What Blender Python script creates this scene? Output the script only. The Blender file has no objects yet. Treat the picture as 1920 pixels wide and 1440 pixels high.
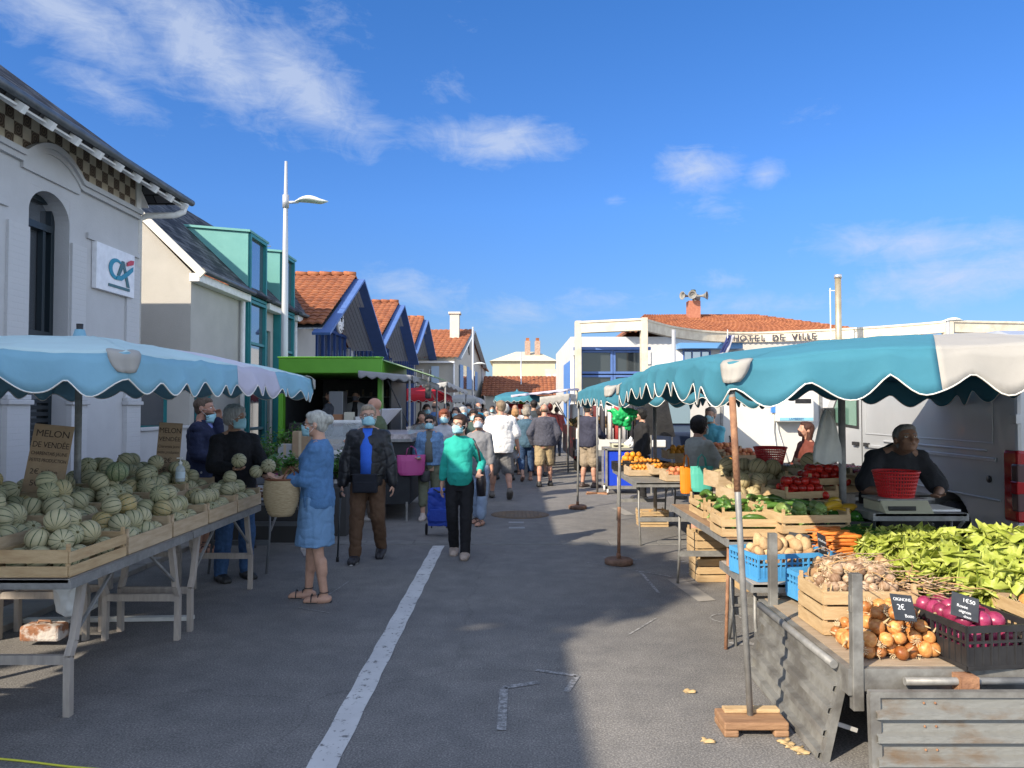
import bpy, bmesh, math, random
from math import sin, cos, pi, radians as R, atan2, sqrt
from mathutils import Vector, Matrix, noise as mnoise
random.seed(7)
S = bpy.context.scene
COL = S.collection
# ---------------------------------------------------------------- camera
CH = 1.68; F = 1440.0; PITCH = math.atan(42/1440)
cd = bpy.data.cameras.new('camera'); cam = bpy.data.objects.new('camera', cd); COL.objects.link(cam)
cam.location = (0, 0, CH); cam.rotation_euler = (pi/2 + PITCH, 0, 0)
cd.sensor_width = 36; cd.lens = 27.0; cd.clip_start = .05; cd.clip_end = 2000
S.camera = cam
def P(px, py, Y):                      # a point seen at pixel (px, py) of the photograph and Y metres ahead
    a = (px-960)/F; b = (720-py)/F
    y = cos(PITCH) - b*sin(PITCH); z = sin(PITCH) + b*cos(PITCH)
    return Vector((a*Y/y, Y, CH + z*Y/y))
def G(px, py, z=0.0):                  # the point of height z seen at a pixel
    a = (px-960)/F; b = (720-py)/F
    y = cos(PITCH) - b*sin(PITCH); zz = sin(PITCH) + b*cos(PITCH)
    t = (z-CH)/zz
    return Vector((a*t, y*t, z))
# ---------------------------------------------------------------- light
SUN_EL = R(31.5); SUN_AZ = R(225)      # compass-like angle of the sun: behind the camera to the left
sd = Vector((sin(SUN_AZ)*cos(SUN_EL), cos(SUN_AZ)*cos(SUN_EL), sin(SUN_EL)))   # towards the sun
sl = bpy.data.lights.new('sun', 'SUN'); sun = bpy.data.objects.new('sun', sl); COL.objects.link(sun)
sl.energy = 3.95; sl.angle = R(.5); sl.color = (1, .87, .69)
sun.rotation_euler = sd.to_track_quat('Z', 'Y').to_euler()
W = bpy.data.worlds.new('World'); S.world = W; W.use_nodes = True
SKYR = [(0, (.20,.26,.40)), (.12, (.23,.30,.45)), (.36, (.25,.40,.63)), (.7, (.22,.42,.66))]
def build_world():
    nt = W.node_tree; N = nt.nodes; L = nt.links; N.clear()
    out = N.new('ShaderNodeOutputWorld'); bg = N.new('ShaderNodeBackground'); bg.inputs[1].default_value = .14
    sky = N.new('ShaderNodeTexSky'); sky.sky_type = 'NISHITA'; sky.sun_disc = False
    sky.sun_elevation = SUN_EL; sky.sun_rotation = SUN_AZ; sky.altitude = 0
    sky.air_density = 1.15; sky.dust_density = .15; sky.ozone_density = 4.5
    hs = N.new('ShaderNodeHueSaturation'); hs.inputs['Saturation'].default_value = 1.0; hs.inputs['Value'].default_value = 1.0
    hs.inputs['Hue'].default_value = .508
    L.new(sky.outputs[0], hs.inputs['Color'])
    tc = N.new('ShaderNodeTexCoord'); sep = N.new('ShaderNodeSeparateXYZ'); L.new(tc.outputs['Generated'], sep.inputs[0])
    def M(op, a, b=None, c=None, clamp=False):
        m = N.new('ShaderNodeMath'); m.operation = op; m.use_clamp = clamp
        for i, v in enumerate((a, b, c)):
            if v is None: continue
            if isinstance(v, (int, float)): m.inputs[i].default_value = v
            else: L.new(v, m.inputs[i])
        return m.outputs[0]
    az = M('MULTIPLY', M('ARCTAN2', sep.outputs[0], sep.outputs[1]), 57.2958)      # degrees, 0 = straight ahead
    el = M('MULTIPLY', M('ARCSINE', sep.outputs[2]), 57.2958)
    # the sky ahead is clear deep blue; behind and overhead it is brightened and whitened as added fill
    def ramp(fac, stops):
        r = N.new('ShaderNodeValToRGB'); e = r.color_ramp.elements
        while len(e) < len(stops): e.new(.5)
        for i, (p, c) in enumerate(stops): e[i].position = p; e[i].color = (*c, 1)
        L.new(fac, r.inputs[0]); return r.outputs[0]
    def mul(a, b, f=1.0, mode='MULTIPLY'):
        m = N.new('ShaderNodeMixRGB'); m.blend_type = mode
        for i, v in enumerate((f, a, b)):
            if isinstance(v, (int, float)): m.inputs[i].default_value = v
            elif isinstance(v, tuple): m.inputs[i].default_value = (*v, 1)
            else: L.new(v, m.inputs[i])
        return m.outputs[0]
    clear = mul(sky.outputs[0], ramp(M('DIVIDE', el, 40.0, clamp=True), SKYR))
    hs.inputs['Saturation'].default_value = .42
    fill_sky = mul(hs.outputs[0], (1.02, 1.08, 1.17))
    fm = N.new('ShaderNodeMapRange'); fm.interpolation_type = 'SMOOTHSTEP'; L.new(sep.outputs[1], fm.inputs[0]); fm.inputs[1].default_value = .50; fm.inputs[2].default_value = .70
    graded = mul(fill_sky, clear, fm.outputs[0], 'MIX')
    uv = N.new('ShaderNodeCombineXYZ'); L.new(az, uv.inputs[0]); L.new(el, uv.inputs[1])
    def nz(scale, sx, sy, rot, detail=8, rough=.6, off=0, dist=0.0):
        mp = N.new('ShaderNodeMapping'); mp.inputs['Rotation'].default_value = (0, 0, R(rot)); mp.inputs['Scale'].default_value = (sx, sy, 1)
        mp.inputs['Location'].default_value = (off, off*.7, 0)
        L.new(uv.outputs[0], mp.inputs[0])
        t = N.new('ShaderNodeTexNoise'); t.inputs['Scale'].default_value = scale; t.inputs['Detail'].default_value = detail
        t.inputs['Roughness'].default_value = rough; t.inputs['Distortion'].default_value = dist
        L.new(mp.outputs[0], t.inputs['Vector']); return t.outputs[0]
    n1 = nz(.24, 1, 1.35, 12, 10, .66, 3, .8); n2 = nz(.62, .45, 1.5, 28, 9, .66, 11, .9)
    n = M('ADD', M('MULTIPLY', n1, .6), M('MULTIPLY', n2, .4))
    def blob(px, py, rx, ry, rot, amp):      # an area of sky (in degrees of azimuth and elevation) that carries cloud
        v = P(px, py, 1) - Vector((0, 0, CH)); v.normalize()
        a0 = math.degrees(atan2(v.x, v.y)); e0 = math.degrees(math.asin(v.z))
        c, s = cos(R(rot)), sin(R(rot)); da = M('SUBTRACT', az, a0); de = M('SUBTRACT', el, e0)
        u = M('DIVIDE', M('ADD', M('MULTIPLY', da, c), M('MULTIPLY', de, s)), rx)
        w = M('DIVIDE', M('SUBTRACT', M('MULTIPLY', de, c), M('MULTIPLY', da, s)), ry)
        r = M('SQRT', M('ADD', M('MULTIPLY', u, u), M('MULTIPLY', w, w)))
        return M('MULTIPLY', M('SUBTRACT', 1.0, r, clamp=True), amp)
    tot = None
    for b in ((130, 20, 15, 4.5, -22, 1.0), (370, 80, 15, 5.5, -30, 1.05), (560, 155, 12, 5, -30, 1.05), (200, 165, 7, 3.2, -15, .75), (640, 55, 6, 4, -25, .55), (330, 175, 6, 2.5, -25, .5),
              (930, 262, 9.5, 2.8, -3, 1.05), (1310, 318, 5.5, 2.7, -8, 1.0), (1435, 328, 3, 1.8, 10, .85), (1340, 395, 5, 2.2, -8, .6),
              (1150, 375, 2, 1.1, 0, .6), (1510, 210, 6, 2.4, -10, .42), (850, 170, 5, 3.0, -20, .5), (1730, 455, 12, 2.6, -3, .95),
              (1800, 520, 12, 3.2, 4, .95), (1360, 525, 6, 1.6, 0, .55), (760, 545, 10, 3.0, -12, .72), (960, 585, 10, 3.0, 0, .65), (1150, 560, 9, 1.8, 0, .62), (1400, 570, 9, 2, 0, .6),
              (1600, 560, 12, 2.4, 3, .55), (880, 40, 5, 3, -30, .35), (1800, 420, 6, 1.2, -8, .5)):
        o = blob(*b); tot = o if tot is None else M('MAXIMUM', tot, o)
    dens = M('MULTIPLY', M('ADD', M('ADD', n, M('MULTIPLY', tot, .62)), -.70), 2.5, clamp=True)
    dens = M('MULTIPLY', M('POWER', dens, 1.2), .68)
    mix = N.new('ShaderNodeMix'); mix.data_type = 'RGBA'; mix.inputs['B'].default_value = (6.6, 7.0, 8.0, 1)
    mf = [i for i in mix.inputs if i.name == 'Factor'][0]; L.new(dens, mf)
    A = [i for i in mix.inputs if i.name == 'A' and i.type == 'RGBA'][0]; B = [i for i in mix.inputs if i.name == 'B' and i.type == 'RGBA'][0]
    B.default_value = (2.3, 2.6, 3.2, 1); L.new(graded, A)
    L.new([o for o in mix.outputs if o.type == 'RGBA'][0], bg.inputs[0]); L.new(bg.outputs[0], out.inputs[0])
build_world()
S.view_settings.view_transform = 'Standard'; S.view_settings.look = 'None'; S.view_settings.gamma = 1
S.view_settings.exposure = 1.0
try:
    S.cycles.max_bounces = 6; S.cycles.diffuse_bounces = 3; S.cycles.glossy_bounces = 3; S.cycles.transparent_max_bounces = 8
    S.cycles.use_denoising = True
except Exception: pass
# ---------------------------------------------------------------- materials
def mat(name, c, rough=.7, c2=None, ns=8.0, nd=5, bump=0.0, bs=None, metal=0.0, spec=.4, trans=0.0, alpha=1.0, coord='Object', lo=.35, hi=.65, sx=(1,1,1), sub=0.0, coat=0.0, rnd=0.0):
    m = bpy.data.materials.new(name); m.use_nodes = True; nt = m.node_tree; N = nt.nodes; L = nt.links
    b = N['Principled BSDF']; b.inputs['Base Color'].default_value = (*c, 1); b.inputs['Roughness'].default_value = rough
    b.inputs['Metallic'].default_value = metal; b.inputs['Specular IOR Level'].default_value = spec
    if coat: b.inputs['Coat Weight'].default_value = coat
    if trans: b.inputs['Transmission Weight'].default_value = trans
    if alpha < 1: b.inputs['Alpha'].default_value = alpha
    if sub: b.inputs['Subsurface Weight'].default_value = sub; b.inputs['Subsurface Scale'].default_value = .02
    if c2 is not None or bump:
        tc = N.new('ShaderNodeTexCoord'); mp = N.new('ShaderNodeMapping'); mp.inputs['Scale'].default_value = sx
        L.new(tc.outputs[coord], mp.inputs[0])
    if c2 is not None:
        t = N.new('ShaderNodeTexNoise'); t.inputs['Scale'].default_value = ns; t.inputs['Detail'].default_value = nd; t.inputs['Roughness'].default_value = .6
        L.new(mp.outputs[0], t.inputs['Vector'])
        r = N.new('ShaderNodeValToRGB'); r.color_ramp.elements[0].position = lo; r.color_ramp.elements[1].position = hi
        r.color_ramp.elements[0].color = (*c, 1); r.color_ramp.elements[1].color = (*c2, 1)
        L.new(t.outputs[0], r.inputs[0]); L.new(r.outputs[0], b.inputs['Base Color'])
    if rnd:                       # each copy a little lighter, darker or warmer than its neighbours
        oi = N.new('ShaderNodeObjectInfo'); rr = N.new('ShaderNodeValToRGB'); rr.color_ramp.elements[0].color = (1-rnd, 1-rnd*1.25, 1-rnd*1.4, 1); rr.color_ramp.elements[1].color = (1+rnd*.5, 1+rnd*.5, 1+rnd*.4, 1)
        L.new(oi.outputs['Random'], rr.inputs[0]); mm = N.new('ShaderNodeMixRGB'); mm.blend_type = 'MULTIPLY'; mm.inputs[0].default_value = 1; L.new(b.inputs['Base Color'].links[0].from_socket, mm.inputs[1]); L.new(rr.outputs[0], mm.inputs[2]); L.new(mm.outputs[0], b.inputs['Base Color'])
    if bump:
        t2 = N.new('ShaderNodeTexNoise'); t2.inputs['Scale'].default_value = bs or ns*4; t2.inputs['Detail'].default_value = 4
        L.new(mp.outputs[0], t2.inputs['Vector'])
        bp = N.new('ShaderNodeBump'); bp.inputs['Strength'].default_value = min(1, bump); bp.inputs['Distance'].default_value = .02
        L.new(t2.outputs[0], bp.inputs['Height']); L.new(bp.outputs[0], b.inputs['Normal'])
    return m
_mc = {}
def col(c, rough=.75, bump=0.0, var=.16, **k):        # cached plain-ish material with slight variation
    key = (tuple(round(x, 3) for x in c), rough, bump, tuple(sorted(k.items())))
    if key not in _mc:
        _mc[key] = mat('paint', c, rough, c2=tuple(min(1, x*(1+var)+.004) for x in c), ns=k.pop('ns', 9), bump=bump, **k)
    return _mc[key]
# ---------------------------------------------------------------- mesh collector
class MB:
    def __init__(s): s.v = []; s.f = []; s.sm = []
    def add(s, vs, fs, sm=False):
        o = len(s.v); s.v += [tuple(v) for v in vs]; s.f += [tuple(i+o for i in f) for f in fs]; s.sm += [sm]*len(fs); return s
    def xbox(s, M, sz):
        x, y, z = (a/2 for a in sz); c = [(-x,-y,-z),(x,-y,-z),(x,y,-z),(-x,y,-z),(-x,-y,z),(x,-y,z),(x,y,z),(-x,y,z)]
        return s.add([M @ Vector(p) for p in c], [(0,3,2,1),(4,5,6,7),(0,1,5,4),(1,2,6,5),(2,3,7,6),(3,0,4,7)])
    def box(s, x0, x1, y0, y1, z0, z1):
        return s.xbox(Matrix.Translation(((x0+x1)/2, (y0+y1)/2, (z0+z1)/2)), (abs(x1-x0), abs(y1-y0), abs(z1-z0)))
    def bar(s, p0, p1, w, h=None, up=(0,0,1)):     # box from p0 to p1, w wide, h high
        p0, p1 = Vector(p0), Vector(p1); d = p1-p0; l = d.length; d.normalize(); u = Vector(up)
        if abs(d.dot(u)) > .98: u = Vector((1,0,0)) if abs(d.x) < .9 else Vector((0,1,0))
        x = d.cross(u).normalized(); z = x.cross(d)
        M = Matrix((x, d, z)).transposed().to_4x4(); M.translation = (p0+p1)/2
        return s.xbox(M, (w, l, h or w))
    def tube(s, pts, r, seg=10, cap=True):
        pts = [Vector(p) for p in pts]; n = len(pts); rr = r if isinstance(r, (list, tuple)) else [r]*n
        o = len(s.v); ref = None
        for i, p in enumerate(pts):
            d = (pts[min(i+1, n-1)]-pts[max(i-1, 0)]).normalized()
            if ref is None: ref = Vector((0,0,1)) if abs(d.z) < .9 else Vector((1,0,0))
            x = d.cross(ref).normalized(); y = x.cross(d).normalized(); ref = y
            for k in range(seg):
                a = 2*pi*k/seg; s.v.append(tuple(p + x*cos(a)*rr[i] + y*sin(a)*rr[i]))
        for i in range(n-1):
            for k in range(seg):
                k2 = (k+1) % seg; s.f.append((o+i*seg+k, o+i*seg+k2, o+(i+1)*seg+k2, o+(i+1)*seg+k)); s.sm.append(True)
        if cap:
            s.f.append(tuple(o+k for k in range(seg))[::-1]); s.sm.append(False)
            s.f.append(tuple(o+(n-1)*seg+k for k in range(seg))); s.sm.append(False)
        return s
    def lathe(s, prof, seg=24, M=None, sm=True, cap=True):   # prof: list of (r, z)
        M = M or Matrix(); o = len(s.v)
        for r, z in prof:
            for k in range(seg):
                a = 2*pi*k/seg; s.v.append(tuple(M @ Vector((r*cos(a), r*sin(a), z))))
        for i in range(len(prof)-1):
            for k in range(seg):
                k2 = (k+1) % seg; s.f.append((o+i*seg+k, o+i*seg+k2, o+(i+1)*seg+k2, o+(i+1)*seg+k)); s.sm.append(sm)
        if cap:
            s.f.append(tuple(o+k for k in range(seg))[::-1]); s.sm.append(False)
            s.f.append(tuple(o+(len(prof)-1)*seg+k for k in range(seg))); s.sm.append(False)
        return s
    def ell(s, c, r, seg=14, rings=9, M=None):
        c = Vector(c); r = (r,r,r) if isinstance(r, (int, float)) else r; M = M or Matrix.Identity(3); o = len(s.v)
        s.v.append(tuple(c + M @ Vector((0,0,-r[2]))))
        for i in range(1, rings):
            t = -pi/2 + pi*i/rings
            for k in range(seg):
                a = 2*pi*k/seg; s.v.append(tuple(c + M @ Vector((r[0]*cos(t)*cos(a), r[1]*cos(t)*sin(a), r[2]*sin(t)))))
        s.v.append(tuple(c + M @ Vector((0,0,r[2])))); e = len(s.v)-1
        for k in range(seg):
            k2 = (k+1) % seg
            s.f.append((o, o+1+k2, o+1+k)); s.sm.append(True)
            for i in range(rings-2):
                a = o+1+i*seg; s.f.append((a+k, a+k2, a+seg+k2, a+seg+k)); s.sm.append(True)
            a = o+1+(rings-2)*seg; s.f.append((a+k, a+k2, e)); s.sm.append(True)
        return s
    def cap(s, p0, p1, r0, r1, seg=12):               # tapered capsule
        p0, p1 = Vector(p0), Vector(p1); d = (p1-p0); L = max(d.length, 1e-5); d.normalize()
        pts = []; rr = []
        for a in (-85, -60, -30): pts.append(p0 + d*r0*sin(R(a))); rr.append(r0*cos(R(a)))
        for a in (0,): pts += [p0, p1]; rr += [r0, r1]
        for a in (30, 60, 85): pts.append(p1 + d*r1*sin(R(a))); rr.append(r1*cos(R(a)))
        # a long capsule's radius runs linearly between the joints
        return s.tube(pts, rr, seg)
    def loft(s, secs, seg=20, cap=True, sm=True):           # secs: (center, xaxis, yaxis) ellipses
        o = len(s.v)
        for c, x, y in secs:
            for k in range(seg):
                a = 2*pi*k/seg; s.v.append(tuple(Vector(c) + Vector(x)*cos(a) + Vector(y)*sin(a)))
        for i in range(len(secs)-1):
            for k in range(seg):
                k2 = (k+1) % seg; s.f.append((o+i*seg+k, o+i*seg+k2, o+(i+1)*seg+k2, o+(i+1)*seg+k)); s.sm.append(sm)
        if cap:
            s.f.append(tuple(o+k for k in range(seg))[::-1]); s.sm.append(False)
            s.f.append(tuple(o+(len(secs)-1)*seg+k for k in range(seg))); s.sm.append(False)
        return s
    def prism(s, poly, ax, t0, t1):    # poly 2D extruded along axis ax ('x','y','z') from t0 to t1
        def mk(p, t): return {'x': (t, p[0], p[1]), 'y': (p[0], t, p[1]), 'z': (p[0], p[1], t)}[ax]
        n = len(poly); o = [mk(p, t0) for p in poly] + [mk(p, t1) for p in poly]
        fs = [tuple(range(n))[::-1], tuple(range(n, 2*n))] + [(i, (i+1) % n, n+(i+1) % n, n+i) for i in range(n)]
        return s.add(o, fs)
    def grid(s, nu, nv, fn, sm=True):
        o = len(s.v)
        for j in range(nv+1):
            for i in range(nu+1): s.v.append(tuple(fn(i/nu, j/nv)))
        for j in range(nv):
            for i in range(nu):
                a = o+j*(nu+1)+i; s.f.append((a, a+1, a+nu+2, a+nu+1)); s.sm.append(sm)
        return s
    def mesh(s, name):
        me = bpy.data.meshes.new(name); me.from_pydata(s.v, [], s.f); me.polygons.foreach_set('use_smooth', s.sm)
        bm = bmesh.new(); bm.from_mesh(me); bmesh.ops.recalc_face_normals(bm, faces=bm.faces); bm.to_mesh(me); bm.free(); me.update(); return me
    def build(s, name, m, parent=None, bevel=0, solid=0, weld=False):
        me = s.mesh(name); me.materials.append(m); o = bpy.data.objects.new(name, me); COL.objects.link(o)
        if parent is not None: o.parent = parent
        if solid:
            q = o.modifiers.new('solid', 'SOLIDIFY'); q.thickness = solid; q.offset = 0
        if bevel:
            q = o.modifiers.new('bevel', 'BEVEL'); q.width = bevel; q.segments = 2; q.limit_method = 'ANGLE'; q.angle_limit = R(40)
        return o
def tag(o, label=None, cat=None, group=None, kind=None):
    if label: o['label'] = label
    if cat: o['category'] = cat
    if group: o['group'] = group
    if kind: o['kind'] = kind
    return o
def thing(name, label, cat, loc=(0,0,0), rz=0, group=None):
    o = bpy.data.objects.new(name, None); COL.objects.link(o); o.location = loc; o.rotation_euler = (0, 0, rz); o.empty_display_size = .1
    return tag(o, label, cat, group)
def struct(mb, name, m, **k): return tag(mb.build(name, m, **k), kind='structure')
KIDS = {}
def dup(root, loc, rz=None, label=None, group=None, scale=None, rot=None):
    r = root.copy(); COL.objects.link(r); r.location = loc
    if rz is not None: r.rotation_euler = (0, 0, rz)
    if rot is not None: r.rotation_euler = rot
    if label: r['label'] = label
    if group: r['group'] = group
    if scale: r.scale = (scale,)*3 if isinstance(scale, (int, float)) else scale
    if root.name not in KIDS: KIDS[root.name] = [(c, list(c.children)) for c in root.children]
    for ch, gs in KIDS[root.name]:
        c = ch.copy(); COL.objects.link(c); c.parent = r
        for g in gs:
            d = g.copy(); COL.objects.link(d); d.parent = c
    return r
def text_mesh(name, txt, size, m, M, parent=None, ext=.002, align='CENTER', sp=1.0, shear=0, bold=0.0):
    cu = bpy.data.curves.new(name, 'FONT'); cu.body = txt; cu.size = size; cu.extrude = ext; cu.align_x = align; cu.space_character = sp; cu.shear = shear; cu.resolution_u = 3; cu.offset = bold
    t = bpy.data.objects.new(name+'_tmp', cu); COL.objects.link(t)
    dg = bpy.context.evaluated_depsgraph_get(); me = bpy.data.meshes.new_from_object(t.evaluated_get(dg)); me.name = name
    bpy.data.objects.remove(t); bpy.data.curves.remove(cu)
    me.transform(M); me.materials.clear(); me.materials.append(m)
    o = bpy.data.objects.new(name, me); COL.objects.link(o)
    if parent is not None: o.parent = parent
    return o
# ---------------------------------------------------------------- people
WS = bpy.data.scenes.new('workbench')          # a scratch scene so that each remesh evaluates one object only
def voxel(mb, name, m, vs, parent=None, amp=0, freq=9, sx=(1,1,1), smooth=2, seed=0, lift=None):
    me = mb.mesh(name+'_raw'); t = bpy.data.objects.new(name+'_tmp', me); WS.collection.objects.link(t)
    q = t.modifiers.new('r', 'REMESH'); q.mode = 'VOXEL'; q.voxel_size = vs; q.use_smooth_shade = True
    if smooth:
        q = t.modifiers.new('s', 'SMOOTH'); q.factor = .5; q.iterations = smooth
    with bpy.context.temp_override(scene=WS, view_layer=WS.view_layers[0]):
        dg = bpy.context.evaluated_depsgraph_get(); out = bpy.data.meshes.new_from_object(t.evaluated_get(dg)); out.name = name
    bpy.data.objects.remove(t); bpy.data.meshes.remove(me)
    if amp:
        nr = [v.normal.copy() for v in out.vertices]
        for i, v in enumerate(out.vertices):
            c = v.co; p = Vector((c.x*sx[0]*freq+seed, c.y*sx[1]*freq, c.z*sx[2]*freq))
            q = Vector((c.x*7+c.z*3.5+seed, c.y*7, c.z*9-c.x*3)); cr = 1-min(1, abs(mnoise.noise(q))*3.2)      # sharp creases across soft folds
            v.co = c + nr[i]*(mnoise.noise(p) + .5*mnoise.noise(p*2.3) - .75*cr*cr*(amp > .0045))*amp
    out.materials.clear(); out.materials.append(m)
    out.polygons.foreach_set('use_smooth', [True]*len(out.polygons))
    o = bpy.data.objects.new(name, out); COL.objects.link(o)
    if parent is not None: o.parent = parent
    return o
def ik(a, t, l1, l2, pole):
    a, t = Vector(a), Vector(t); d = t-a; L = min(d.length, (l1+l2)*.999); u = d.normalized()
    x = (l1*l1 - l2*l2 + L*L)/(2*L); h = sqrt(max(l1*l1 - x*x, 0)); pole = Vector(pole); pv = (pole - u*pole.dot(u)).normalized()
    return a + u*x + pv*h, a + u*L
SK = {}
def skin(c):
    if c not in SK: SK[c] = mat('skin', c, .5, c2=tuple(x*.82 for x in c), ns=14, bump=.06, bs=60, spec=.35)
    return SK[c]
SKIN_L = (.56, .33, .235); SKIN_R = (.50, .27, .19); SKIN_T = (.40, .23, .155); SKIN_D = (.30, .17, .115)
def fabric(c, kind='cloth'):
    if kind == 'denim': return col(c, .9, bump=.35, ns=26, bs=160, var=.5)
    if kind == 'knit': return col(c, .95, bump=.5, ns=30, bs=140, var=.2)
    if kind == 'leather': return col(c, .42, bump=.25, ns=12, bs=45, var=.5)
    return col(c, .85, bump=.22, ns=10, bs=70, var=.14)
def person(label, X, Y, face, H=1.72, sk=SKIN_L, top=(.3,.3,.3), topk='cloth', sleeve=1.0, hem=.86, bot=(.1,.1,.15), botk='cloth', legs='trousers', leglen=1.0, shoe=(.03,.03,.03), sole=None, shoek='shoe',
           hair=(.05,.03,.02), hairk='short', mask=None, glasses=None, build=1.0, belly=0.0, bust=0.0, fl=None, fr=None, liftl=None, liftr=None, hl=None, hr=None, lean=0, hyaw=0, hpitch=0, crouch=0, vs=.014,
           group=None, loose=1.0, name='person', grip=.9, detail=False, z=0, beard=None, apron=None, legflare=1.0, inner=None, hat=None, elbow=None, bra=None, sit=False, collar=None, palm=None, female=False, wrinkle=1.0, roll=0):
    k = H/1.75; s = k
    root = thing('person', label, 'person', (X, Y, z), R(face), group)
    root.scale = (s, s, s); v = vs/s
    b = build; sh = (.158 if female else .178)*b**.5; hipw = .092
    fr = Vector(fr or (.10, .0, 0)); fl = Vector(fl or (-.10, .0, 0))
    hz = .93 - crouch
    hipc = Vector(((fr.x+fl.x)*.25, (fr.y+fl.y)*.5*.9, hz))
    Ml = Matrix.Rotation(-R(lean), 3, 'X')           # lean forward
    if roll: Ml = Matrix.Rotation(R(roll), 3, 'Y') @ Ml
    def T(p): p = Vector(p); return hipc + Ml @ Vector((p.x, p.y, p.z-.93))
    sh_r, sh_l = T((sh, -.005, 1.385)), T((-sh, -.005, 1.385)); neck = T((0, -.015, 1.47)); hd = T((0, .02 + .05*sin(R(lean)), 1.612))
    Mh = Matrix.Rotation(R(hyaw), 3, 'Z') @ Matrix.Rotation(R(-hpitch), 3, 'X')
    Mh = Ml @ Mh if lean < 25 else Matrix.Rotation(-R(lean*.5), 3, 'X') @ Mh
    Mh = Mh @ Matrix.Scale(1.06, 3)
    def Hd(p): return hd + Mh @ Vector(p)
    # arms
    def hang(sgn): return T((sgn*(sh+.075), .05, .86))
    wr_t = Vector(hr) if hr else hang(1); wl_t = Vector(hl) if hl else hang(-1)
    el = elbow or (.45, -.8, -.35)
    er, wr = ik(sh_r, wr_t, .285, .255, (el[0], el[1], el[2])); el_, wl = ik(sh_l, wl_t, .285, .255, (-el[0], el[1], el[2]))
    # legs
    ar = Vector((fr.x, fr.y, .085 + (liftr or 0))); al = Vector((fl.x, fl.y, .085 + (liftl or 0)))
    hr_, hl_ = hipc + Vector((hipw, 0, -.02)), hipc + Vector((-hipw, 0, -.02))
    kr, ar = ik(hr_, ar, .425, .405, (.06, 1, 0)); kl, al = ik(hl_, al, .425, .405, (-.06, 1, 0))
    bp = MB()
    def torso(mb, e=0.0, z0=.80, z1=1.48, bel=belly, loosez=0.0):
        S_ = [(.80, .125*b, .105*b, 0), (.87, .165*b, .125*b, -.01), (.95, .172*b, .128*b, -.008), (1.04, (.158+loosez*.4)*b**1.2, .118*b**1.2, 0), (1.12, (.150+loosez*.7)*b**1.2, .112*b**1.2, .004),
              (1.22, .160*b, .116*b, .004), (1.31, .172*b, .120*b, .0), (1.375, .172*b, .105*b, -.008), (1.42, .135*b, .082, -.012), (1.455, .088, .062, -.015), (1.48, .062, .055, -.015)]
        secs = []
        for zz, rx, ry, oy in S_:
            if zz < z0-1e-6 or zz > z1+1e-6: continue
            bl = bel*math.exp(-((zz-1.03)/.11)**2); bs_ = bust*math.exp(-((zz-1.27)/.06)**2)
            secs.append((T((0, oy + bl*.55 + bs_*.5, zz)), Ml @ Vector((rx+e, 0, 0)), Ml @ Vector((0, ry+e+bl*.55+bs_*.5, 0))))
        if abs(S_[0][0]-z0) > 1e-6 and secs:
            f = secs[0]; secs.insert(0, (T((0, 0, z0)), f[1]*1.0, f[2]*1.0))
        mb.loft(secs, 22)
    torso(bp)
    for sgn, shp, e_, w_ in ((1, sh_r, er, wr), (-1, sh_l, el_, wl)):
        bp.cap(shp + Ml @ Vector((-sgn*.02, 0, -.005)), e_, .052*b, .040*b); bp.cap(e_, w_, .040*b, .026)
    for hp, kn, an in ((hr_, kr, ar), (hl_, kl, al)):
        bp.cap(hp, kn, .088*b, .056*b**.5); bp.cap(kn + (an-kn)*.3 + Vector((0, -.014, 0)), kn + (an-kn)*.55 + Vector((0, -.008, 0)), .055*b**.5, .05*b**.5); bp.cap(kn, an, .054*b**.5, .036)
    for shp, sgn in ((sh_r, 1), (sh_l, -1)): bp.cap(T((sgn*.03, -.015, 1.47)), shp, .036, .046*b)
    # feet
    def foot(mb, an, lift, e=0.0, flat=True):
        pit = -min(1.0, (lift or 0)*6.0); d = Vector((0, cos(pit), sin(pit))); up = Vector((0, -sin(pit), cos(pit))); c = an + Vector((0, -.035, -.055))
        if lift: c = an + d*-.035 - up*.055
        for q0, q1, r0, r1, w in ((-.0, .08, .034, .036, 1), (.08, .165, .036, .028, 1), (.165, .20, .028, .022, 1)):
            for sx_ in (-.014, .014): mb.cap(c + d*q0 + Vector((sx_, 0, 0)), c + d*q1 + Vector((sx_*1.3, 0, 0)) - up*.006*q1*10, r0+e, r1+e)
        mb.cap(an, c + d*.05, .036+e, .036+e)
    foot(bp, ar, liftr); foot(bp, al, liftl)
    # neck and head
    bp.cap(neck, Hd((0, -.02, -.05)), .060*b**.4, .056)
    bp.ell(Hd((0, -.008, .03)), (.077, .096, .086), M=Mh); bp.ell(Hd((0, .028, -.04)), (.060, .066, .062), M=Mh); bp.ell(Hd((0, .058, -.078)), (.030, .028, .024), M=Mh)
    bp.ell(Hd((0, .062, .022)), (.052, .03, .018), M=Mh)                         # brow
    bp.cap(Hd((0, .086, .012)), Hd((0, .106, -.022)), .010, .0145)              # nose
    for sx_ in (-1, 1):
        bp.ell(Hd((sx_*.042, .062, -.022)), (.024, .024, .02), M=Mh)             # cheek
        bp.ell(Hd((sx_*.080, -.012, -.005)), (.010, .021, .033), M=Mh)           # ear
    bp.ell(Hd((0, .082, -.052)), (.026, .014, .012), M=Mh)                      # mouth
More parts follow.
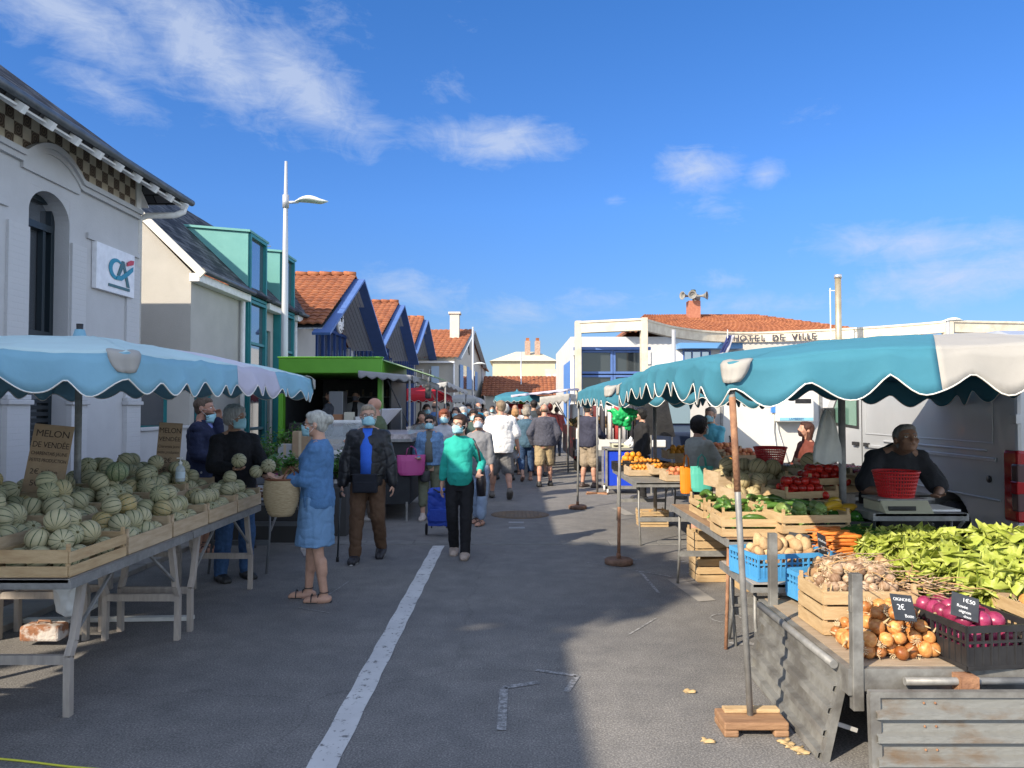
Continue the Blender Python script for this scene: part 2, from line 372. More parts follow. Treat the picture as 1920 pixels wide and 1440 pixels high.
    # hands
    def hand(mb, w, e_, sgn, gr):
        d = (w-e_).normalized(); side = Vector((sgn, 0, 0)); pn = d.cross(Vector((0,1,0))) if abs(d.y) < .75 else d.cross(Vector((0,0,1)))
        pn.normalize()
        if palm is not None: pn = (Vector(palm) - d*Vector(palm).dot(d)).normalized()
        elif abs(d.y) < .75: pn = Vector((-sgn, 0, 0)) - d*(-sgn*d.x); pn.normalize()
        else: pn = Vector((0, 0, 1)) - d*d.z; pn.normalize()           # a forearm held forward: palm up
        lat = d.cross(pn).normalized()
        if abs(d.y) < .75 and lat.y < 0: lat = -lat
        if abs(d.y) >= .75 and lat.x*sgn < 0: lat = -lat
        for q in (-.024, -.008, .008, .024): mb.cap(w + d*.015 + lat*q*.8, w + d*.075 + lat*q, .014, .0125, 8)
        for i, (q, ln) in enumerate(((.027, .072), (.009, .080), (-.009, .075), (-.026, .058))):
            p = w + d*.082 + lat*q; dd = d.copy()
            for j, fr_ in enumerate((.45, .32, .23)):
                ang = gr*(.55 + .1*i)*(.55 if j == 0 else 1.0); dd = (dd*cos(ang) + pn*sin(ang)).normalized()
                # re-orthogonalise the curl direction
                p2 = p + dd*ln*fr_; mb.cap(p, p2, .0088-.0008*j, .0084-.0008*j, 8); p = p2
                pn2 = (pn - dd*pn.dot(dd)); pnn = pn2.normalized() if pn2.length > 1e-3 else pn; pn_i = pnn
                if j < 2: d_keep = dd
        t0 = w + d*.03 + lat*.028; t1 = t0 + (d*.6 + lat*.75 + pn*.35).normalized()*.042; t2 = t1 + (d*.85 + lat*.2 + pn*.5).normalized()*.032
        mb.cap(t0, t1, .0125, .0105, 8); mb.cap(t1, t2, .0105, .0088, 8)
    hand(bp, wr, er, 1, grip); hand(bp, wl, el_, -1, grip)
    body = voxel(bp, 'body', skin(sk), min(v, .0085/s) if detail else v, root, smooth=1)
    # ---- top garment
    g = MB(); e = .016*loose
    torso(g, e, z0=hem, loosez=.02*loose)
    for sgn, shp in ((1, sh_r), (-1, sh_l)): g.cap(T((sgn*.035, -.015, 1.44)), shp, .040, .050*b+e*.7)
    arms = sleeve > 0
    if arms:
        for sgn, shp, e_, w_ in ((1, sh_r, er, wr), (-1, sh_l, el_, wl)):
            a0 = shp + Ml @ Vector((-sgn*.015, 0, 0))
            if sleeve <= .5: g.cap(a0, shp + (e_-shp)*(sleeve/.5), .050*b+e*.8, .052*b+e*1.4)
            else:
                g.cap(a0, e_, .050*b+e*.8, .045*b+e); g.cap(e_, e_ + (w_-e_)*((sleeve-.5)/.5*.97), .046*b+e, .034+e*.9)
    voxel(g, 'coat' if topk == 'leather' else 'top', fabric(top, topk), max(v, .010), root, amp=.009*wrinkle, freq=11, sx=(1,1,.6), seed=X*3+Y)
    # ---- lower garment
    g = MB(); e = .014
    if legs in ('trousers', 'shorts'):
        torso(g, e*.35, z0=.80, z1=1.04)
        for hp, kn, an in ((hr_, kr, ar), (hl_, kl, al)):
            if leglen <= .5:
                en = hp + (kn-hp)*min(1, leglen/.5); g.cap(hp, hp+(en-hp)*.5, .092*b+e, .082*b+e*1.4); g.cap(hp+(en-hp)*.5, en, .082*b+e*1.4, .064*b*legflare+e*1.6)
                
            else:
                en = kn + (an-kn)*((leglen-.5)/.5) + (Vector((0, 0, -.02)) if leglen >= 1 else Vector()); g.cap(hp, kn, .090*b+e, .058*b**.5+e*1.5*legflare)
                g.cap(kn, en, .058*b**.5+e*1.5*legflare, (.046 if leglen >= 1 else .052)+e*1.2*legflare)
        voxel(g, legs, fabric(bot, botk), max(v, .011), root, amp=.009*wrinkle, freq=9, sx=(1,1,.9), seed=X*5+Y)
    else:
        zb = .93*(1-leglen) + .02; secs = []
        kx = (kr+kl)*.5
        for i in range(7):
            t = i/6; zz = 1.04 + (zb-1.04)*t; c = hipc + (kx-hipc)*min(1, max(0, (hz-zz)/.45)); c = Vector((c.x, c.y*.9, zz))
            w = .165*b + .05*legflare*t**1.3 + (.02 if t > .1 else 0); secs.append((c, Vector((w, 0, 0)), Vector((0, w*.80, 0))))
        g.loft(secs[::-1], 24); voxel(g, 'skirt', fabric(bot, botk), max(v, .011), root, amp=.010, freq=8, sx=(1.6,1.6,.25), seed=X)
    # ---- shoes
    if shoek:
        for an, lf in ((ar, liftr), (al, liftl)):
            g = MB()
            if shoek == 'sandal':
                pit = -min(1.0, (lf or 0)*6.0); d = Vector((0, cos(pit), sin(pit))); up = Vector((0, -sin(pit), cos(pit))); c = an + d*-.06 - up*.082
                g.loft([(c + d*q, Vector((w, 0, 0)), up*.010) for q, w in ((-.01, .02), (0, .032), (.06, .036), (.15, .048), (.21, .042), (.245, .018))], 14)
                for q in (.11, .17): g.tube([c + d*q + Vector((.046*cos(a), 0, 0)) + up*(.008+.066*sin(a)) for a in [pi*i/8 for i in range(9)]], .0055, 6)
                g.tube([an + Vector((.042*cos(a), .042*sin(a), .008)) for a in [2*pi*i/10 for i in range(11)]], .0045, 6)
                g.build('sandal', fabric(shoe, 'leather'), root)
            else:
                foot(g, an, lf, .010); so = voxel(g, 'shoe', fabric(shoe, 'leather'), max(v, .009), root, smooth=1)
                if sole:
                    pit = -min(1.0, (lf or 0)*6.0); d = Vector((0, cos(pit), sin(pit))); up = Vector((0, -sin(pit), cos(pit))); c = an + d*-.075 - up*.083
                    q = MB().loft([(c + d*q, Vector((w, 0, 0)), up*.014) for q, w in ((-.012, .02), (0, .036), (.07, .042), (.17, .056), (.23, .047), (.262, .02))], 14); q.build('sole', col(sole), so)
    # ---- hair
    hc = fabric_hair(hair) if hair else None
    hm = MB()
    if hairk in ('short', 'bob', 'long', 'bun', 'pony', 'curly', 'mop'):
        vol = {'short': .007, 'bob': .018, 'long': .012, 'bun': .010, 'pony': .008, 'curly': .022, 'mop': .018}[hairk]
        hm.ell(Hd((0, -.022, .040)), (.079+vol, .092+vol, .080+vol), M=Mh)
        hm.ell(Hd((0, .030, .078)), (.062+vol*.6, .050+vol*.4, .034+vol*.5), M=Mh)
        if hairk in ('bob', 'curly', 'mop'):
            hm.ell(Hd((0, -.035, .0)), (.086+vol*.7, .074+vol, .085), M=Mh); 
            if hairk == 'bob': hm.ell(Hd((0, -.03, -.045)), (.088, .066, .055), M=Mh); hm.ell(Hd((0, .045, .075)), (.066, .050, .034), M=Mh)
        if hairk == 'short': hm.ell(Hd((0, -.045, -.01)), (.070, .056, .07), M=Mh)
        if hairk == 'long':
            hm.cap(Hd((-.045, -.05, .02)), Hd((-.055, -.06, -.20)), .055, .035); hm.cap(Hd((.045, -.05, .02)), Hd((.055, -.06, -.20)), .055, .035); hm.cap(Hd((0, -.07, .02)), Hd((0, -.085, -.24)), .055, .04)
        if hairk == 'bun': hm.ell(Hd((0, -.05, .0)), (.076, .06, .075), M=Mh); hm.ell(Hd((0, -.118, .045)), (.048, .042, .046), M=Mh)
        if hairk == 'pony': [hm.ell(Hd((s_*.058, -.02, .02)), (.026, .07, .075), M=Mh) for s_ in (-1, 1)]; hm.cap(Hd((.05, -.08, -.04)), Hd((.085, -.02, -.22)), .032, .022); hm.ell(Hd((0, -.045, .0)), (.074, .058, .07), M=Mh); hm.cap(Hd((0, -.10, .02)), Hd((0, -.12, -.12)), .03, .018)
        voxel(hm, 'hair', hc, max(min(v, .010), .009), root, amp=.008 if hairk in ('curly', 'mop') else .004, freq=32, sx=(1,1,.35), smooth=1, seed=Y)
    elif hairk == 'fringe':
        hm.ell(Hd((0, -.035, -.004)), (.0815, .070, .045), M=Mh); voxel(hm, 'hair', hc, max(min(v, .010), .009), root, amp=.003, freq=30, smooth=1)
    if hat:
        q = MB(); q.ell(Hd((0, -.010, .062)), (.092, .106, .070), M=Mh); q.loft([(Hd((0, .10, .065)), Mh @ Vector((.07, 0, 0)), Mh @ Vector((0, .07, -.01))), (Hd((0, .10, .072)), Mh @ Vector((.07, 0, 0)), Mh @ Vector((0, .07, -.01)))], 16)
        q.build('cap', fabric(hat), root)
    # ---- mask, glasses, eyes
    fm = col(mask, .8) if isinstance(mask, tuple) else col((.33, .60, .68), .8)
    if mask:
        drop = -.055 if mask == 'chin' else 0
        def mf(u, w):
            a = (u-.5)*2.35; dz = drop; rr = .1105 - .022*abs(sin(a))**1.6 - .006*(w-.45)**2*4
            nose = .012*math.exp(-(a/.22)**2)*max(0, (w-.35))*1.6
            return Hd((sin(a)*(.079 - .010*(1-w)), cos(a)*rr*.99 + nose + .006, -.098 + dz + w*(.098 - .022*abs(a)) + .004*sin(w*28)))
        q = MB().grid(20, 12, mf)
        o = q.build('face_mask', fm, root, solid=.003)
        for sx_ in (-1, 1):
            q = MB()
            for zz in (-.012, -.078): q.tube([Hd((sx_*.068, .045, zz)), Hd((sx_*.082, .01, zz*.55)), Hd((sx_*.088, -.022, .0))], .0016, 5)
            q.build('ear_loop', col((.8,.8,.8)), root)
    if glasses:
        q = MB(); ln = MB()
        for sx_ in (-1, 1):
            ring = [Hd((sx_*.033 + .026*cos(a), .100 - .010*abs(sx_*.033+.026*cos(a))/.06, .010 + .017*sin(a))) for a in [2*pi*i/14 for i in range(15)]]
            q.tube(ring, .0022, 5, cap=False); ln.add(ring[:-1], [tuple(range(14))]); q.tube([ring[0] if sx_ > 0 else ring[7], Hd((sx_*.083, .02, .012)), Hd((sx_*.086, -.02, .006))], .002, 5)
        q.tube([Hd((-.008, .101, .012)), Hd((.008, .101, .012))], .002, 5)
        go = q.build('glasses', col((.03,.025,.025), .3), root)
        ln.build('lens', mat('lens', (.01,.01,.012), .08) if glasses == 'dark' else mat('clear_lens', (.8,.85,.85), .05, alpha=.12), go)
    if detail:
        for sx_ in (-1, 1):
            eo = MB().ell(Hd((sx_*.032, .0755, .006)), (.0125, .012, .0075), M=Mh).build('eye', col((.75,.72,.68), .25), root)
            MB().ell(Hd((sx_*.032, .0850, .006)), (.0055, .0035, .0055), 8, 6, M=Mh).build('iris', col((.05,.03,.02), .2), eo)
            MB().cap(Hd((sx_*.018, .090, .026)), Hd((sx_*.048, .080, .027)), .0042, .003, 6).build('eyebrow', hc or col((.15,.1,.07)), root)
        if not mask or mask == 'chin': MB().ell(Hd((0, .0925, -.053)), (.023, .007, .008), M=Mh).build('lips', col(tuple(c_*.75 for c_ in sk), .55), root)
    if beard:
        q = MB().ell(Hd((0, .036, -.058)), (.061, .058, .045), M=Mh); voxel(q, 'beard', fabric_hair(beard), .010, root, amp=.003, freq=40, smooth=1)
    if inner:
        q = MB(); q.loft([(T((0, .122+belly, .96)), Ml @ Vector((.070, 0, 0)), Ml @ Vector((0, .056, 0))), (T((0, .125+belly, 1.12)), Ml @ Vector((.070, 0, 0)), Ml @ Vector((0, .058, 0))), (T((0, .125, 1.28)), Ml @ Vector((.072, 0, 0)), Ml @ Vector((0, .056, 0))), (T((0, .085, 1.40)), Ml @ Vector((.056, 0, 0)), Ml @ Vector((0, .04, 0))), (T((0, .04, 1.475)), Ml @ Vector((.06, 0, 0)), Ml @ Vector((0, .045, 0)))], 18)
        q.build('shirt', fabric(inner), root)
    if collar:
        q = MB()
        for sx_ in (-1, 1): q.add([T((sx_*.012, .105, 1.425)), T((sx_*.065, .07, 1.495)), T((sx_*.09, .07, 1.44)), T((sx_*.055, .118, 1.385))], [(0, 1, 2, 3)])
        q.build('collar', fabric(collar), root, solid=.006)
    if apron:
        q = MB().loft([(T((0, .02, .62)), Ml @ Vector((.2, 0, 0)), Ml @ Vector((0, .15, 0))), (T((0, .02, 1.06)), Ml @ Vector((.185, 0, 0)), Ml @ Vector((0, .148, 0)))], 20)
        q.box(0, 0, 0, 0, 0, 0); q.build('apron', fabric(apron), root)
    root['_j'] = 0; del root['_j']
    return root, dict(T=T, Hd=Hd, wr=wr, wl=wl, er=er, el=el_, ar=ar, al=al, sh_r=sh_r, sh_l=sh_l, hd=hd, hip=hipc, s=s, M=Matrix.Translation((X, Y, z)) @ Matrix.Rotation(R(face), 4, 'Z') @ Matrix.Scale(s, 4))
_hc = {}
def fabric_hair(c):
    if c not in _hc: _hc[c] = mat('hair', tuple(x*.75 for x in c), .55, c2=tuple(min(1, x*1.35) for x in c), ns=40, sx=(1,1,.25), bump=.5, bs=110, spec=.3)
    return _hc[c]
# ---------------------------------------------------------------- setting: ground and town
def node_mat(name, fn, rough=.8):
    m = bpy.data.materials.new(name); m.use_nodes = True; nt = m.node_tree; b = nt.nodes['Principled BSDF']; b.inputs['Roughness'].default_value = rough
    b.inputs['Specular IOR Level'].default_value = .35
    fn(nt, nt.nodes, nt.links, b); return m
def N_noise(N, L, vec, scale, detail=5, rough=.6):
    t = N.new('ShaderNodeTexNoise'); t.inputs['Scale'].default_value = scale; t.inputs['Detail'].default_value = detail; t.inputs['Roughness'].default_value = rough; L.new(vec, t.inputs['Vector']); return t.outputs[0]
def N_ramp(N, L, fac, stops):
    r = N.new('ShaderNodeValToRGB'); e = r.color_ramp.elements
    while len(e) < len(stops): e.new(.5)
    for i, (p, c) in enumerate(stops): e[i].position = p; e[i].color = (*c, 1) if len(c) == 3 else c
    L.new(fac, r.inputs[0]); return r.outputs[0]
def N_mix(N, L, f, a, b, mode='MIX'):
    m = N.new('ShaderNodeMixRGB'); m.blend_type = mode
    for i, v in enumerate((f, a, b)):
        if isinstance(v, (int, float)): m.inputs[i].default_value = v
        elif isinstance(v, tuple): m.inputs[i].default_value = (*v, 1)
        else: L.new(v, m.inputs[i])
    return m.outputs[0]
def N_bump(N, L, b, h, s=.3, d=.01):
    p = N.new('ShaderNodeBump'); p.inputs['Strength'].default_value = s; p.inputs['Distance'].default_value = d; L.new(h, p.inputs['Height']); L.new(p.outputs[0], b.inputs['Normal'])
def asphalt(nt, N, L, b):
    tc = N.new('ShaderNodeTexCoord').outputs['Object']
    big = N_ramp(N, L, N_noise(N, L, tc, .35, 6, .65), [(.35, (.150,.149,.150)), (.65, (.215,.208,.198))])
    fine = N_ramp(N, L, N_noise(N, L, tc, 95, 3, .7), [(.34, (.55,.55,.55)), (.52, (1,1,1)), (.72, (1.9,1.85,1.8))])
    mid = N_ramp(N, L, N_noise(N, L, tc, 4, 8, .7), [(.3, (.80,.80,.80)), (.7, (1.18,1.17,1.15))])
    c = N_mix(N, L, 1, N_mix(N, L, 1, big, fine, 'MULTIPLY'), mid, 'MULTIPLY')
    vo = N.new('ShaderNodeTexVoronoi'); vo.feature = 'DISTANCE_TO_EDGE'; vo.inputs['Scale'].default_value = .33
    ds = N_noise(N, L, tc, 2.0, 6, .7); ad = N.new('ShaderNodeVectorMath'); ad.operation = 'ADD'; L.new(tc, ad.inputs[0]); L.new(ds, ad.inputs[1]); L.new(ad.outputs[0], vo.inputs['Vector'])
    cr = N_ramp(N, L, vo.outputs[0], [(.0, (.45,.45,.45)), (.004, (1,1,1))])
    c = N_mix(N, L, .35, c, cr, 'MULTIPLY')
    sp = N_ramp(N, L, N_noise(N, L, tc, 38, 2, .5), [(.76, (0,0,0)), (.80, (.5,.5,.5))]); c = N_mix(N, L, sp, c, (.42,.41,.38))
    L.new(c, b.inputs['Base Color']); N_bump(N, L, b, N_noise(N, L, tc, 120, 3, .7), .55, .006)
M_asph = node_mat('asphalt', asphalt, .86)
def pavers(nt, N, L, b):
    tc = N.new('ShaderNodeTexCoord').outputs['Object']; br = N.new('ShaderNodeTexBrick'); L.new(tc, br.inputs['Vector'])
    br.inputs['Scale'].default_value = 5; br.inputs['Color1'].default_value = (.17,.105,.075,1); br.inputs['Color2'].default_value = (.22,.15,.11,1); br.inputs['Mortar'].default_value = (.09,.08,.07,1); br.inputs['Mortar Size'].default_value = .02
    c = N_mix(N, L, 1, br.outputs[0], N_ramp(N, L, N_noise(N, L, tc, 6, 6), [(.3, (.75,.75,.75)), (.7, (1.2,1.2,1.2))]), 'MULTIPLY'); L.new(c, b.inputs['Base Color'])
    N_bump(N, L, b, br.outputs['Fac'], .5, -.006)
M_pave = node_mat('brick_pavers', pavers, .9)
M_kerb = mat('kerb_stone', (.25,.24,.22), .9, c2=(.33,.31,.28), ns=5, bump=.3, bs=60)
M_worn = node_mat('worn_road_paint', lambda nt, N, L, b: (lambda tc: L.new(N_mix(N, L, N_ramp(N, L, N_noise(N, L, tc, 16, 8, .75), [(.56, (0,0,0)), (.62, (1,1,1))]), N_ramp(N, L, N_noise(N, L, tc, 2.5, 5), [(.3, (.50,.50,.50)), (.7, (.64,.64,.63))]), (.16,.16,.16)), b.inputs['Base Color']))(N.new('ShaderNodeTexCoord').outputs['Object']), .75)
def chalkfn(nt, N, L, b):
    tc = N.new('ShaderNodeTexCoord').outputs['Object']; L.new(N_mix(N, L, N_ramp(N, L, N_noise(N, L, tc, 30, 6, .8), [(.44, (0,0,0)), (.60, (1,1,1))]), (.165,.165,.165), (.40,.40,.40)), b.inputs['Base Color'])
M_chalk = node_mat('faded_chalk', chalkfn, .9)
struct(MB().grid(12, 12, lambda u, v: (-400+800*u, -100+900*v, 0), sm=False), 'road', M_asph)
struct(MB().box(-40, -4.15, -30, 100, .0, .04), 'pavement', M_pave)
kb = MB()
y = -20.0
while y < 90: kb.box(-4.145, -3.78, y, y+.985, -.02, .05); y += 1.0
struct(kb, 'kerb', M_kerb, bevel=.008)
# road marks
def flat(pts, z=.004): return MB().add([(p[0], p[1], z) for p in pts], [tuple(range(len(pts)))])
ln = MB().grid(2, 60, lambda u, v: (-.955+.14*u + .004*sin(v*90)+.003*mnoise.noise(Vector((u*3, v*70, 0))), 1.0+8.3*v, .004), sm=False)
struct(ln, 'white_line', M_worn)
gs = MB()
x = -3.6
for i in range(30): gs.box(x, x+.585, 9.38, 9.66, -.03, .006); x += .60
struct(gs, 'gutter_strip', mat('gutter_stone', (.15,.15,.145), .9, c2=(.21,.205,.195), ns=6, bump=.3, bs=70), bevel=.004)
for i, (a, b_, w) in enumerate((((940, 1370), (945, 1290), .05), ((945, 1290), (1010, 1280), .05), ((1005, 1257), (1082, 1268), .04), ((1082, 1268), (1062, 1298), .04), ((1130, 1045), (1200, 1050), .05), ((1200, 1072), (1235, 1112), .03), ((1190, 1070), (1260, 1082), .03),
                        ((1255, 1050), (1310, 1058), .03), ((1368, 1207), (1440, 1209), .06), ((1100, 1055), (1185, 1068), .02), ((560, 1140), (620, 1150), .012), ((610, 1120), (655, 1090), .012), ((1230, 1160), (1180, 1190), .015), ((1290, 1075), (1330, 1062), .03))):
    p, q = G(*a), G(*b_); d = (q-p).normalized(); n_ = Vector((-d.y, d.x, 0))*w/2
    struct(flat([p-n_, q-n_, q+n_, p+n_]), 'chalk_mark', M_chalk)
q = MB()
for a in range(26): pass
c = G(1362, 1160); q.add([(c.x+.13*cos(t*.25)*rr, c.y+.13*sin(t*.25)*rr, .004) for t in range(20) for rr in (.88, 1)], [(2*i, 2*i+1, 2*i+3, 2*i+2) for i in range(19)]); struct(q, 'chalk_ring', M_chalk)
mh = thing('manhole_cover', 'round rusty iron manhole cover set in the middle of the road', 'manhole cover', tuple(G(975, 965)))
MB().lathe([(.45, -.01), (.45, .005), (.40, .007)], 40).build('frame', mat('rusty_iron', (.11,.085,.06), .7, c2=(.17,.11,.06), ns=9, bump=.3), mh)
q = MB()
for i in range(-6, 7):
    for j in range(-6, 7):
        if i*i+j*j < 36: q.box(i*.062-.022, i*.062+.022, j*.062-.022, j*.062+.022, .006, .013)
q.build('tread_plate', mat('rusty_plate', (.15,.12,.085), .6, c2=(.2,.13,.07), ns=9), mh)
for i, (px, py, lb) in enumerate(((968, 980, 'small square pale metal cover just in front of the manhole'), (969, 990, 'small square pale metal cover nearest the gutter strip'))):
    c = G(px, py); tag(MB().box(c.x-.11, c.x+.11, c.y-.06, c.y+.06, -.01, .007).build('utility_cover', mat('steel_plate', (.3,.3,.29), .5, metal=.3), bevel=.003), lb, 'cover', 'small utility covers')
for a in ((1290, 1108), (1283, 928), (1165, 960)):
    c = G(*a); struct(MB().add([(c.x-.10, c.y+.45, .005), (c.x+.06, c.y+.5, .005), (c.x+.16, c.y-.35, .005), (c.x, c.y-.4, .005)], [(0, 3, 2, 1)]), 'repair_patch', M_kerb)
# ---- materials for buildings
def plaster(c, d=.9, s=.2): return mat('plaster', c, .9, c2=tuple(x*d for x in c), ns=1.6, nd=7, bump=s, bs=45)
M_white = plaster((.52,.525,.54)); M_cream = plaster((.62,.60,.53)); M_beige = plaster((.47,.455,.42)); M_house = plaster((.55,.52,.45))
def glassfn(tint):
    def f(nt, N, L, b):
        b.inputs['Base Color'].default_value = (.26,.29,.33, 1); b.inputs['Roughness'].default_value = .04; b.inputs['Metallic'].default_value = .75; b.inputs['Specular IOR Level'].default_value = 1.0; b.inputs['IOR'].default_value = 1.9
    return f
M_glass = node_mat('window_glass', glassfn((.015,.02,.025)), .04)
M_teal = mat('teal_paint', (.02,.19,.21), .45, c2=(.025,.23,.25), ns=3); M_copper = mat('pale_teal_panel', (.105,.31,.30), .55, c2=(.13,.35,.33), ns=2.5)
M_blue = mat('blue_paint', (.075,.145,.36), .5, c2=(.09,.17,.42), ns=3); M_darkb = mat('dark_frame', (.012,.022,.03), .4); M_zinc = mat('zinc', (.09,.105,.12), .45, c2=(.14,.155,.17), ns=6, metal=.3)
M_whitep = col((.72,.72,.70), .6)
def slatefn(nt, N, L, b):
    tc = N.new('ShaderNodeTexCoord').outputs['UV']; br = N.new('ShaderNodeTexBrick'); L.new(tc, br.inputs['Vector']); br.inputs['Scale'].default_value = 1
    br.inputs['Brick Width'].default_value = .30; br.inputs['Row Height'].default_value = .17; br.inputs['Mortar Size'].default_value = .012
    br.inputs['Color1'].default_value = (.022,.025,.032,1); br.inputs['Color2'].default_value = (.13,.135,.145,1); br.inputs['Mortar'].default_value = (.012,.012,.014,1); L.new(br.outputs[0], b.inputs['Base Color'])
    b.inputs['Roughness'].default_value = .75; b.inputs['Specular IOR Level'].default_value = .2; N_bump(N, L, b, br.outputs['Fac'], .8, -.02)
M_slate = node_mat('slate', slatefn)
def clayfn(nt, N, L, b):
    tc = N.new('ShaderNodeTexCoord').outputs['Object']; c = N_ramp(N, L, N_noise(N, L, tc, 2.6, 8, .75), [(.3, (.13,.05,.028)), (.48, (.27,.095,.045)), (.62, (.36,.14,.062)), (.75, (.22,.14,.09))]); L.new(c, b.inputs['Base Color'])
M_clay = node_mat('clay_tiles', clayfn, .85)
def uvquad(o, su, sv, du, dv):       # planar UVs in metres from two directions
    me = o.data; uv = me.uv_layers.new(name='UVMap'); du, dv = Vector(du), Vector(dv)
    for l in me.loops: c = me.vertices[l.vertex_index].co; uv.data[l.index].uv = (c.dot(du), c.dot(dv))
    return o
def slab(p, t, name, m, parent):     # roof slab from 3 or 4 points, thickness t downwards
    p = [Vector(a) for a in p]; n = (p[1]-p[0]).cross(p[2]-p[0]).normalized()
    if n.z < 0: n = -n
    k = len(p); o = MB().add(p + [a-n*t for a in p], [tuple(range(k)), tuple(range(k, 2*k))[::-1]] + [(i, k+i, k+(i+1) % k, (i+1) % k) for i in range(k)]).build(name, m, parent)
    d = (p[1]-p[0]).normalized(); return uvquad(o, 1, 1, d, n.cross(d))
def tile_roof(p00, p10, p01, p11, nu, rows, name, parent, m=None, amp=.035):   # u runs along the eave, v up the slope
    p00, p10, p01, p11 = map(Vector, (p00, p10, p01, p11)); n = (p10-p00).cross(p01-p00).normalized()
    if n.z < 0: n = -n
    mb = MB(); S_ = 5; NV = rows*2; NU = nu*S_
    def f(u, v):
        a = p00.lerp(p10, u); b = p01.lerp(p11, u); p = a.lerp(b, v); r = v*rows; fr = r - math.floor(r+1e-6)
        st = (1-fr)*amp*.8; j = mnoise.noise(Vector((math.floor(u*nu), math.floor(r), 3)))*.008
        return p + n*(amp*abs(sin(pi*u*nu)) + st + j)
    o = len(mb.v)
    vs = []
    for j in range(rows):
        for v in (j/rows, (j+.999)/rows): vs.append(v)
    for v in vs:
        for i in range(NU+1): mb.v.append(tuple(f(i/NU, v)))
    for j in range(len(vs)-1):
        for i in range(NU): a = j*(NU+1)+i; mb.f.append((a, a+1, a+NU+2, a+NU+1)); mb.sm.append(False)
    k = len(mb.v)
    ob = mb.build(name, m or M_clay, parent); q = ob.modifiers.new('solid', 'SOLIDIFY'); q.thickness = .05; q.offset = -1
    return ob
def wall_open(parent, name, m, ax, pos, th, a0, a1, z0, z1, holes):   # wall in the plane ax=pos with rectangular holes [(b0,b1,c0,c1)]; th may be negative
    xs = sorted({a0, a1, *[h[0] for h in holes], *[h[1] for h in holes]}); mb = MB()
    for i in range(len(xs)-1):
        s0, s1 = xs[i], xs[i+1]; cuts = sorted([(h[2], h[3]) for h in holes if h[0] <= s0+1e-6 and h[1] >= s1-1e-6]); z = z0
        for c0, c1 in cuts + [(z1, z1)]:
            if c0 > z+1e-4:
                lo, hi = min(pos, pos+th), max(pos, pos+th)
                mb.box(*((lo, hi, s0, s1) if ax == 'x' else (s0, s1, lo, hi)), z, c0)
            z = c1
    return mb.build(name, m, parent)
def win_x(parent, x, y0, y1, z0, z1, m, rows=2, cols=1, depth=.12, fw=.06, name='window'):   # a window that faces +X (x = glass plane)
    mb = MB(); mb.box(x, x+depth, y0, y0+fw, z0, z1).box(x, x+depth, y1-fw, y1, z0, z1).box(x, x+depth-.003, y0+fw, y1-fw, z0, z0+fw).box(x, x+depth-.003, y0+fw, y1-fw, z1-fw, z1)
    for i in range(1, cols): yy = y0+(y1-y0)*i/cols; mb.box(x+.005, x+depth*.8, yy-fw*.4, yy+fw*.4, z0+fw, z1-fw)
    for j in range(1, rows): zz = z0+(z1-z0)*j/rows; mb.box(x+.007, x+depth*.75, y0+fw, y1-fw, zz-fw*.45, zz+fw*.45)
    f = mb.build(name, m, parent, bevel=.004); MB().box(x-.01, x+.02, y0+fw*.5, y1-fw*.5, z0+fw*.5, z1-fw*.5).build('pane', M_glass, f); return f
def win_y(parent, y, x0, x1, z0, z1, m, rows=2, cols=2, depth=.12, fw=.06, name='window'):   # faces -Y
    mb = MB(); mb.box(x0, x0+fw, y-depth, y, z0, z1).box(x1-fw, x1, y-depth, y, z0, z1).box(x0+fw, x1-fw, y-depth+.003, y, z0, z0+fw).box(x0+fw, x1-fw, y-depth+.003, y, z1-fw, z1)
    for i in range(1, cols): xx = x0+(x1-x0)*i/cols; mb.box(xx-fw*.4, xx+fw*.4, y-depth*.8, y-.005, z0+fw, z1-fw)
    for j in range(1, rows): zz = z0+(z1-z0)*j/rows; mb.box(x0+fw, x1-fw, y-depth*.75, y-.007, zz-fw*.45, zz+fw*.45)
    f = mb.build(name, m, parent, bevel=.004); MB().box(x0+fw*.5, x1-fw*.5, y-.02, y+.01, z0+fw*.5, z1-fw*.5).build('pane', M_glass, f); return f
# ---- bank building
bk = thing('bank_building', 'white building with checkered tile frieze and tall arched window beside the melon stall', 'building', (-6, 7.8, 0))
BO = Vector((-6, 7.8, 0))
def off(o, v=BO):      # geometry was written in world coordinates: shift it into its parent's frame
    o.data.transform(Matrix.Translation(-Vector(v))); return o
def shift_children(root):
    v = Vector(root.location)
    done = set()
    for c in root.children:
        for o in [c] + list(c.children):
            if o.type == 'MESH' and o.data.name not in done: o.data.transform(Matrix.Translation(-v)); done.add(o.data.name)
wall_open(bk, 'wall', M_white, 'x', -6, -.35, 3.3, 12.25, 0, 5.45, [(5.0, 5.88, .35, 4.46), (9.47, 10.35, .35, 4.46)])
q = MB().box(-15, -6.35, 12.0, 12.25, 0, 5.2).box(-15, -6.35, 3.3, 3.55, 0, 5.2).box(-15, -14.7, 3.55, 12, 0, 5.2); q.build('rear_wall', M_white, bk)
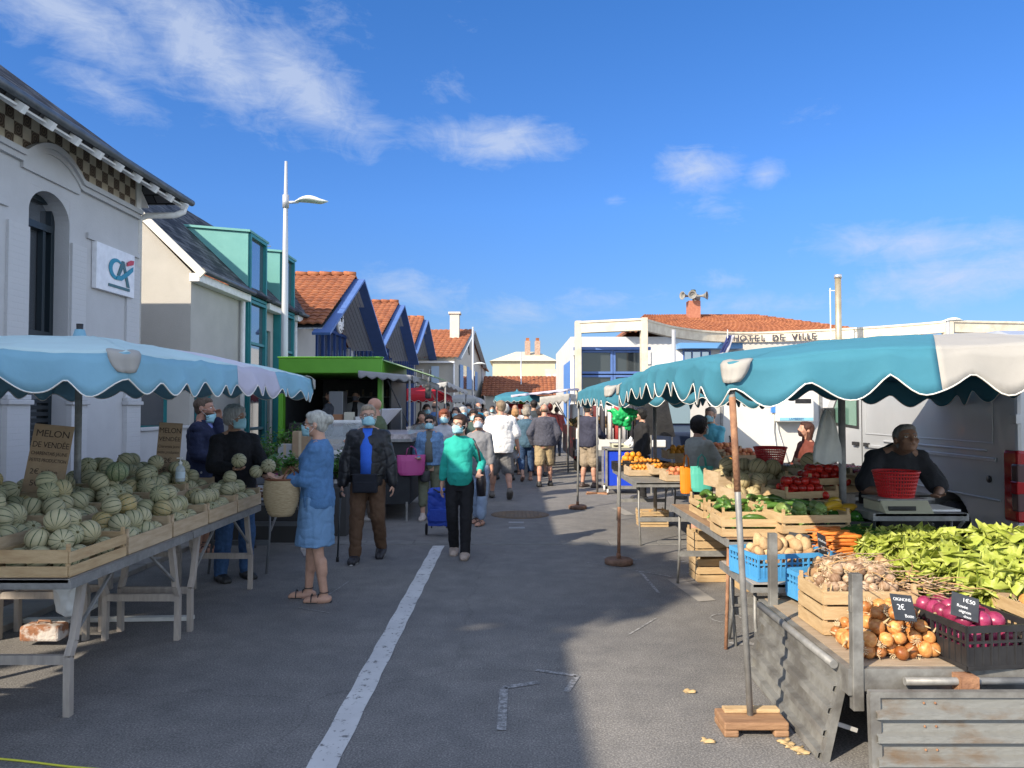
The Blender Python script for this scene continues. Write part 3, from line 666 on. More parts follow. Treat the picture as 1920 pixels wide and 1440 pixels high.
for y0 in (5.0, 9.47):
    # arched head: fill between rectangle and the arc
    yc = y0+.44; pts = [(y0, 4.56), (y0, 4.12)]
    # the wall above 4.12 is solid in wall_open, so the arch is an applied darker opening carved by a raised surround
    ar = MB(); n = 16
    for sgn, rr in ((1, 0),):
        outer = [(yc + .60*cos(pi - pi*i/n), 4.12 + .50*sin(pi*i/n)) for i in range(n+1)]; inner = [(yc + .44*cos(pi - pi*i/n), 4.12 + .34*sin(pi*i/n)) for i in range(n+1)]
        vs = [(-5.985, a, b) for a, b in outer] + [(-5.985, a, b) for a, b in inner]; ar.add(vs, [(i, i+1, n+2+i, n+1+i) for i in range(n)])
    for k0, k1, ye in ((0, n//2, y0), (n//2, n, y0+.88)):
        arc = [(yc + .44*cos(pi - pi*i/n), 4.12 + .34*sin(pi*i/n)) for i in range(k0, k1+1)]; MB().prism(arc + [(ye, 4.46)], 'x', -6.348, -6.002).build('arch_spandrel', M_white, bk)
    for yc2 in (yc,): MB().prism([(yc2-.62, 4.60)] + [(yc2-.62+1.24*i/20, 4.745 + .26*max(0, cos((i/20-.5)*pi))**.8) for i in range(21)] + [(yc2+.62, 4.60)], 'x', -5.999, -5.96).build('arch_infill', M_white, bk)
    w = win_x(bk, -6.30, y0+.0, y0+.88, .36, 4.45, M_darkb, rows=1, cols=1, depth=.1, fw=.075)
    MB().box(-6.29, -6.18, y0+.076, y0+.804, 4.0, 4.09).box(-6.27, -6.19, y0+.076, y0+.804, 2.55, 2.67).build('transom', M_darkb, w); MB().box(-6.27, -6.2, y0+.62, y0+.68, 2.67, 4.05).build('mullion', M_darkb, w)
    lv = MB()
    for i in range(16): lv.box(-6.23, -6.185, y0+.08, y0+.80, .45+i*.085, .45+i*.085+.05)
    lv.build('shutter', mat('dark_louvre', (.01,.015,.02), .5), w)
def brickfn(nt, N, L, b):
    tc = N.new('ShaderNodeTexCoord').outputs['Object']; sp = N.new('ShaderNodeSeparateXYZ'); L.new(tc, sp.inputs[0]); cb = N.new('ShaderNodeCombineXYZ'); L.new(sp.outputs[1], cb.inputs[0]); L.new(sp.outputs[2], cb.inputs[1])
    br = N.new('ShaderNodeTexBrick'); L.new(cb.outputs[0], br.inputs['Vector']); br.inputs['Scale'].default_value = 1; br.inputs['Brick Width'].default_value = .22; br.inputs['Row Height'].default_value = .075; br.inputs['Mortar Size'].default_value = .008
    b.inputs['Base Color'].default_value = (.53,.535,.55,1); N_bump(N, L, b, br.outputs['Fac'], .5, -.01)
M_pbrick = node_mat('painted_brick', brickfn, .8)
for a, b_ in ((3.32, 3.7), (4.62, 4.98), (5.9, 6.3), (9.05, 9.45), (10.37, 10.72), (11.86, 12.262)):
    MB().box(-6.0, -5.965, a, b_, 1.82, 3.9).build('pilaster', M_pbrick, bk); MB().box(-6.0, -5.93, a-.02, b_+.01, .0, 1.70).build('plinth', M_pbrick, bk)
    MB().box(-6.0, -5.89, a-.05, b_+.03, 1.70, 1.76).box(-6.0, -5.92, a-.03, b_+.02, 1.76, 1.82).build('plinth_cap', M_white, bk, bevel=.01)
mo = MB()
def mould(x1, dz, th):
    pts = []
    yy = 3.32
    while yy <= 12.27:
        z = 4.74
        for yc in (5.44, 9.91):
            t = (yy-yc)/.62
            if abs(t) < 1: z = 4.74 + .26*cos(t*pi/2)**.8
        pts.append((yy, z)); yy += .05
    o = len(mo.v); n = len(pts)
    for yy, z in pts: mo.v += [(-6.0, yy, z+dz), (x1, yy, z+dz), (x1, yy, z+dz+th), (-6.0, yy, z+dz+th)]
    for i in range(n-1):
        a = o+i*4
        for k in range(4): mo.f.append((a+k, a+(k+1) % 4, a+4+(k+1) % 4, a+4+k)); mo.sm.append(False)
    mo.f += [(o, o+1, o+2, o+3), (o+4*(n-1)+3, o+4*(n-1)+2, o+4*(n-1)+1, o+4*(n-1))]; mo.sm += [False]*2
mould(-5.90, 0, .07); mould(-5.94, -.07, .07); mo.box(-6, -5.965, 10.75, 12.24, 4.05, 4.13); mo.box(-6, -5.965, 6.3, 9.05, 4.05, 4.13); mo.build('moulding', M_white, bk)
def tilefn(nt, N, L, b):
    tc = N.new('ShaderNodeTexCoord').outputs['Object']; sp = N.new('ShaderNodeSeparateXYZ'); L.new(tc, sp.inputs[0]); cb = N.new('ShaderNodeCombineXYZ'); L.new(sp.outputs[1], cb.inputs[0]); L.new(sp.outputs[2], cb.inputs[1])
    ck = N.new('ShaderNodeTexChecker'); ck.inputs['Scale'].default_value = 1/.165; L.new(cb.outputs[0], ck.inputs['Vector'])
    mg = N.new('ShaderNodeVectorMath'); mg.operation = 'SCALE'; mg.inputs['Scale'].default_value = 1/.165; L.new(cb.outputs[0], mg.inputs[0]); fr = N.new('ShaderNodeVectorMath'); fr.operation = 'FRACTION'; L.new(mg.outputs[0], fr.inputs[0])
    sb = N.new('ShaderNodeVectorMath'); sb.operation = 'SUBTRACT'; sb.inputs[1].default_value = (.5,.5,0); L.new(fr.outputs[0], sb.inputs[0]); le = N.new('ShaderNodeVectorMath'); le.operation = 'LENGTH'; L.new(sb.outputs[0], le.inputs[0])
    sn = N.new('ShaderNodeMath'); sn.operation = 'MULTIPLY'; sn.inputs[1].default_value = 30; L.new(le.outputs['Value'], sn.inputs[0]); s2 = N.new('ShaderNodeMath'); s2.operation = 'SINE'; L.new(sn.outputs[0], s2.inputs[0])
    orn = N_ramp(N, L, s2.outputs[0], [(.3, (.07,.045,.03)), (.6, (.20,.15,.10))]); c = N_mix(N, L, ck.outputs['Fac'], orn, N_ramp(N, L, N_noise(N, L, tc, 7, 4), [(.3, (.46,.40,.30)), (.7, (.58,.52,.40))])); L.new(c, b.inputs['Base Color']); b.inputs['Roughness'].default_value = .35
MB().box(-6.0, -5.975, 3.32, 12.1, 4.70, 5.36).build('tile_frieze', node_mat('frieze_tiles', tilefn, .4), bk)
MB().box(-6.0, -5.955, 12.1, 12.252, 4.8, 5.42).build('frieze_post', M_whitep, bk)
# roof: hipped at the far end
E0, E1 = -5.38, 12.62; ze = 5.06; rid = (-9.4, 8.6, 8.2)
slab([(E0, 3.0, ze), (E0, E1, ze), rid, (-9.4, 3.0, 8.2)], .08, 'roof', M_slate, bk); slab([(E0, E1, ze), (-13.4, E1, ze), rid], .08, 'roof_hip', M_slate, bk); slab([(-13.4, 3.0, ze), (-13.4, E1, ze), rid, (-9.4, 3.0, 8.2)], .08, 'roof_back', M_slate, bk)
MB().tube([(E0+.05, 2.9, ze-.0), (E0+.05, E1+.08, ze-.0)], .052, 12).build('gutter', M_zinc, bk)
MB().add([(E0, 3, ze-.10), (E0, E1, ze-.10), (-6.02, E1, ze+.36), (-6.02, 3, ze+.36)], [(0, 1, 2, 3)]).add([(-6.0, E1-.02, ze-.10), (-6.0, 12.26, ze+.2), (-12, 12.26, ze+.2), (-12, E1-.02, ze-.1)], [(0, 1, 2, 3)]).build('soffit', M_whitep, bk, solid=.02)
yy = 3.1
while yy < 12.6: MB().bar((-6.0, yy, ze+.30), (E0+.06, yy, ze-.14), .07, .10).build('rafter_end', M_whitep, bk); yy += .52
MB().tube([(E0+.03, 12.5, ze-.06), (E0-.0, 12.48, ze-.2), (E0-.1, 12.42, ze-.27), (-5.9, 12.33, ze-.30), (-6.02, 12.31, ze-.38), (-6.02, 12.31, 0)], .05, 12).build('downpipe', M_whitep, bk)
# framed panel with the bank's emblem
sg = MB().box(-5.995, -5.925, 10.9, 12.0, 3.37, 4.04).build('sign_panel', col((.70,.71,.75), .35), bk, bevel=.004)
def LG(u, w): return (11.22+u*.72, 3.45+w*.47)
def poly_x(pts, name, m, x=-5.92): return MB().prism([LG(*p) for p in pts], 'x', x-.003, x+.003).build(name, m, sg)
cT = col((.01,.22,.34), .4); cG_ = col((.035,.12,.14), .4); cR = col((.50,.03,.05), .4)
outer = [(.30+.30*cos(R(a)), .60+.34*sin(R(a))) for a in range(50, 281, 15)]; inner = [(.36+.22*cos(R(a)), .60+.24*sin(R(a))) for a in range(280, 49, -15)]
n = len(outer); rg = MB(); pts = [LG(*p) for p in outer] + [LG(*p) for p in inner]; pts = [(-5.917, a, b) for a, b in pts]
rg.add(pts, [(i, i+1, 2*n-2-i, 2*n-1-i) for i in range(n-1)]); rg.build('letter_C', cT, sg, solid=.004)
poly_x([(.33, .42), (.52, .93), (.62, .93), (.86, .12), (.74, .12), (.58, .72), (.44, .42)], 'letter_A', cG_, -5.917)
poly_x([(.28, .27), (.50, .28), (.80, .52), (.98, .70), (.99, .86), (.80, .70), (.5, .44), (.32, .40)], 'swoosh', cT, -5.911)
poly_x([(.70, .80), (.98, .92), (1.0, 1.06), (.86, 1.04), (.72, .93)], 'accent', cR, -5.905)
poly_x([(.0, .0), (.86, .0), (.86, .09), (.0, .09)], 'underline', cG_, -5.917)
shift_children(bk)
for c in sg.children:
    pass
# ---- plain building just behind the camera and an added tree: out of the frame, they shade the street
nb = thing('unseen_neighbour_building', 'unseen white flat roofed building left of the camera, shading the street', 'building', (-6, -6, 0))
MB().box(-8.1, -6, -18, -.6, 0, 5.3).build('wall', M_white, nb); MB().box(-8.2, -5.9, -18.1, -.52, 5.301, 5.45).build('parapet', M_whitep, nb)
for y0 in (-14, -10, -6, -3): win_x(nb, -6.0, y0, y0+1.1, 1, 2.4, M_darkb, 2, 2)
shift_children(nb)
tt_ = thing('added_shade_tree', 'unseen leafy tree added behind the building left of the camera to shade the road', 'tree', (-10.6, -2.2, 0)); rd = random.Random(8)
MB().tube([(0, 0, 0), (.1, .05, 3), (.2, .2, 5.5), (.4, .3, 7.4)], [.2, .17, .13, .05], 10).build('added_tree_trunk', mat('added_tree_bark', (.12,.09,.06), .9), tt_); q = MB()
for i in range(5200):
    a, b_, c_ = rd.gauss(0, 1), rd.gauss(0, 1), rd.gauss(0, 1); l_ = sqrt(a*a+b_*b_+c_*c_); f = rd.random()**.4; p = Vector((.7+a/l_*2.3*f, .4+b_/l_*1.9*f, 7.95+c_/l_*1.12*f)); u = Vector((rd.uniform(-1, 1), rd.uniform(-1, 1), rd.uniform(-1, 1)))*.13; w = Vector((rd.uniform(-1, 1), rd.uniform(-1, 1), rd.uniform(-1, 1)))*.13
    q.add([p-u, p+w, p+u, p-w], [(0, 1, 2, 3)])
q.build('added_tree_crown', mat('added_tree_leaf', (.05,.11,.02), .7, c2=(.08,.16,.03), ns=3), tt_)
lw = thing('low_wall', 'low white rendered wall with grey plinth between the bank and the teal trimmed building', 'wall', (-6.05, 13.2, 0))
MB().box(-.12, .1, -.93, 1.08, 0, 1.28).build('wall', M_white, lw, bevel=.01); MB().box(-.14, .13, -.93, 1.08, .0, .3).build('plinth', plaster((.3,.3,.31)), lw)
MB().box(-.15, .14, -.93, 1.08, 1.28, 1.33).build('coping', M_white, lw, bevel=.01)
# ---- second building: slate roof, teal dormers
b2 = thing('teal_dormer_building', 'cream building with slate roof and two tall teal glazed dormer bays', 'building', (-6, 14.3, 0))
wall_open(b2, 'front_wall', M_beige, 'x', -6, -.3, 14.3, 17.05, 0, 4.2, [(14.5, 15.5, .5, 2.3)]); wall_open(b2, 'front_wall', M_beige, 'x', -6, -.3, 20.75, 23.4, 0, 4.2, [])
wall_open(b2, 'infill_wall', M_beige, 'x', -6.05, -.25, 18.35, 19.4, 0, 4.2, [(18.55, 19.2, 0, 3.55)])
wall_open(b2, 'side_wall', M_beige, 'y', 14.3, .3, -10.5, -6.3, 0, 4.2, [(-7.8, -6.42, 1.25, 2.45)])
gw = MB().prism([(-10.7, 4.2), (-6.0, 4.2), (-8.35, 6.55)], 'y', 14.301, 14.6); gw.build('gable', M_beige, b2)
MB().box(-10.7, -10.4, 14.6, 21, 0, 4.2).build('rear_wall', M_beige, b2)
win_y(b2, 14.5, -7.8, -6.42, 1.25, 2.45, M_teal, 1, 1, .2, .07); win_x(b2, -6.2, 14.5, 15.5, .5, 2.3, M_teal, 1, 2, .12)
slab([(-5.75, 14.2, 4.22), (-5.75, 23.5, 4.22), (-8.35, 23.5, 6.72), (-8.35, 14.2, 6.72)], .07, 'roof', M_slate, b2); slab([(-10.95, 14.2, 4.22), (-10.95, 21.2, 4.22), (-8.35, 21.2, 6.72), (-8.35, 14.2, 6.72)], .07, 'roof_back', M_slate, b2)
MB().bar((-5.72, 14.17, 4.12), (-8.35, 14.17, 6.65), .06, .14).build('verge_board', col((.66,.63,.55)), b2)
MB().tube([(-5.73, 14.15, 4.20), (-5.73, 17.03, 4.20)], .05, 10).build('gutter', M_zinc, b2); MB().tube([(-5.73, 18.4, 4.20), (-5.73, 19.38, 4.20)], .05, 10).build('gutter', M_zinc, b2); MB().tube([(-5.73, 20.75, 4.20), (-5.73, 23.5, 4.20)], .05, 10).build('gutter', M_zinc, b2)
for ya, yb in ((14.2, 17.03), (18.37, 19.38), (20.78, 23.5)): MB().box(-6, -5.80, ya, yb, 4.0, 4.16).build('cornice', M_whitep, b2, bevel=.015)
MB().tube([(-5.92, 16.85, 4.0), (-5.92, 16.85, 0)], .05, 12).build('downpipe', M_whitep, b2)
MB().tube([(-5.92, 20.95, 4.0), (-5.92, 20.95, 0)], .05, 12).build('downpipe', M_whitep, b2)
for y0, top, bk_ in ((17.07, 5.60, -7.35), (19.42, 5.62, -7.35)):
    y1 = y0+1.25
    for ya in (y0, y1-.04): MB().prism([(-5.9, 4.1), (-5.9, top), (bk_, top+.12), (bk_-.2, top+.12), (-6.2, 4.25)], 'y', ya, ya+.04).build('dormer_cheek', M_copper, b2)
    MB().add([(-5.84, y0-.05, top), (-5.84, y1+.05, top), (bk_-.1, y1+.05, top+.13), (bk_-.1, y0-.05, top+.13)], [(0, 1, 2, 3)]).build('dormer_roof', M_copper, b2, solid=.05)
    MB().box(-6.25, -5.88, y0, y0+.05, 0, 4.1).box(-6.25, -5.88, y1-.05, y1, 0, 4.1).build('bay_side', M_teal, b2)
    win_x(b2, -5.95, y0+.05, y1-.05, 4.1, top-.03, M_teal, 1, 1, .1, .07); win_x(b2, -5.95, y0+.05, y1-.05, .2, 4.08, M_teal, 4, 1, .1, .07)
MB().box(-6.2, -6.12, 18.55, 19.2, 0, 3.55).build('shutter_door', M_teal, b2, bevel=.005)
sh = MB()
for z0 in (.3, 1.4, 2.5): sh.box(-6.12, -6.10, 18.65, 19.1, z0, z0+.95)
sh.build('door_panel', mat('teal_dark', (.015,.14,.16), .5), b2, bevel=.01)
tv = MB().tube([(-7.2, 20.9, 5.7), (-7.2, 20.9, 6.1)], .015, 6).bar((-7.6, 20.9, 6.1), (-6.6, 20.9, 6.06), .02).build('aerial', M_zinc, b2)
MB().box(-7.3, -7.1, 20.8, 21, 5.3, 5.72).build('aerial_mount', M_zinc, b2)
shift_children(b2)
# ---- market hall: three blue framed gables facing the street
def hall(y0, y1, ze0, ze1, zp, first, label):
    ym = (y0+y1)/2; h = thing('market_hall', label, 'building', (-5.2, ym, 0), group='gabled market halls along the street')
    xo, xw, xb = -5.2, -6.35, -14
    tile_roof((xo, y0, ze0), (xb, y0, ze0), (xo, ym, zp), (xb, ym, zp), 34, 17, 'roof', h); tile_roof((xo, y1, ze1), (xb, y1, ze1), (xo, ym, zp), (xb, ym, zp), 34, 17, 'roof', h)
    rt = MB()
    for i in range(22): rt.tube([(xo-.02-i*.4, ym, zp+.05), (xo-.42-i*.4, ym, zp+.08)], .085, 8)
    rt.build('ridge_tiles', M_clay, h)
    # blue barge boards
    for ya, za in ((y0, ze0), (y1, ze1)):
        MB().bar((xo+.03, ya-(.25 if ya < ym else -.25), za-.30), (xo+.03, ym, zp-.14), .07, .50, up=(1, 0, 0)).build('barge_board', M_blue, h)
    # slatted soffit
    for ya, za, s_ in ((y0, ze0, 1), (y1, ze1, -1)):
        sf = MB(); nn = 9
        for i in range(nn):
            x0 = xw + (xo-xw)*i/nn; x1 = xw + (xo-xw)*(i+.86)/nn
            sf.add([(x0, ya, za-.13), (x1, ya, za-.13), (x1, ym, zp-.2), (x0, ym, zp-.2)], [(0, 1, 2, 3)])
        sf.build('soffit', col((.48,.50,.54), .7), h, solid=.03)
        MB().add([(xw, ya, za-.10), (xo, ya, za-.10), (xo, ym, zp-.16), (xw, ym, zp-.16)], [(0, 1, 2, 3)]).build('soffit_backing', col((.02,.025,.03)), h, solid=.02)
    zb = min(ze0, ze1)-.15
    MB().prism([(y0+.3, zb), (y1-.3, zb), (ym, zp-.28)], 'x', xw-.05, xw).build('gable_glass', M_glass, h)
    mu = MB(); k = 11
    for i in range(k):
        yy = y0+.35+(y1-y0-.7)*i/(k-1); t = 1-abs(yy-ym)/((y1-y0)/2); mu.box(xw, xw+.09, yy-.03, yy+.03, .1, max(zb, zb + (zp-.3-zb)*t))
    mu.box(xw+.005, xw+.085, y0+.8, y1-.8, zb+.45, zb+.55); mu.box(xw+.005, xw+.085, y0+.3, y1-.3, 2.45, 2.55)
    mu.build('mullion_screen', mat('navy_paint', (.025,.07,.24), .5), h)
    MB().box(xw-.06, xw-.01, y0+.3, y1-.3, 0.0, zb).build('shopfront_glass', M_glass, h)
    MB().box(xw-.3, xw+.06, y0, y0+.4, 0, ze0-.1).build('pier', M_white, h); MB().box(xw-.3, xw+.06, y1-.4, y1, 0, ze1-.1).build('pier', M_white, h)
    MB().box(xw-7.6, xw-.35, y0, y0+.3, 0, ze0-.1).build('side_wall', M_white, h); MB().box(xw-7.6, xw-.35, y1-.3, y1, 0, ze1-.1).build('side_wall', M_white, h)
    if first:
        st = MB()
        for i in range(7): st.box(xw+.1, xw+.12, y0+.55+i*.62, y0+.85+i*.62, .2, zb-.6)
        st.build('white_stripes', M_whitep, h)
        ck = MB().lathe([(.0, -.05), (.37, -.05), (.40, 0), (.37, .05), (.0, .05)], 40, Matrix.Translation((xw+.60, y0+4.6, 4.5)) @ Matrix.Rotation(pi/2, 4, 'Y'), cap=False).build('clock', col((.8,.8,.8), .4), h)
        q = MB(); M0 = Matrix.Translation((xw+.66, y0+4.6, 4.5)) @ Matrix.Scale(.60, 4)
        for i in range(12): a = R(30*i); q.bar(M0 @ Vector((0, .47*sin(a), .47*cos(a))), M0 @ Vector((0, .57*sin(a), .57*cos(a))), .03, .012)
        q.build('hour_marks', col((.02,.02,.02)), ck); MB().bar(M0 @ Vector((.01, 0, 0)), M0 @ Vector((.01, .12, .42)), .03, .01).bar(M0 @ Vector((.01, 0, 0)), M0 @ Vector((.01, -.2, .2)), .03, .01).build('clock_hands', col((.02,.02,.02)), ck)
        MB().box(xw+.0, xw+.55, y0+4.56, y0+4.64, 4.47, 4.53).build('clock_bracket', M_blue, h)
    shift_children(h)
hall(21.0, 30.1, 3.95, 4.0, 6.04, True, 'nearest of the blue framed gabled halls, with a round white clock')
hall(30.1, 40.3, 4.35, 4.2, 6.45, False, 'middle blue framed gabled hall with orange tiled roof')
hall(40.3, 50.2, 4.75, 4.9, 6.9, False, 'farthest blue framed gabled hall, next to the cream house')
# ---- far end of the street
def house(name, label, cat, c0, c1, depth, ze, zp, m, gable_dir, nt_=18, rows=10, shut=()):   # c0-c1: base line of the gable wall
    c0, c1 = Vector(c0), Vector(c1); d = (c1-c0); w = d.length; d.normalize(); n = Vector((d.y, -d.x, 0)) if gable_dir > 0 else Vector((-d.y, d.x, 0)); bk_ = -n
    h = thing(name, label, cat, tuple(c0)); cm = (c0+c1)/2; up = Vector((0, 0, 1))
    def W_(a, s, z): return c0 + d*a*w + bk_*s + up*z
    MB().add([W_(0,0,0), W_(1,0,0), W_(1,0,ze), W_(.5,0,zp), W_(0,0,ze), W_(0,depth,0), W_(1,depth,0), W_(1,depth,ze), W_(.5,depth,zp), W_(0,depth,ze)],
             [(0,1,2,3,4), (9,8,7,6,5), (0,4,9,5), (1,6,7,2), (4,3,8,9), (3,2,7,8)]).build('wall', m, h)
    o = .35; e = -.3
    sl_ = (zp-ze)/(w/2)
    tile_roof(W_(0,e,ze) - d*o + up*(-sl_*o+.05), W_(0,depth+.2,ze) - d*o + up*(-sl_*o+.05), W_(.5,e,zp+.05), W_(.5,depth+.2,zp+.05), nt_, rows, 'roof', h, amp=.05)
    tile_roof(W_(1,e,ze) + d*o + up*(-sl_*o+.05), W_(1,depth+.2,ze) + d*o + up*(-sl_*o+.05), W_(.5,e,zp+.05), W_(.5,depth+.2,zp+.05), nt_, rows, 'roof', h, amp=.05)
    return h, W_, d, n
h4, W4, d4, n4 = house('gabled_house', 'cream house with blue shutters and gable oculus at the end of the hall row', 'house', (-3.75, 50, 0), (-2.45, 61, 0), 9, 4.9, 7.15, M_house, 1, 26, 14)
MB().bar(W4(0,-.32,4.75), W4(.5,-.32,7.1), .08, .3, up=n4).bar(W4(1,-.32,4.75), W4(.5,-.32,7.1), .08, .3, up=n4).build('barge_board', col((.42,.47,.5)), h4)
for a, z0, z1 in ((.30, 2.9, 4.5), (.62, 2.9, 4.3)):
    MB().bar(W4(a-.055,-.06,(z0+z1)/2), W4(a+.055,-.06,(z0+z1)/2), .08, z1-z0).build('window', M_glass, h4)
    for s_ in (-.11, .11): MB().bar(W4(a+s_-.05,-.08,(z0+z1)/2), W4(a+s_+.05,-.08,(z0+z1)/2), .06, z1-z0).build('shutter', mat('faded_blue', (.22,.36,.58), .7), h4)
MB().lathe([(.0, 0), (.5, 0), (.5, .08), (0, .08)], 24, Matrix.Translation(W4(.5,.02,5.9)) @ Matrix.Rotation(pi/2, 4, 'Y'), cap=False).build('oculus', col((.3,.3,.3)), h4)
for x0 in (-6.3, -5.4): win_y(h4, 50.4, x0-.0, x0+.5, 3.0, 4.1, M_whitep, 2, 1, .42)
MB().box(-5.25, -4.75, 49.9, 49.97, 2.9, 4.3).build('shutter', mat('pale_shutter', (.45,.58,.72), .7), h4)
MB().box(-4.35, -3.7, 53.6, 54.4, 6.3, 8.15).box(-4.45, -3.6, 53.5, 54.5, 8.15, 8.3).build('chimney', M_house, h4, bevel=.02)
MB().box(-12.6, -3.75, 49.7, 49.99, 4.5, 4.62).build('cornice', M_whitep, h4)
MB().tube([(-3.78, 49.85, 4.6), (-3.78, 49.85, 0)], .06, 8).build('downpipe', M_whitep, h4)
MB().bar(W4(.15,-.07,2.5), W4(.4,-.07,2.5), .06, .5).build('shop_sign', col((.62,.55,.38)), h4)
shift_children(h4)
# cream villa far right of the street end
h5 = thing('cream_villa', 'tall cream house with two brick chimneys far down the street', 'house', (1, 78, 0))
MB().box(-1.9, 4.2, 75, 84, 0, 6.1).build('wall', plaster((.58,.52,.36)), h5); MB().box(3.2, 4.7, 74.6, 76.4, 0, 5.3).build('annex', plaster((.55,.52,.45)), h5)
MB().add([(-2.2, 74.7, 6.1), (4.5, 74.7, 6.1), (4.5, 84.3, 6.1), (-2.2, 84.3, 6.1), (.4, 79, 7.3), (2.6, 79, 7.3), (2.6, 81, 7.3), (.4, 81, 7.3)], [(0,1,5,4), (1,2,6,5), (2,3,7,6), (3,0,4,7), (4,5,6,7)]).build('roof', plaster((.62,.57,.42)), h5)
for x0 in (1.3, 2.3):
    MB().box(x0, x0+.55, 77.3, 77.9, 6.6, 8.3).build('chimney', mat('chimney_brick', (.3,.2,.15), .9, c2=(.42,.3,.24), ns=8), h5, bevel=.02)
    MB().box(x0+.1, x0+.45, 77.45, 77.75, 8.3, 8.6).build('chimney_pot', M_clay, h5)
for x0 in (3.35, 4.0): MB().box(x0, x0+.4, 74.56, 74.6, 3.0, 4.8).build('shutter', M_whitep, h5)
shift_children(h5)
h6, W6, d6, n6 = house('low_house', 'long low house with weathered orange roof in front of the cream villa', 'house', (-2.0, 58, 0), (-1.9, 66, 0), 9, 2.5, 4.0, M_house, -1, 30, 10)
shift_children(h6)
h7 = thing('roofed_annex', 'small orange tiled lean-to between the low house and the cream villa', 'house', (1, 66, 0))
MB().box(.9, 3.1, 66, 70, 0, 2.9).build('wall', M_house, h7); tile_roof((.3, 65.6, 2.9), (3.0, 65.6, 2.9), (1.2, 69, 4.1), (3.2, 69, 4.1), 12, 6, 'roof', h7, amp=.05); shift_children(h7)
hs_ = thing('grey_shop_house', 'grey rendered shop house with dark doorway past the gabled house', 'house', (-2.6, 63, 0))
MB().box(-9, -2.4, 61.2, 70, 0, 5).build('wall', plaster((.42,.42,.42)), hs_); MB().box(-2.4, -2.36, 62, 63.4, 0, 2.4).build('door', col((.02,.02,.03)), hs_); slab([(-2.1, 61, 4.9), (-2.1, 70.2, 4.9), (-5.7, 70.2, 6.4), (-5.7, 61, 6.4)], .1, 'roof', M_clay, hs_); shift_children(hs_)
# backdrop houses and trees closing the street
for i, (x0, x1, y0, ht, cc, lb) in enumerate(((-30, -16, 70, 4.6, (.6,.57,.5), 'pale house hidden behind the market halls'), (-2, 9, 92, 3.6, (.6,.58,.52), 'low pale house closing the far end of the street'), (5.5, 14, 66, 3.2, (.45,.45,.45), 'low grey house behind the town hall'))):
    t = thing('distant_house', lb, 'house', (x0, y0, 0)); MB().box(x0, x1, y0, y0+9, 0, ht).build('wall', plaster(cc), t); tile_roof((x0-.3, y0-.3, ht), (x1+.3, y0-.3, ht), (x0-.3, y0+4.5, ht+1.6), (x1+.3, y0+4.5, ht+1.6), int((x1-x0)*2), 8, 'roof', t, amp=.05)
    slab([(x0-.3, y0+9.3, ht), (x1+.3, y0+9.3, ht), (x1+.3, y0+4.5, ht+1.6), (x0-.3, y0+4.5, ht+1.6)], .1, 'roof_back', M_clay, t); shift_children(t)
# ---- town hall
th = thing('town_hall', 'white orange roofed town hall behind a curved concrete beam lettered HOTEL DE VILLE', 'building', (8, 30, 0))
M_conc = mat('aged_concrete', (.66,.60,.48), .85, c2=(.52,.45,.35), ns=3, nd=8, bump=.2, bs=30)
ctrl = [(1083, 602, 0), (1207, 596, 0), (1235, 604, 0), (1260, 611, 0), (1315, 619, 0), (1370, 622, 0), (1410, 622.3, 0), (1452, 621, 0), (1544, 617, 0), (1636, 612, 0), (1728, 605, 0), (1780, 600, 0), (1925, 603, 0), (2150, 607, 0)]
bp_ = []
for px, py, _ in ctrl:
    y_ = 3.37*F/(762-py); bp_.append(P(px, py, y_))
ring = []
for i in range(len(bp_)-1):
    for k in range(6): ring.append(bp_[i].lerp(bp_[i+1], k/6))
ring.append(bp_[-1])
sm = ring[:]
for it in range(6):
    for i in range(1, len(sm)-1):
        if i in (6, 66): continue
        sm[i] = (ring[i-1]+ring[i]*2+ring[i+1])/4
    ring = sm[:]
bm_ = MB()
for i in range(len(ring)-1): pass
o = 0; zt = 5.05
for p in ring: bm_.v += [(p.x, p.y, zt-.46), (p.x, p.y, zt-.08), (p.x, p.y-.05, zt-.08), (p.x, p.y-.05, zt), (p.x, p.y+.4, zt), (p.x, p.y+.4, zt-.46)]
for i in range(len(ring)-1):
    for k in range(6): bm_.f.append((i*6+k, i*6+(k+1) % 6, i*6+6+(k+1) % 6, i*6+6+k)); bm_.sm.append(False)
bm_.build('curved_beam', M_conc, th)
col_ = MB()
for px in (1085, 1205, 1790):
    p = min(ring, key=lambda r: abs(r.x/r.y - (px-960)/F)); col_ = MB(); col_.box(p.x-.09, p.x+.15, p.y-.06, p.y+.42, 0, 5.07 if px != 1225 else 4.5); col_.build('column', M_conc, th, bevel=.02)
# letters on the beam
txt = 'HOTEL DE VILLE'
tpx = [1380, 1393, 1406, 1418, 1430, None, 1453, 1465, None, 1489, 1498, 1507, 1516, 1525]
for ch, px in zip(txt, tpx):
    if px is None: continue
    p = min(ring, key=lambda r: abs(r.x/r.y - (px-960)/F)); y_ = p.y-.02; x_ = (px-960)/F*y_*1.0
    text_mesh('letter', ch, .40, col((.05,.045,.06)), Matrix.Translation((x_, y_-.13, zt-.44)) @ Matrix.Rotation(pi/2, 4, 'X'), th, .02, bold=.004)
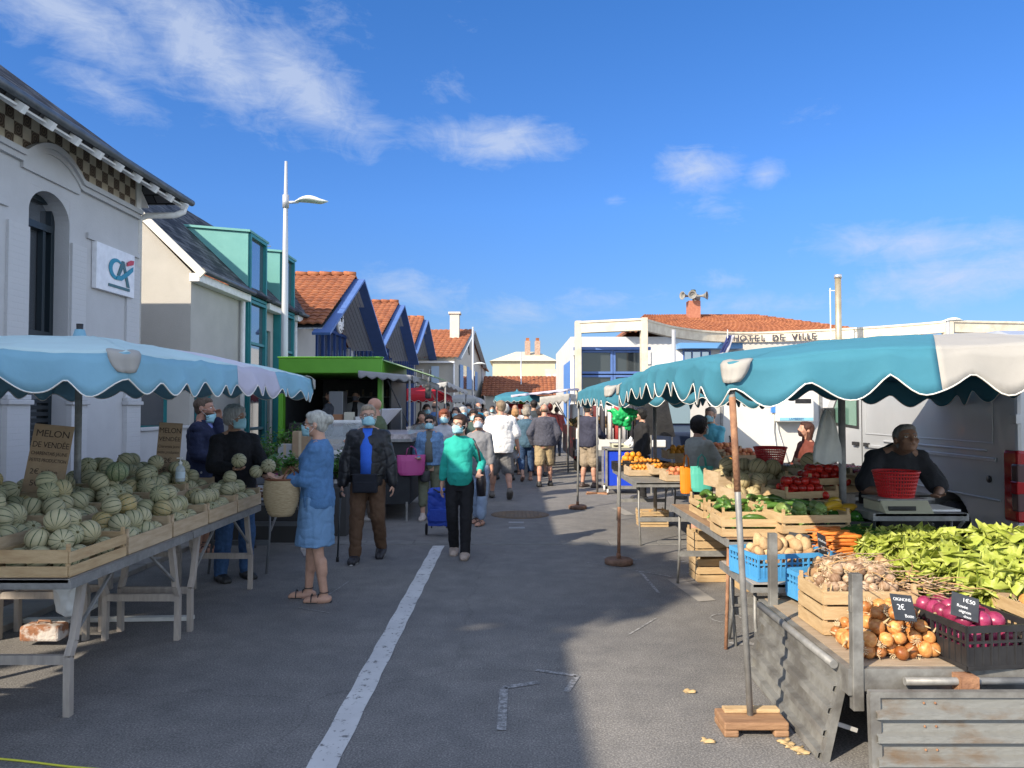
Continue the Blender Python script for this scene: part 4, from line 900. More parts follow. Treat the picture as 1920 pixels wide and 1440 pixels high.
# main block
X0 = 4.4
bw = MB().box(2.75, 22, 36, 48, 0, 4.95); bw.build('main_wall', plaster((.58,.58,.57)), th)
tile_roof((5.2, 35.4, 5.10), (17.0, 35.4, 5.10), (7.0, 40.5, 6.50), (12.7, 40.5, 6.50), 46, 14, 'roof', th, amp=.06)
slab([(5.2, 35.4, 5.1), (5.2, 46, 5.1), (7.0, 40.5, 6.50)], .1, 'roof_hip', M_clay, th); slab([(17.0, 35.4, 5.1), (17.0, 46, 5.1), (12.7, 40.5, 6.50)], .1, 'roof_hip', M_clay, th); slab([(5.2, 46, 5.1), (17, 46, 5.1), (12.7, 40.5, 6.50), (7.0, 40.5, 6.50)], .1, 'roof_back', M_clay, th)
ch_ = P(1300, 583, 39.5); MB().box(ch_.x-.3, ch_.x+.3, 39.2, 39.8, 6.2, 7.1).build('chimney', mat('red_brick', (.35,.13,.08), .9, c2=(.42,.18,.11), ns=12), th)
spk = thing('loudspeaker_cluster', 'four grey horn loudspeakers on the town hall chimney', 'loudspeaker', (ch_.x, 39.5, 7.1))
for dx, dy in ((-.55, -.3), (-.15, -.5), (.5, -.32), (.2, .4)):
    a = atan2(dy, dx); MB().lathe([(.05, 0), (.06, .25), (.12, .42), (.22, .52), (.20, .52), (.05, .3)], 16, Matrix.Translation((dx*.35, dy*.35, .25)) @ Matrix.Rotation(a, 4, 'Z') @ Matrix.Rotation(pi/2, 4, 'Y')).build('horn', col((.20,.20,.19)), spk)
MB().tube([(0, 0, 0), (0, 0, .55)], .05, 8).build('post', col((.08,.07,.06)), spk); MB().tube([(-.0, 0, .42), (.0, 0, .6)], [.16, .12], 10).build('driver_housing', col((.05,.06,.03)), spk)
# blue glazed corner block at the left
gl = MB().box(2.75, 5.4, 31.2, 36, 0, 3.95); gl.build('glazed_block_core', col((.03,.04,.05)), th)
_mg = M_glass; M_glass = node_mat('dark_glass', lambda nt, N, L, b: (b.inputs['Base Color'].__setattr__('default_value', (.05,.06,.065,1)), b.inputs['Metallic'].__setattr__('default_value', .3), b.inputs['Roughness'].__setattr__('default_value', .08)) and None, .08)
for z0, z1 in ((.3, 1.95), (2.0, 2.95), (3.0, 3.95)):
    for x0 in (2.75, 4.1): win_y(th, 31.15, x0, x0+1.33, z0, z1, M_blue, 1, 1, .12, .09)
M_glass = _mg
MB().box(2.5, 5.6, 30.9, 31.2, 3.96, 4.08).build('canopy_edge', M_blue, th); MB().box(2.42, 2.72, 31.0, 36, 0, 3.6).build('blue_corner', mat('blue_white_stripe', (.10,.25,.62), .5), th)
pc = MB().box(2.36, 2.5, 30.98, 31.1, 0, 3.7).build('pipe_casing', M_whitep, th)
for x0, x1 in ((4.55, 5.9), (6.3, 7.5), (9.6, 11)): MB().box(x0+.6, x1+.6, 35.93, 35.99, 3.65, 4.25).build('roller_shutter', col((.62,.62,.62)), th, bevel=.01)
win_y(th, 35.95, 8.0, 9.3, 3.3, 4.3, M_blue, 1, 3, .12); MB().box(7.7, 10.6, 35.2, 36, 4.35, 4.6).build('window_hood', mat('blue_metal', (.12,.3,.62), .5), th)
win_y(th, 35.95, 12.3, 13.6, 3.2, 4.3, M_blue, 1, 2, .12); 
MB().box(16, 21, 35.5, 35.95, 4.0, 4.3).build('blue_fascia', M_blue, th)
shift_children(th)
# flues, poles, flag
fl_ = P(1571, 515, 31.0)
t = thing('steel_flue', 'tall round steel flue rising behind the turquoise canopy', 'flue', (fl_.x, 31.0, 0))
MB().tube([(0, 0, 2), (0, 0, fl_.z-.15)], .125, 18).build('pipe', mat('brushed_steel', (.46,.38,.24), .35, metal=.6, c2=(.55,.48,.34), ns=3), t); MB().tube([(0, 0, fl_.z-.15), (0, 0, fl_.z)], .15, 18).build('flue_cap', mat('steel', (.6,.6,.6), .3, metal=.7), t)
MB().tube([(-.32, 0, 2), (-.32, 0, fl_.z-.55)], .02, 8).build('mast', M_whitep, t); MB().tube([(-.36, 0, fl_.z-.65), (-.1, 0, fl_.z-.65)], .02, 8).build('bracket', M_whitep, t); MB().tube([(0, 0, 0), (0, 0, 2)], .11, 12).build('stand', M_whitep, t)
p = P(1263, 618, 27); tag(MB().tube([(p.x, 27, 0), (p.x, 27, p.z)], .07, 10).build('metal_post', mat('galv', (.45,.46,.47), .45, metal=.4)), 'short galvanised post under the curved beam', 'post')
f = thing('flag', 'furled blue white and red flag by the lettered beam', 'flag', tuple(P(1361, 700, 29)))
MB().tube([(0, 0, -3), (0.08, 0, 1.65)], .018, 6).build('flag_pole', M_whitep, f)
for i, cc in enumerate(((.02,.03,.12), (.02,.03,.12), (.35,.35,.4))): MB().grid(4, 8, lambda u, v: (-.02 - .30*(1-v)*1.0 + .10*(i+u) + .08*v, .05*sin(v*7+i), .55+.9*v)).build('flag_cloth', col(cc), f, solid=.01)
# street lamps
lp = thing('street_lamp', 'tall pale grey street lamp with one leaf shaped head behind the melon canopy', 'street lamp', (P(533, 700, 16.6).x, 16.6, 0))
M_lamp = mat('lamp_metal', (.50,.52,.55), .4, metal=.35)
MB().tube([(0, 0, 0), (0, 0, 3), (0, 0, 5.2), (0, 0, 7.02)], [.085, .075, .06, .03], 16).build('pole', M_lamp, lp)
MB().tube([(.04, 0, 6.12), (.28, 0, 6.13)], .03, 10).tube([(0, 0, 6.0), (0, 0, 6.28)], .07, 14).build('arm', M_lamp, lp)
MB().loft([(Vector((.22+.70*t, 0, 6.14+.05*sin(pi*min(1, t*1.3)))), Vector((0, .17*sin(pi*min(.98, max(.06, t**.8)))**.7, 0)), Vector((0, 0, .075*sin(pi*min(.97, max(.06, t)))**.8))) for t in [i/12 for i in range(13)]], 18).build('lamp_head', mat('lamp_white', (.75,.78,.74), .35), lp)
for (px, py, Y, hd, lb) in ((893, 683, 45, -.9, 'distant pale street lamp in front of the gabled house'), (1808, 602, 28, -1, 'pale street lamp arm beside the town hall beam')):
    p = P(px, py, Y); l2 = thing('street_lamp', lb, 'street lamp', (p.x+(.0 if Y == 45 else -.6), Y, 0)); MB().tube([(-.2 if Y == 45 else 0, 0, 0), (-.2 if Y == 45 else 0, 0, p.z+(2.2 if Y == 45 else 0))], .06, 8).build('pole', M_lamp, l2); MB().loft([(Vector((-.2+.8*t, 0, p.z+.06*sin(pi*t))), Vector((0, .2*sin(pi*min(.97, max(.05, t))), 0)), Vector((0, 0, .07*sin(pi*min(.97, max(.05, t)))))) for t in [i/8 for i in range(9)]], 12).build('lamp_head', mat('lamp_white', (.75,.78,.74), .35), l2)
p = P(1456, 700, 30)
for px, Y, top in ((977, 60, 660), (1022, 62, 706)): 
    p = P(px, top, Y); tag(MB().tube([(p.x, Y, 0), (p.x, Y, p.z)], .05, 8).build('mast', M_lamp), 'thin distant mast at the end of the street ' + ('in front of the cream villa' if px == 977 else 'right of the cream villa'), 'mast')
# ---------------------------------------------------------------- market stalls
M_wood = mat('pale_crate_wood', (.42,.31,.19), .8, c2=(.54,.42,.28), ns=5, nd=6, sx=(1,1,6), bump=.25, bs=40)
M_wood2 = mat('orange_crate_wood', (.43,.29,.15), .75, c2=(.56,.41,.23), ns=5, nd=6, sx=(1,1,6), bump=.25, bs=40)
M_pole = mat('galvanised_pole', (.20,.20,.195), .55, c2=(.30,.30,.29), ns=14, metal=.3); M_rust = mat('rusty_steel', (.20,.10,.06), .8, c2=(.34,.18,.10), ns=14, bump=.3)
M_tablew = mat('weathered_table_wood', (.30,.27,.24), .8, c2=(.42,.37,.32), ns=4, sx=(6,1,1), bump=.2, bs=40)
M_black = mat('black_plastic', (.018,.018,.02), .45, c2=(.03,.03,.032), ns=8); M_bluec = mat('blue_plastic', (.06,.27,.55), .5, c2=(.08,.33,.62), ns=6, bump=.1)
def cloth_mat(name, c, k=.9, tr=.25):
    m = mat(name, c, .75, c2=tuple(x*k for x in c), ns=2.2, nd=6, bump=.25, bs=9); nt = m.node_tree; N = nt.nodes; L = nt.links; b = N['Principled BSDF']
    t = N.new('ShaderNodeBsdfTranslucent'); ms = N.new('ShaderNodeMixShader'); ms.inputs[0].default_value = tr; out = [n for n in N if n.type == 'OUTPUT_MATERIAL'][0]
    src = b.inputs['Base Color'].links[0].from_socket; L.new(src, t.inputs[0]); L.new(b.outputs[0], ms.inputs[1]); L.new(t.outputs[0], ms.inputs[2]); L.new(ms.outputs[0], out.inputs[0]); return m
M_turq = cloth_mat('turquoise_canvas', (.055,.235,.32), tr=.12); M_palet = cloth_mat('faded_turquoise_canvas', (.25,.50,.64), tr=.15); M_canv = cloth_mat('white_canvas', (.47,.455,.42), tr=.2); M_lil = cloth_mat('lilac_white_canvas', (.62,.60,.72), tr=.2)
M_sunlit = cloth_mat('sunlit_top_canvas', (.66,.86,.88), tr=.3); M_sunlit2 = cloth_mat('sunlit_top_lilac_canvas', (.80,.80,.88), tr=.3)  # paler copies for the left umbrella's top: sunlight put into the colour
M_trim = col((.72,.70,.64)); M_red = cloth_mat('red_canvas', (.55,.02,.03)); M_under = col((.03,.10,.11))
def canopy(name, label, x0, x1, y0, y1, ze, za, base, panels, n=(9, 12), val=.15, amp=.055, patches=True, apex=None, poles=(), pole_m=None, centre=True, cw=.0, flap=0, sag=.0, vseed=0, corner_drop=.0, bow=.58, finial=True, tops=None):
    cx, cy = apex or ((x0+x1)/2, (y0+y1)/2); t = thing(name, label, 'umbrella', (cx, cy, 0)); A = Vector((0, 0, za))
    C4 = [(x0, y0), (x1, y0), (x1, y1), (x0, y1)]; C4 = [Vector((a-cx, b-cy, ze)) for a, b in C4]
    def surf(a, b, u, v):       # u along the side, v from apex to the edge
        e = a.lerp(b, u); p = Vector((e.x*v, e.y*v, 0)); z = za - (za-ze)*(v**1.25*(1-bow)+ v**3.2*bow)
        ed = abs(u-.5)*2; z -= .05*v*(1-ed**2)*sag + corner_drop*v**2*ed**2.4
        z += (.016*mnoise.noise(Vector((p.x*2.6+vseed, p.y*2.6, 0))) + .006*mnoise.noise(Vector((p.x*9+vseed, p.y*9, 1))) - .010*abs(sin(pi*4*u))**.4*(v > .3) + .010)*min(1, v*6)
        return p + Vector((0, 0, z))
    for si in range(4):
        a, b = C4[si], C4[(si+1) % 4]; segs = panels.get(si, [(0, 1, base)]); ns_ = n[si % 2]; w = (b-a).length; out = Vector(((b-a).y, -(b-a).x, 0)).normalized()
        def edge(u):
            uj = u + .006*sin(u*31+vseed); ph = (.5-.5*cos(2*pi*uj*ns_))**.72; zz = -(val - amp*.15 + amp*1.15*ph*(1+.12*sin(u*19+vseed)))
            fold = .018*sin(u*w*9+vseed) + .02*mnoise.noise(Vector((u*w*2.2, si, vseed)))
            return surf(a, b, u, 1) + Vector((0, 0, zz)) + out*(.035+fold)*min(1, 14*min(u, 1-u))
        for k, (u0, u1, m) in enumerate(segs):
            nu = max(4, int(ns_*12*(u1-u0))); q = MB()
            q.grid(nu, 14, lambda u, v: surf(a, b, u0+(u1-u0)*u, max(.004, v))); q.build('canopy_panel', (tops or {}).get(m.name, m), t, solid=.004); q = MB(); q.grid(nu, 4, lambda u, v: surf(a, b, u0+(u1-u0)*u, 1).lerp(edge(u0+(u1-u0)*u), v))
            q.build('valance', m, t, solid=.004)
        q = MB().tube([edge(i/(ns_*12)) for i in range(ns_*12+1)], .0045, 5); q.build('valance_trim', M_trim, t)
        if patches:
            c = C4[si]; pv = C4[(si-1) % 4]; nx = C4[(si+1) % 4]; d1 = (pv-c).normalized(); d2 = (nx-c).normalized(); q = MB()
            dg_ = (d1+d2).normalized()
            def pf(u, v):         # a rounded cloth cap folded over the corner
                a = pi*(u-.5)*1.0; w_ = .125*sin(pi*min(1, .18+v*.70))**.6; side = d1 if u < .5 else d2; x = abs(u-.5)*2*w_; dn = -.075 + .185*v
                inn = max(0, -dn); return c + side*x + dg_*(inn*.9) - Vector((0, 0, corner_drop + max(0, dn) - inn*.22 - .012 - x*.12)) - dg_*(.022*(dn > 0) + .012*sin(u*9+si))
            q.grid(12, 8, pf)
            q.build('corner_patch', M_canv, t, solid=.006)
    rb = MB()
    for c in C4: rb.bar((0, 0, za-.10), (c.x*.5, c.y*.5, za-.14-(za-ze)*.25), .025).bar((c.x*.5, c.y*.5, za-.14-(za-ze)*.25), (c.x*.98, c.y*.98, ze-.05-corner_drop), .025)
    for i in range(4):
        c = C4[i]; d = C4[(i+1) % 4]; m_ = (c+d)/2; rb.bar((0, 0, za-.12), (m_.x*.97, m_.y*.97, ze-.04), .02)
    rb.build('ribs', col((.05,.055,.06), .5), t)
    MB().lathe([(.16, za-.01), (.10, za+.012), (.05, za+.02), (.035, za+.075 if finial else za+.025), (.0, za+.08 if finial else za+.028)], 16, cap=False).build('vent_cap', base, t); 
    if finial: MB().tube([(0, 0, za+.02), (0, 0, za+.12)], [.022, .026], 10).build('finial', M_black, t)
    if centre: MB().tube([(0, 0, 0.02), (0, 0, za)], .026, 14).build('pole', pole_m or M_pole, t)
    return t
# left melon stall umbrella: sides 0 near(-Y) 1 right(+X) 2 far 3 left
uL = canopy('market_umbrella', 'faded pale blue market umbrella with one lilac panel over the melon tables', -4.75, -2.06, 4.12, 7.95, 1.985, 2.21, M_palet, {1: [(0, .425, M_palet), (.425, .665, M_lil), (.665, 1, M_palet)]}, n=(8, 12), amp=.07, val=.155, vseed=3, bow=.25, corner_drop=.03, tops={M_palet.name: M_sunlit, M_lil.name: M_sunlit2})
bs = MB().bar((-.9, -.05, .02), (.9, .05, .02), .06, .03).bar((.05, -.6, .05), (-.05, .6, .05), .06, .03).tube([(0, 0, .05), (0, 0, .45)], .034, 12).build('cross_base', col((.62,.62,.58)), uL)
g_ = G(83, 1208); t = thing('ballast_block', 'rusty peeling white ballast block on the umbrella base bar', 'ballast', (g_.x, g_.y, .035)); MB().box(-.14, .14, -.07, .07, 0, .11).build('block', mat('rusty_white', (.28,.13,.07), .9, c2=(.55,.50,.46), ns=9, nd=8, bump=.5, lo=.45, hi=.55), t, bevel=.02)
MB().tube([(-.05, 0, .105), (-.04, 0, .13), (.04, 0, .13), (.05, 0, .105)], .008, 6).build('handle', M_rust, t)
uN = canopy('market_umbrella', 'unseen faded pale blue umbrella added left of the camera to shade the road', -4.95, -2.75, .3, 3.97, 1.97, 2.2, M_palet, {}, n=(7, 12), corner_drop=.03, amp=.07, val=.10, vseed=33, patches=False)  # out of the frame, added for the shade it casts on the road
# right stall umbrellas
uR = canopy('market_umbrella', 'big turquoise umbrella with a white panel over the vegetable stall', 1.155, 4.52, 4.08, 8.3, 2.0, 2.235, M_turq, {0: [(0, .327, M_turq), (.327, 1, M_canv)], 1: [(0, .6, M_canv), (.6, 1, M_turq)]}, n=(8, 11), amp=.10, val=.155, vseed=11, apex=(3.4, 6.2), bow=.2, corner_drop=.10, finial=False, centre=False)
MB().tube([(-.74, 0, .0), (-.74, 0, 2.12)], .028, 14).bar((-.74, 0, 2.10), (0, 0, 2.17), .03).build('pole', M_pole, uR); MB().box(-.95, -.53, -.2, .2, 0, .05).build('pole_base', M_rust, uR)
uR2 = canopy('market_umbrella', 'turquoise umbrella over the fruit stall behind the big one', 1.10, 2.95, 8.9, 12.9, 1.95, 2.12, M_turq, {}, n=(5, 11), amp=.09, val=.17, vseed=21, bow=.3, corner_drop=.06, finial=False)
def stand(label, base, top, kind, r=.0165, band=()):
    b, tp = Vector(base), Vector(top); t = thing('umbrella_stand', label, 'umbrella stand', tuple(b))
    MB().tube([(0, 0, .02), tp-b], r, 12).build('pole', M_pole, t)
    for a0, a1 in band: MB().tube([(tp-b)*a0, (tp-b)*a1], r+.0015, 12).build('rusty_section', M_rust, t)
    if kind == 'disc':
        MB().lathe([(.135, 0), (.15, .012), (.15, .05), (.135, .062), (.03, .064)], 30).build('wheel_base', mat('rusty_disc', (.13,.075,.05), .85, c2=(.22,.13,.09), ns=14, bump=.5), t); MB().tube([(0, 0, .06), (0, 0, .12)], .024, 10).build('socket', M_rust, t)
    if kind == 'wood':
        q = MB().box(-.165, .165, -.10, .10, .035, .075).box(-.165, -.09, -.10, .10, 0, .035).box(.09, .165, -.10, .10, 0, .035); q.build('wooden_block', mat('oiled_wood', (.24,.13,.07), .7, c2=(.34,.2,.11), ns=5, sx=(1,6,6), bump=.3), t, bevel=.008); MB().box(-.13, .16, .02, .08, .076, .095).build('wooden_plate', M_wood2, t, bevel=.004)
    if kind == 'feet':
        MB().bar((-.22, -.1, .015), (.22, .1, .015), .04, .03).bar((-.18, .14, .015), (.18, -.14, .015), .04, .03).build('foot_bars', M_rust, t)
    return t
stand('grey pole on a notched wooden block holding the near corner of the big turquoise umbrella', G(1408, 1368), (1.175, 4.12, 1.86), 'wood', .017, ((.66, .93),))
stand('slim pole with a rusty disc base and a green bag tied near its top', G(1160, 1058), (1.165, 8.25, 1.90), 'disc', .0165, ((.03, .32),))
stand('slim pole on a dark disc base beside the walking crowd', G(1083, 954), (1.12, 12.85, 1.9), 'disc', .018)
stand('pole on crossed foot bars beside the man in the navy top', G(1120, 926), (1.62, 14.6, 2.0), 'feet', .02)
gb = P(1168, 782, 8.22); bgm = mat('green_plastic_bag', (.02,.42,.12), .35, c2=(.015,.30,.09), ns=9)
q = MB(); q.ell((0, 0, 0), (.125, .09, .10), 20, 14); q.ell((-.11, 0, .07), (.06, .03, .035), 10, 8); q.ell((.06, -.02, -.09), (.05, .03, .06), 10, 8); q.ell((.1, 0, .04), (.07, .05, .06), 10, 8)
o = voxel(q, 'plastic_bag', bgm, .010, None, amp=.028, freq=16, smooth=1); o.location = gb; tag(o, 'crumpled green plastic bag tied to the slim pole with the rusty disc', 'bag')
# ---------------------------------------------------------------- tables and crates
def ftable(label, x0, x1, y0, y1, h, wood=True, group=None, legm=None, top_m=None, kink=.10, name='folding_table', dz=0.0):
    t = thing(name, label, 'table', ((x0+x1)/2, (y0+y1)/2, 0), group=group); w, l = (x1-x0)/2, (y1-y0)/2; M_ = legm or M_tablew
    MB().box(-w, w, -l, l, h-.025, h).build('table_top', top_m or M_tablew, t, bevel=.004); MB().box(-w-.012, w+.012, -l, -l+.02, h-.055, h-.003).box(-w-.012, w+.012, l-.02, l, h-.055, h-.003).box(w-.008, w+.012, -l+.02, l-.02, h-.055, h-.003).box(-w-.012, -w+.008, -l+.02, l-.02, h-.055, h-.003).build('table_rim', M_pole, t)
    for s in (-1, 1):
        yy = s*(l-.12)
        for sx_ in (-1, 1):
            xx = sx_*(w-.05); r = .021
            pts = [(xx, yy-s*kink, h-.05), (xx, yy-s*kink*.2, h*.52), (xx, yy+s*kink*.25, h*.42), (xx, yy+s*.02, 0)] if wood else [(xx, yy, h-.04), (xx, yy, h*.5), (xx+sx_*.0, yy+s*.10, 0)]
            q = MB()
            if wood:
                for i in range(3): q.bar(pts[i], pts[i+1], .042, .036, up=(1, 0, 0))
            else: q.tube(pts, .0125, 8)
            q.build('leg', M_, t)
        MB().bar((-w+.05, yy+s*kink*.2, h*.40), (w-.05, yy+s*kink*.2, h*.40), .03, .05).build('stretcher', M_, t)
        MB().bar((w-.05, yy-s*.02, h*.55), (w-.05, yy-s*.45, h-.05), .016).build('brace', M_pole, t)
    return t
ftable('front melon table at the bottom left of the street', -2.98, -2.36, 4.12, 5.68, .76, group='folding tables under the melon crates'); ftable('front melon table ending beside the seller in black', -2.98, -2.36, 5.70, 7.22, .76, group='folding tables under the melon crates')
ftable('rear melon table nearest the camera', -3.75, -3.02, 4.12, 5.68, .80, group='folding tables under the melon crates'); ftable('rear melon table behind the hand gel bottle', -3.75, -3.02, 5.70, 7.22, .80, group='folding tables under the melon crates')
def crate_proto(L_, W_, H_, m, slats=2, post=True, gap=.35, name='wooden_crate', solid_side=False):
    t = thing(name, 'x', 'crate', (0, 0, 0)); l, w = L_/2, W_/2; th = .007
    MB().box(-l, l, -w, w, .006, .014).build('base', m, t)
    sh_ = H_/slats
    for s in (-1, 1):
        q = MB(); 
        for i in range(slats): q.box(-l, l, s*w-th/2, s*w+th/2, sh_*i + .004, sh_*(i+1)-(.0 if solid_side else sh_*gap*.5))
        q.build('side_panel', m, t)
        q = MB()
        for i in range(slats): q.box(s*l-th/2, s*l+th/2, -w+th, w-th, sh_*i + .004, sh_*(i+1)-(sh_*gap*.5 if i < slats-1 else 0))
        if slats == 1: q = MB().box(s*l-.006, s*l+.006, -w+th, w-th, .004, H_+.02)
        q.build('end_panel', m, t)
    q = MB()
    for sx_ in (-1, 1):
        for sy in (-1, 1): q.box(sx_*(l-.022), sx_*(l-.004), sy*(w-.022), sy*(w-.005), .014, H_+.03)
    q.build('corner_blocks', m, t)
    for i, a in enumerate(t.children): pass
    return t
def plastic_proto(L_, W_, H_, m, name='plastic_crate', nv=14):
    t = thing(name, 'x', 'crate', (0, 0, 0)); l, w = L_/2, W_/2
    MB().box(-l, l, -w, w, .004, .012).build('base', m, t)
    for s in (-1, 1):
        for ax in (0, 1):
            q = MB(); hl = l if ax == 0 else w; p = s*(w if ax == 0 else l); k = nv if ax == 0 else int(nv*.65)
            def bx(a0, a1, z0, z1, th=.006): q.box(*((a0, a1, p-th/2, p+th/2) if ax == 0 else (p-th/2, p+th/2, a0, a1)), z0, z1)
            bx(-hl, hl, H_-.03, H_, .016); bx(-hl, hl, .0, H_*.52, .005); bx(-hl, hl, H_*.60, H_*.60+.012, .010); bx(-hl, hl, .0, .02, .012)
            for i in range(k+1): a = -hl+2*hl*i/k; bx(a-.005, a+.005, .02, H_-.03, .009 if i % 3 else .014)
            q.build('side_panel' if ax == 0 else 'end_panel', m, t)
    return t
cr_melon = crate_proto(.60, .42, .13, M_wood, 1, name='melon_crate'); cr_end = crate_proto(.60, .42, .15, M_wood2, 2, name='wooden_crate'); cr_veg = crate_proto(.50, .32, .14, M_wood2, 2, name='wooden_crate'); cr_tall = crate_proto(.50, .36, .24, M_wood2, 3, name='wooden_crate', gap=.2)
cr_tray = crate_proto(.50, .32, .10, M_wood, 1, name='fruit_tray'); cr_blk = plastic_proto(.55, .37, .20, M_black); cr_blue = plastic_proto(.55, .37, .17, M_bluec)
protos = [cr_melon, cr_end, cr_veg, cr_tall, cr_tray, cr_blk, cr_blue]
def kill(root):
    for c in list(root.children):
        for g in list(c.children): bpy.data.objects.remove(g)
        bpy.data.objects.remove(c)
    bpy.data.objects.remove(root)
# ---------------------------------------------------------------- produce
def melonfn(ca, cb, cg, seed):
    def f(nt, N, L, b):
        tc = N.new('ShaderNodeTexCoord').outputs['Object']; sp = N.new('ShaderNodeSeparateXYZ'); L.new(tc, sp.inputs[0])
        at = N.new('ShaderNodeMath'); at.operation = 'ARCTAN2'; L.new(sp.outputs[1], at.inputs[0]); L.new(sp.outputs[0], at.inputs[1]); mu = N.new('ShaderNodeMath'); mu.operation = 'MULTIPLY'; mu.inputs[1].default_value = 10; L.new(at.outputs[0], mu.inputs[0])
        cs = N.new('ShaderNodeMath'); cs.operation = 'COSINE'; L.new(mu.outputs[0], cs.inputs[0]); nn = N.new('ShaderNodeMath'); nn.operation = 'MULTIPLY_ADD'; L.new(N_noise(N, L, tc, 60, 3), nn.inputs[0]); nn.inputs[1].default_value = .35; L.new(cs.outputs[0], nn.inputs[2])
        oi = N.new('ShaderNodeObjectInfo'); rnd = N_ramp(N, L, oi.outputs['Random'], [(0, ca), (.55, cb), (.86, cb), (1, (.42,.30,.10))])
        net = N_mix(N, L, N_ramp(N, L, N_noise(N, L, tc, 140, 3, .7), [(.42, (0,0,0)), (.6, (.7,.7,.7))]), rnd, (.40,.37,.25)); big = N_mix(N, L, N_ramp(N, L, N_noise(N, L, tc, 9, 3), [(.60, (0,0,0)), (.8, (.45,.45,.45))]), net, (.40,.30,.12))
        st = N_ramp(N, L, nn.outputs[0], [(-.9+1, (1,1,1)), (1, (0,0,0))]); s2 = N.new('ShaderNodeMapRange'); L.new(nn.outputs[0], s2.inputs[0]); s2.inputs[1].default_value = -.62; s2.inputs[2].default_value = -.82; s2.inputs[3].default_value = 0; s2.inputs[4].default_value = 1
        L.new(N_mix(N, L, s2.outputs[0], big, cg), b.inputs['Base Color']); N_bump(N, L, b, N_noise(N, L, tc, 160, 3, .7), .3, .003)
    return f
M_mel = node_mat('melon_skin', melonfn((.34,.34,.19), (.43,.395,.235), (.05,.085,.035), 1), .6); M_mel2 = node_mat('cantaloupe_skin', melonfn((.42,.33,.16), (.46,.36,.19), (.14,.12,.05), 2), .65); M_melg = node_mat('green_melon_skin', melonfn((.13,.20,.09), (.16,.22,.10), (.02,.05,.02), 3), .55); M_stem = col((.13,.12,.05))
def melon_proto(r, m, label, group):
    t = thing('melon', label, 'melon', group=group); q = MB(); n, k = 40, 14
    o = len(q.v)
    for i in range(1, k):
        th = -pi/2 + pi*i/k
        for j in range(n):
            a = 2*pi*j/n; rr = r*(1 + .028*abs(cos(5*a))**.6 - .028*cos(th)*0) ; q.v.append((rr*cos(th)*cos(a), rr*cos(th)*sin(a), r*.96*sin(th)*(1-.03*(abs(sin(th))**6))))
    q.v += [(0, 0, -r*.93), (0, 0, r*.93)]; e = len(q.v)
    for i in range(k-2):
        for j in range(n): a = i*n+j; b_ = i*n+(j+1) % n; q.f.append((a, b_, b_+n, a+n)); q.sm.append(True)
    for j in range(n): q.f.append((e-2, (j+1) % n, j)); q.f.append((e-1, (k-2)*n+j, (k-2)*n+(j+1) % n)); q.sm += [True, True]
    q.build('rind', m, t); MB().tube([(0, 0, r*.9), (.004, 0, r*1.03)], [.010, .006], 7).build('stem', M_stem, t); return t
pm = melon_proto(.067, M_mel, 'x', None); pm2 = melon_proto(.075, M_mel2, 'x', None); pmg = melon_proto(.078, M_melg, 'x', None); protos += [pm, pm2, pmg]
CNT = {}
HL = {}
def nth(i): return '%d%s' % (i, {1: 'st', 2: 'nd', 3: 'rd'}.get(i if i < 20 else i % 10, 'th'))
def scatter(proto, label0, group, pts, smin=.92, smax=1.08, free=True, rots=None):
    for i, p in enumerate(pts):
        label = label0 + (', ' + HL[p] if p in HL else '')
        rot = rots[i] if rots else ((random.uniform(0, 6.3), random.uniform(0, 6.3), random.uniform(0, 6.3)) if free else (random.uniform(-.4, .4), random.uniform(-.4, .4), random.uniform(0, 6.3)))
        dup(proto, p, rot=rot, label=label, group=group, scale=random.uniform(smin, smax))
def heap(x0, x1, y0, y1, z, r, layers, jit=.25, tilt=0.0, drop=0):
    pts = []; d = 2*r
    for l in range(layers):
        ins = r*(1+l*.95); nx = max(1, int((x1-x0-2*ins)/(d*.97)+1.001)); ny = max(1, int((y1-y0-2*ins)/(d*.97)+1.001))
        for i in range(nx):
            for j in range(ny):
                if random.random() < drop: continue
                x = (x0+x1)/2 + (i-(nx-1)/2)*d*.98 + random.uniform(-1, 1)*r*jit; y = (y0+y1)/2 + (j-(ny-1)/2)*d*.98 + random.uniform(-1, 1)*r*jit
                pts.append((x, y, z + r + l*r*1.45 + (y-y0)*tilt + random.uniform(-1, 1)*r*.12)); HL[pts[-1]] = '%s from left, %s row back, %s layer' % (nth(i+1), nth(j+1), ('single' if layers == 1 else 'top' if l == layers-1 else 'bottom' if l == 0 else 'second' if l == 1 else 'third'))
    return pts
GM = 'melons heaped on the left stall'
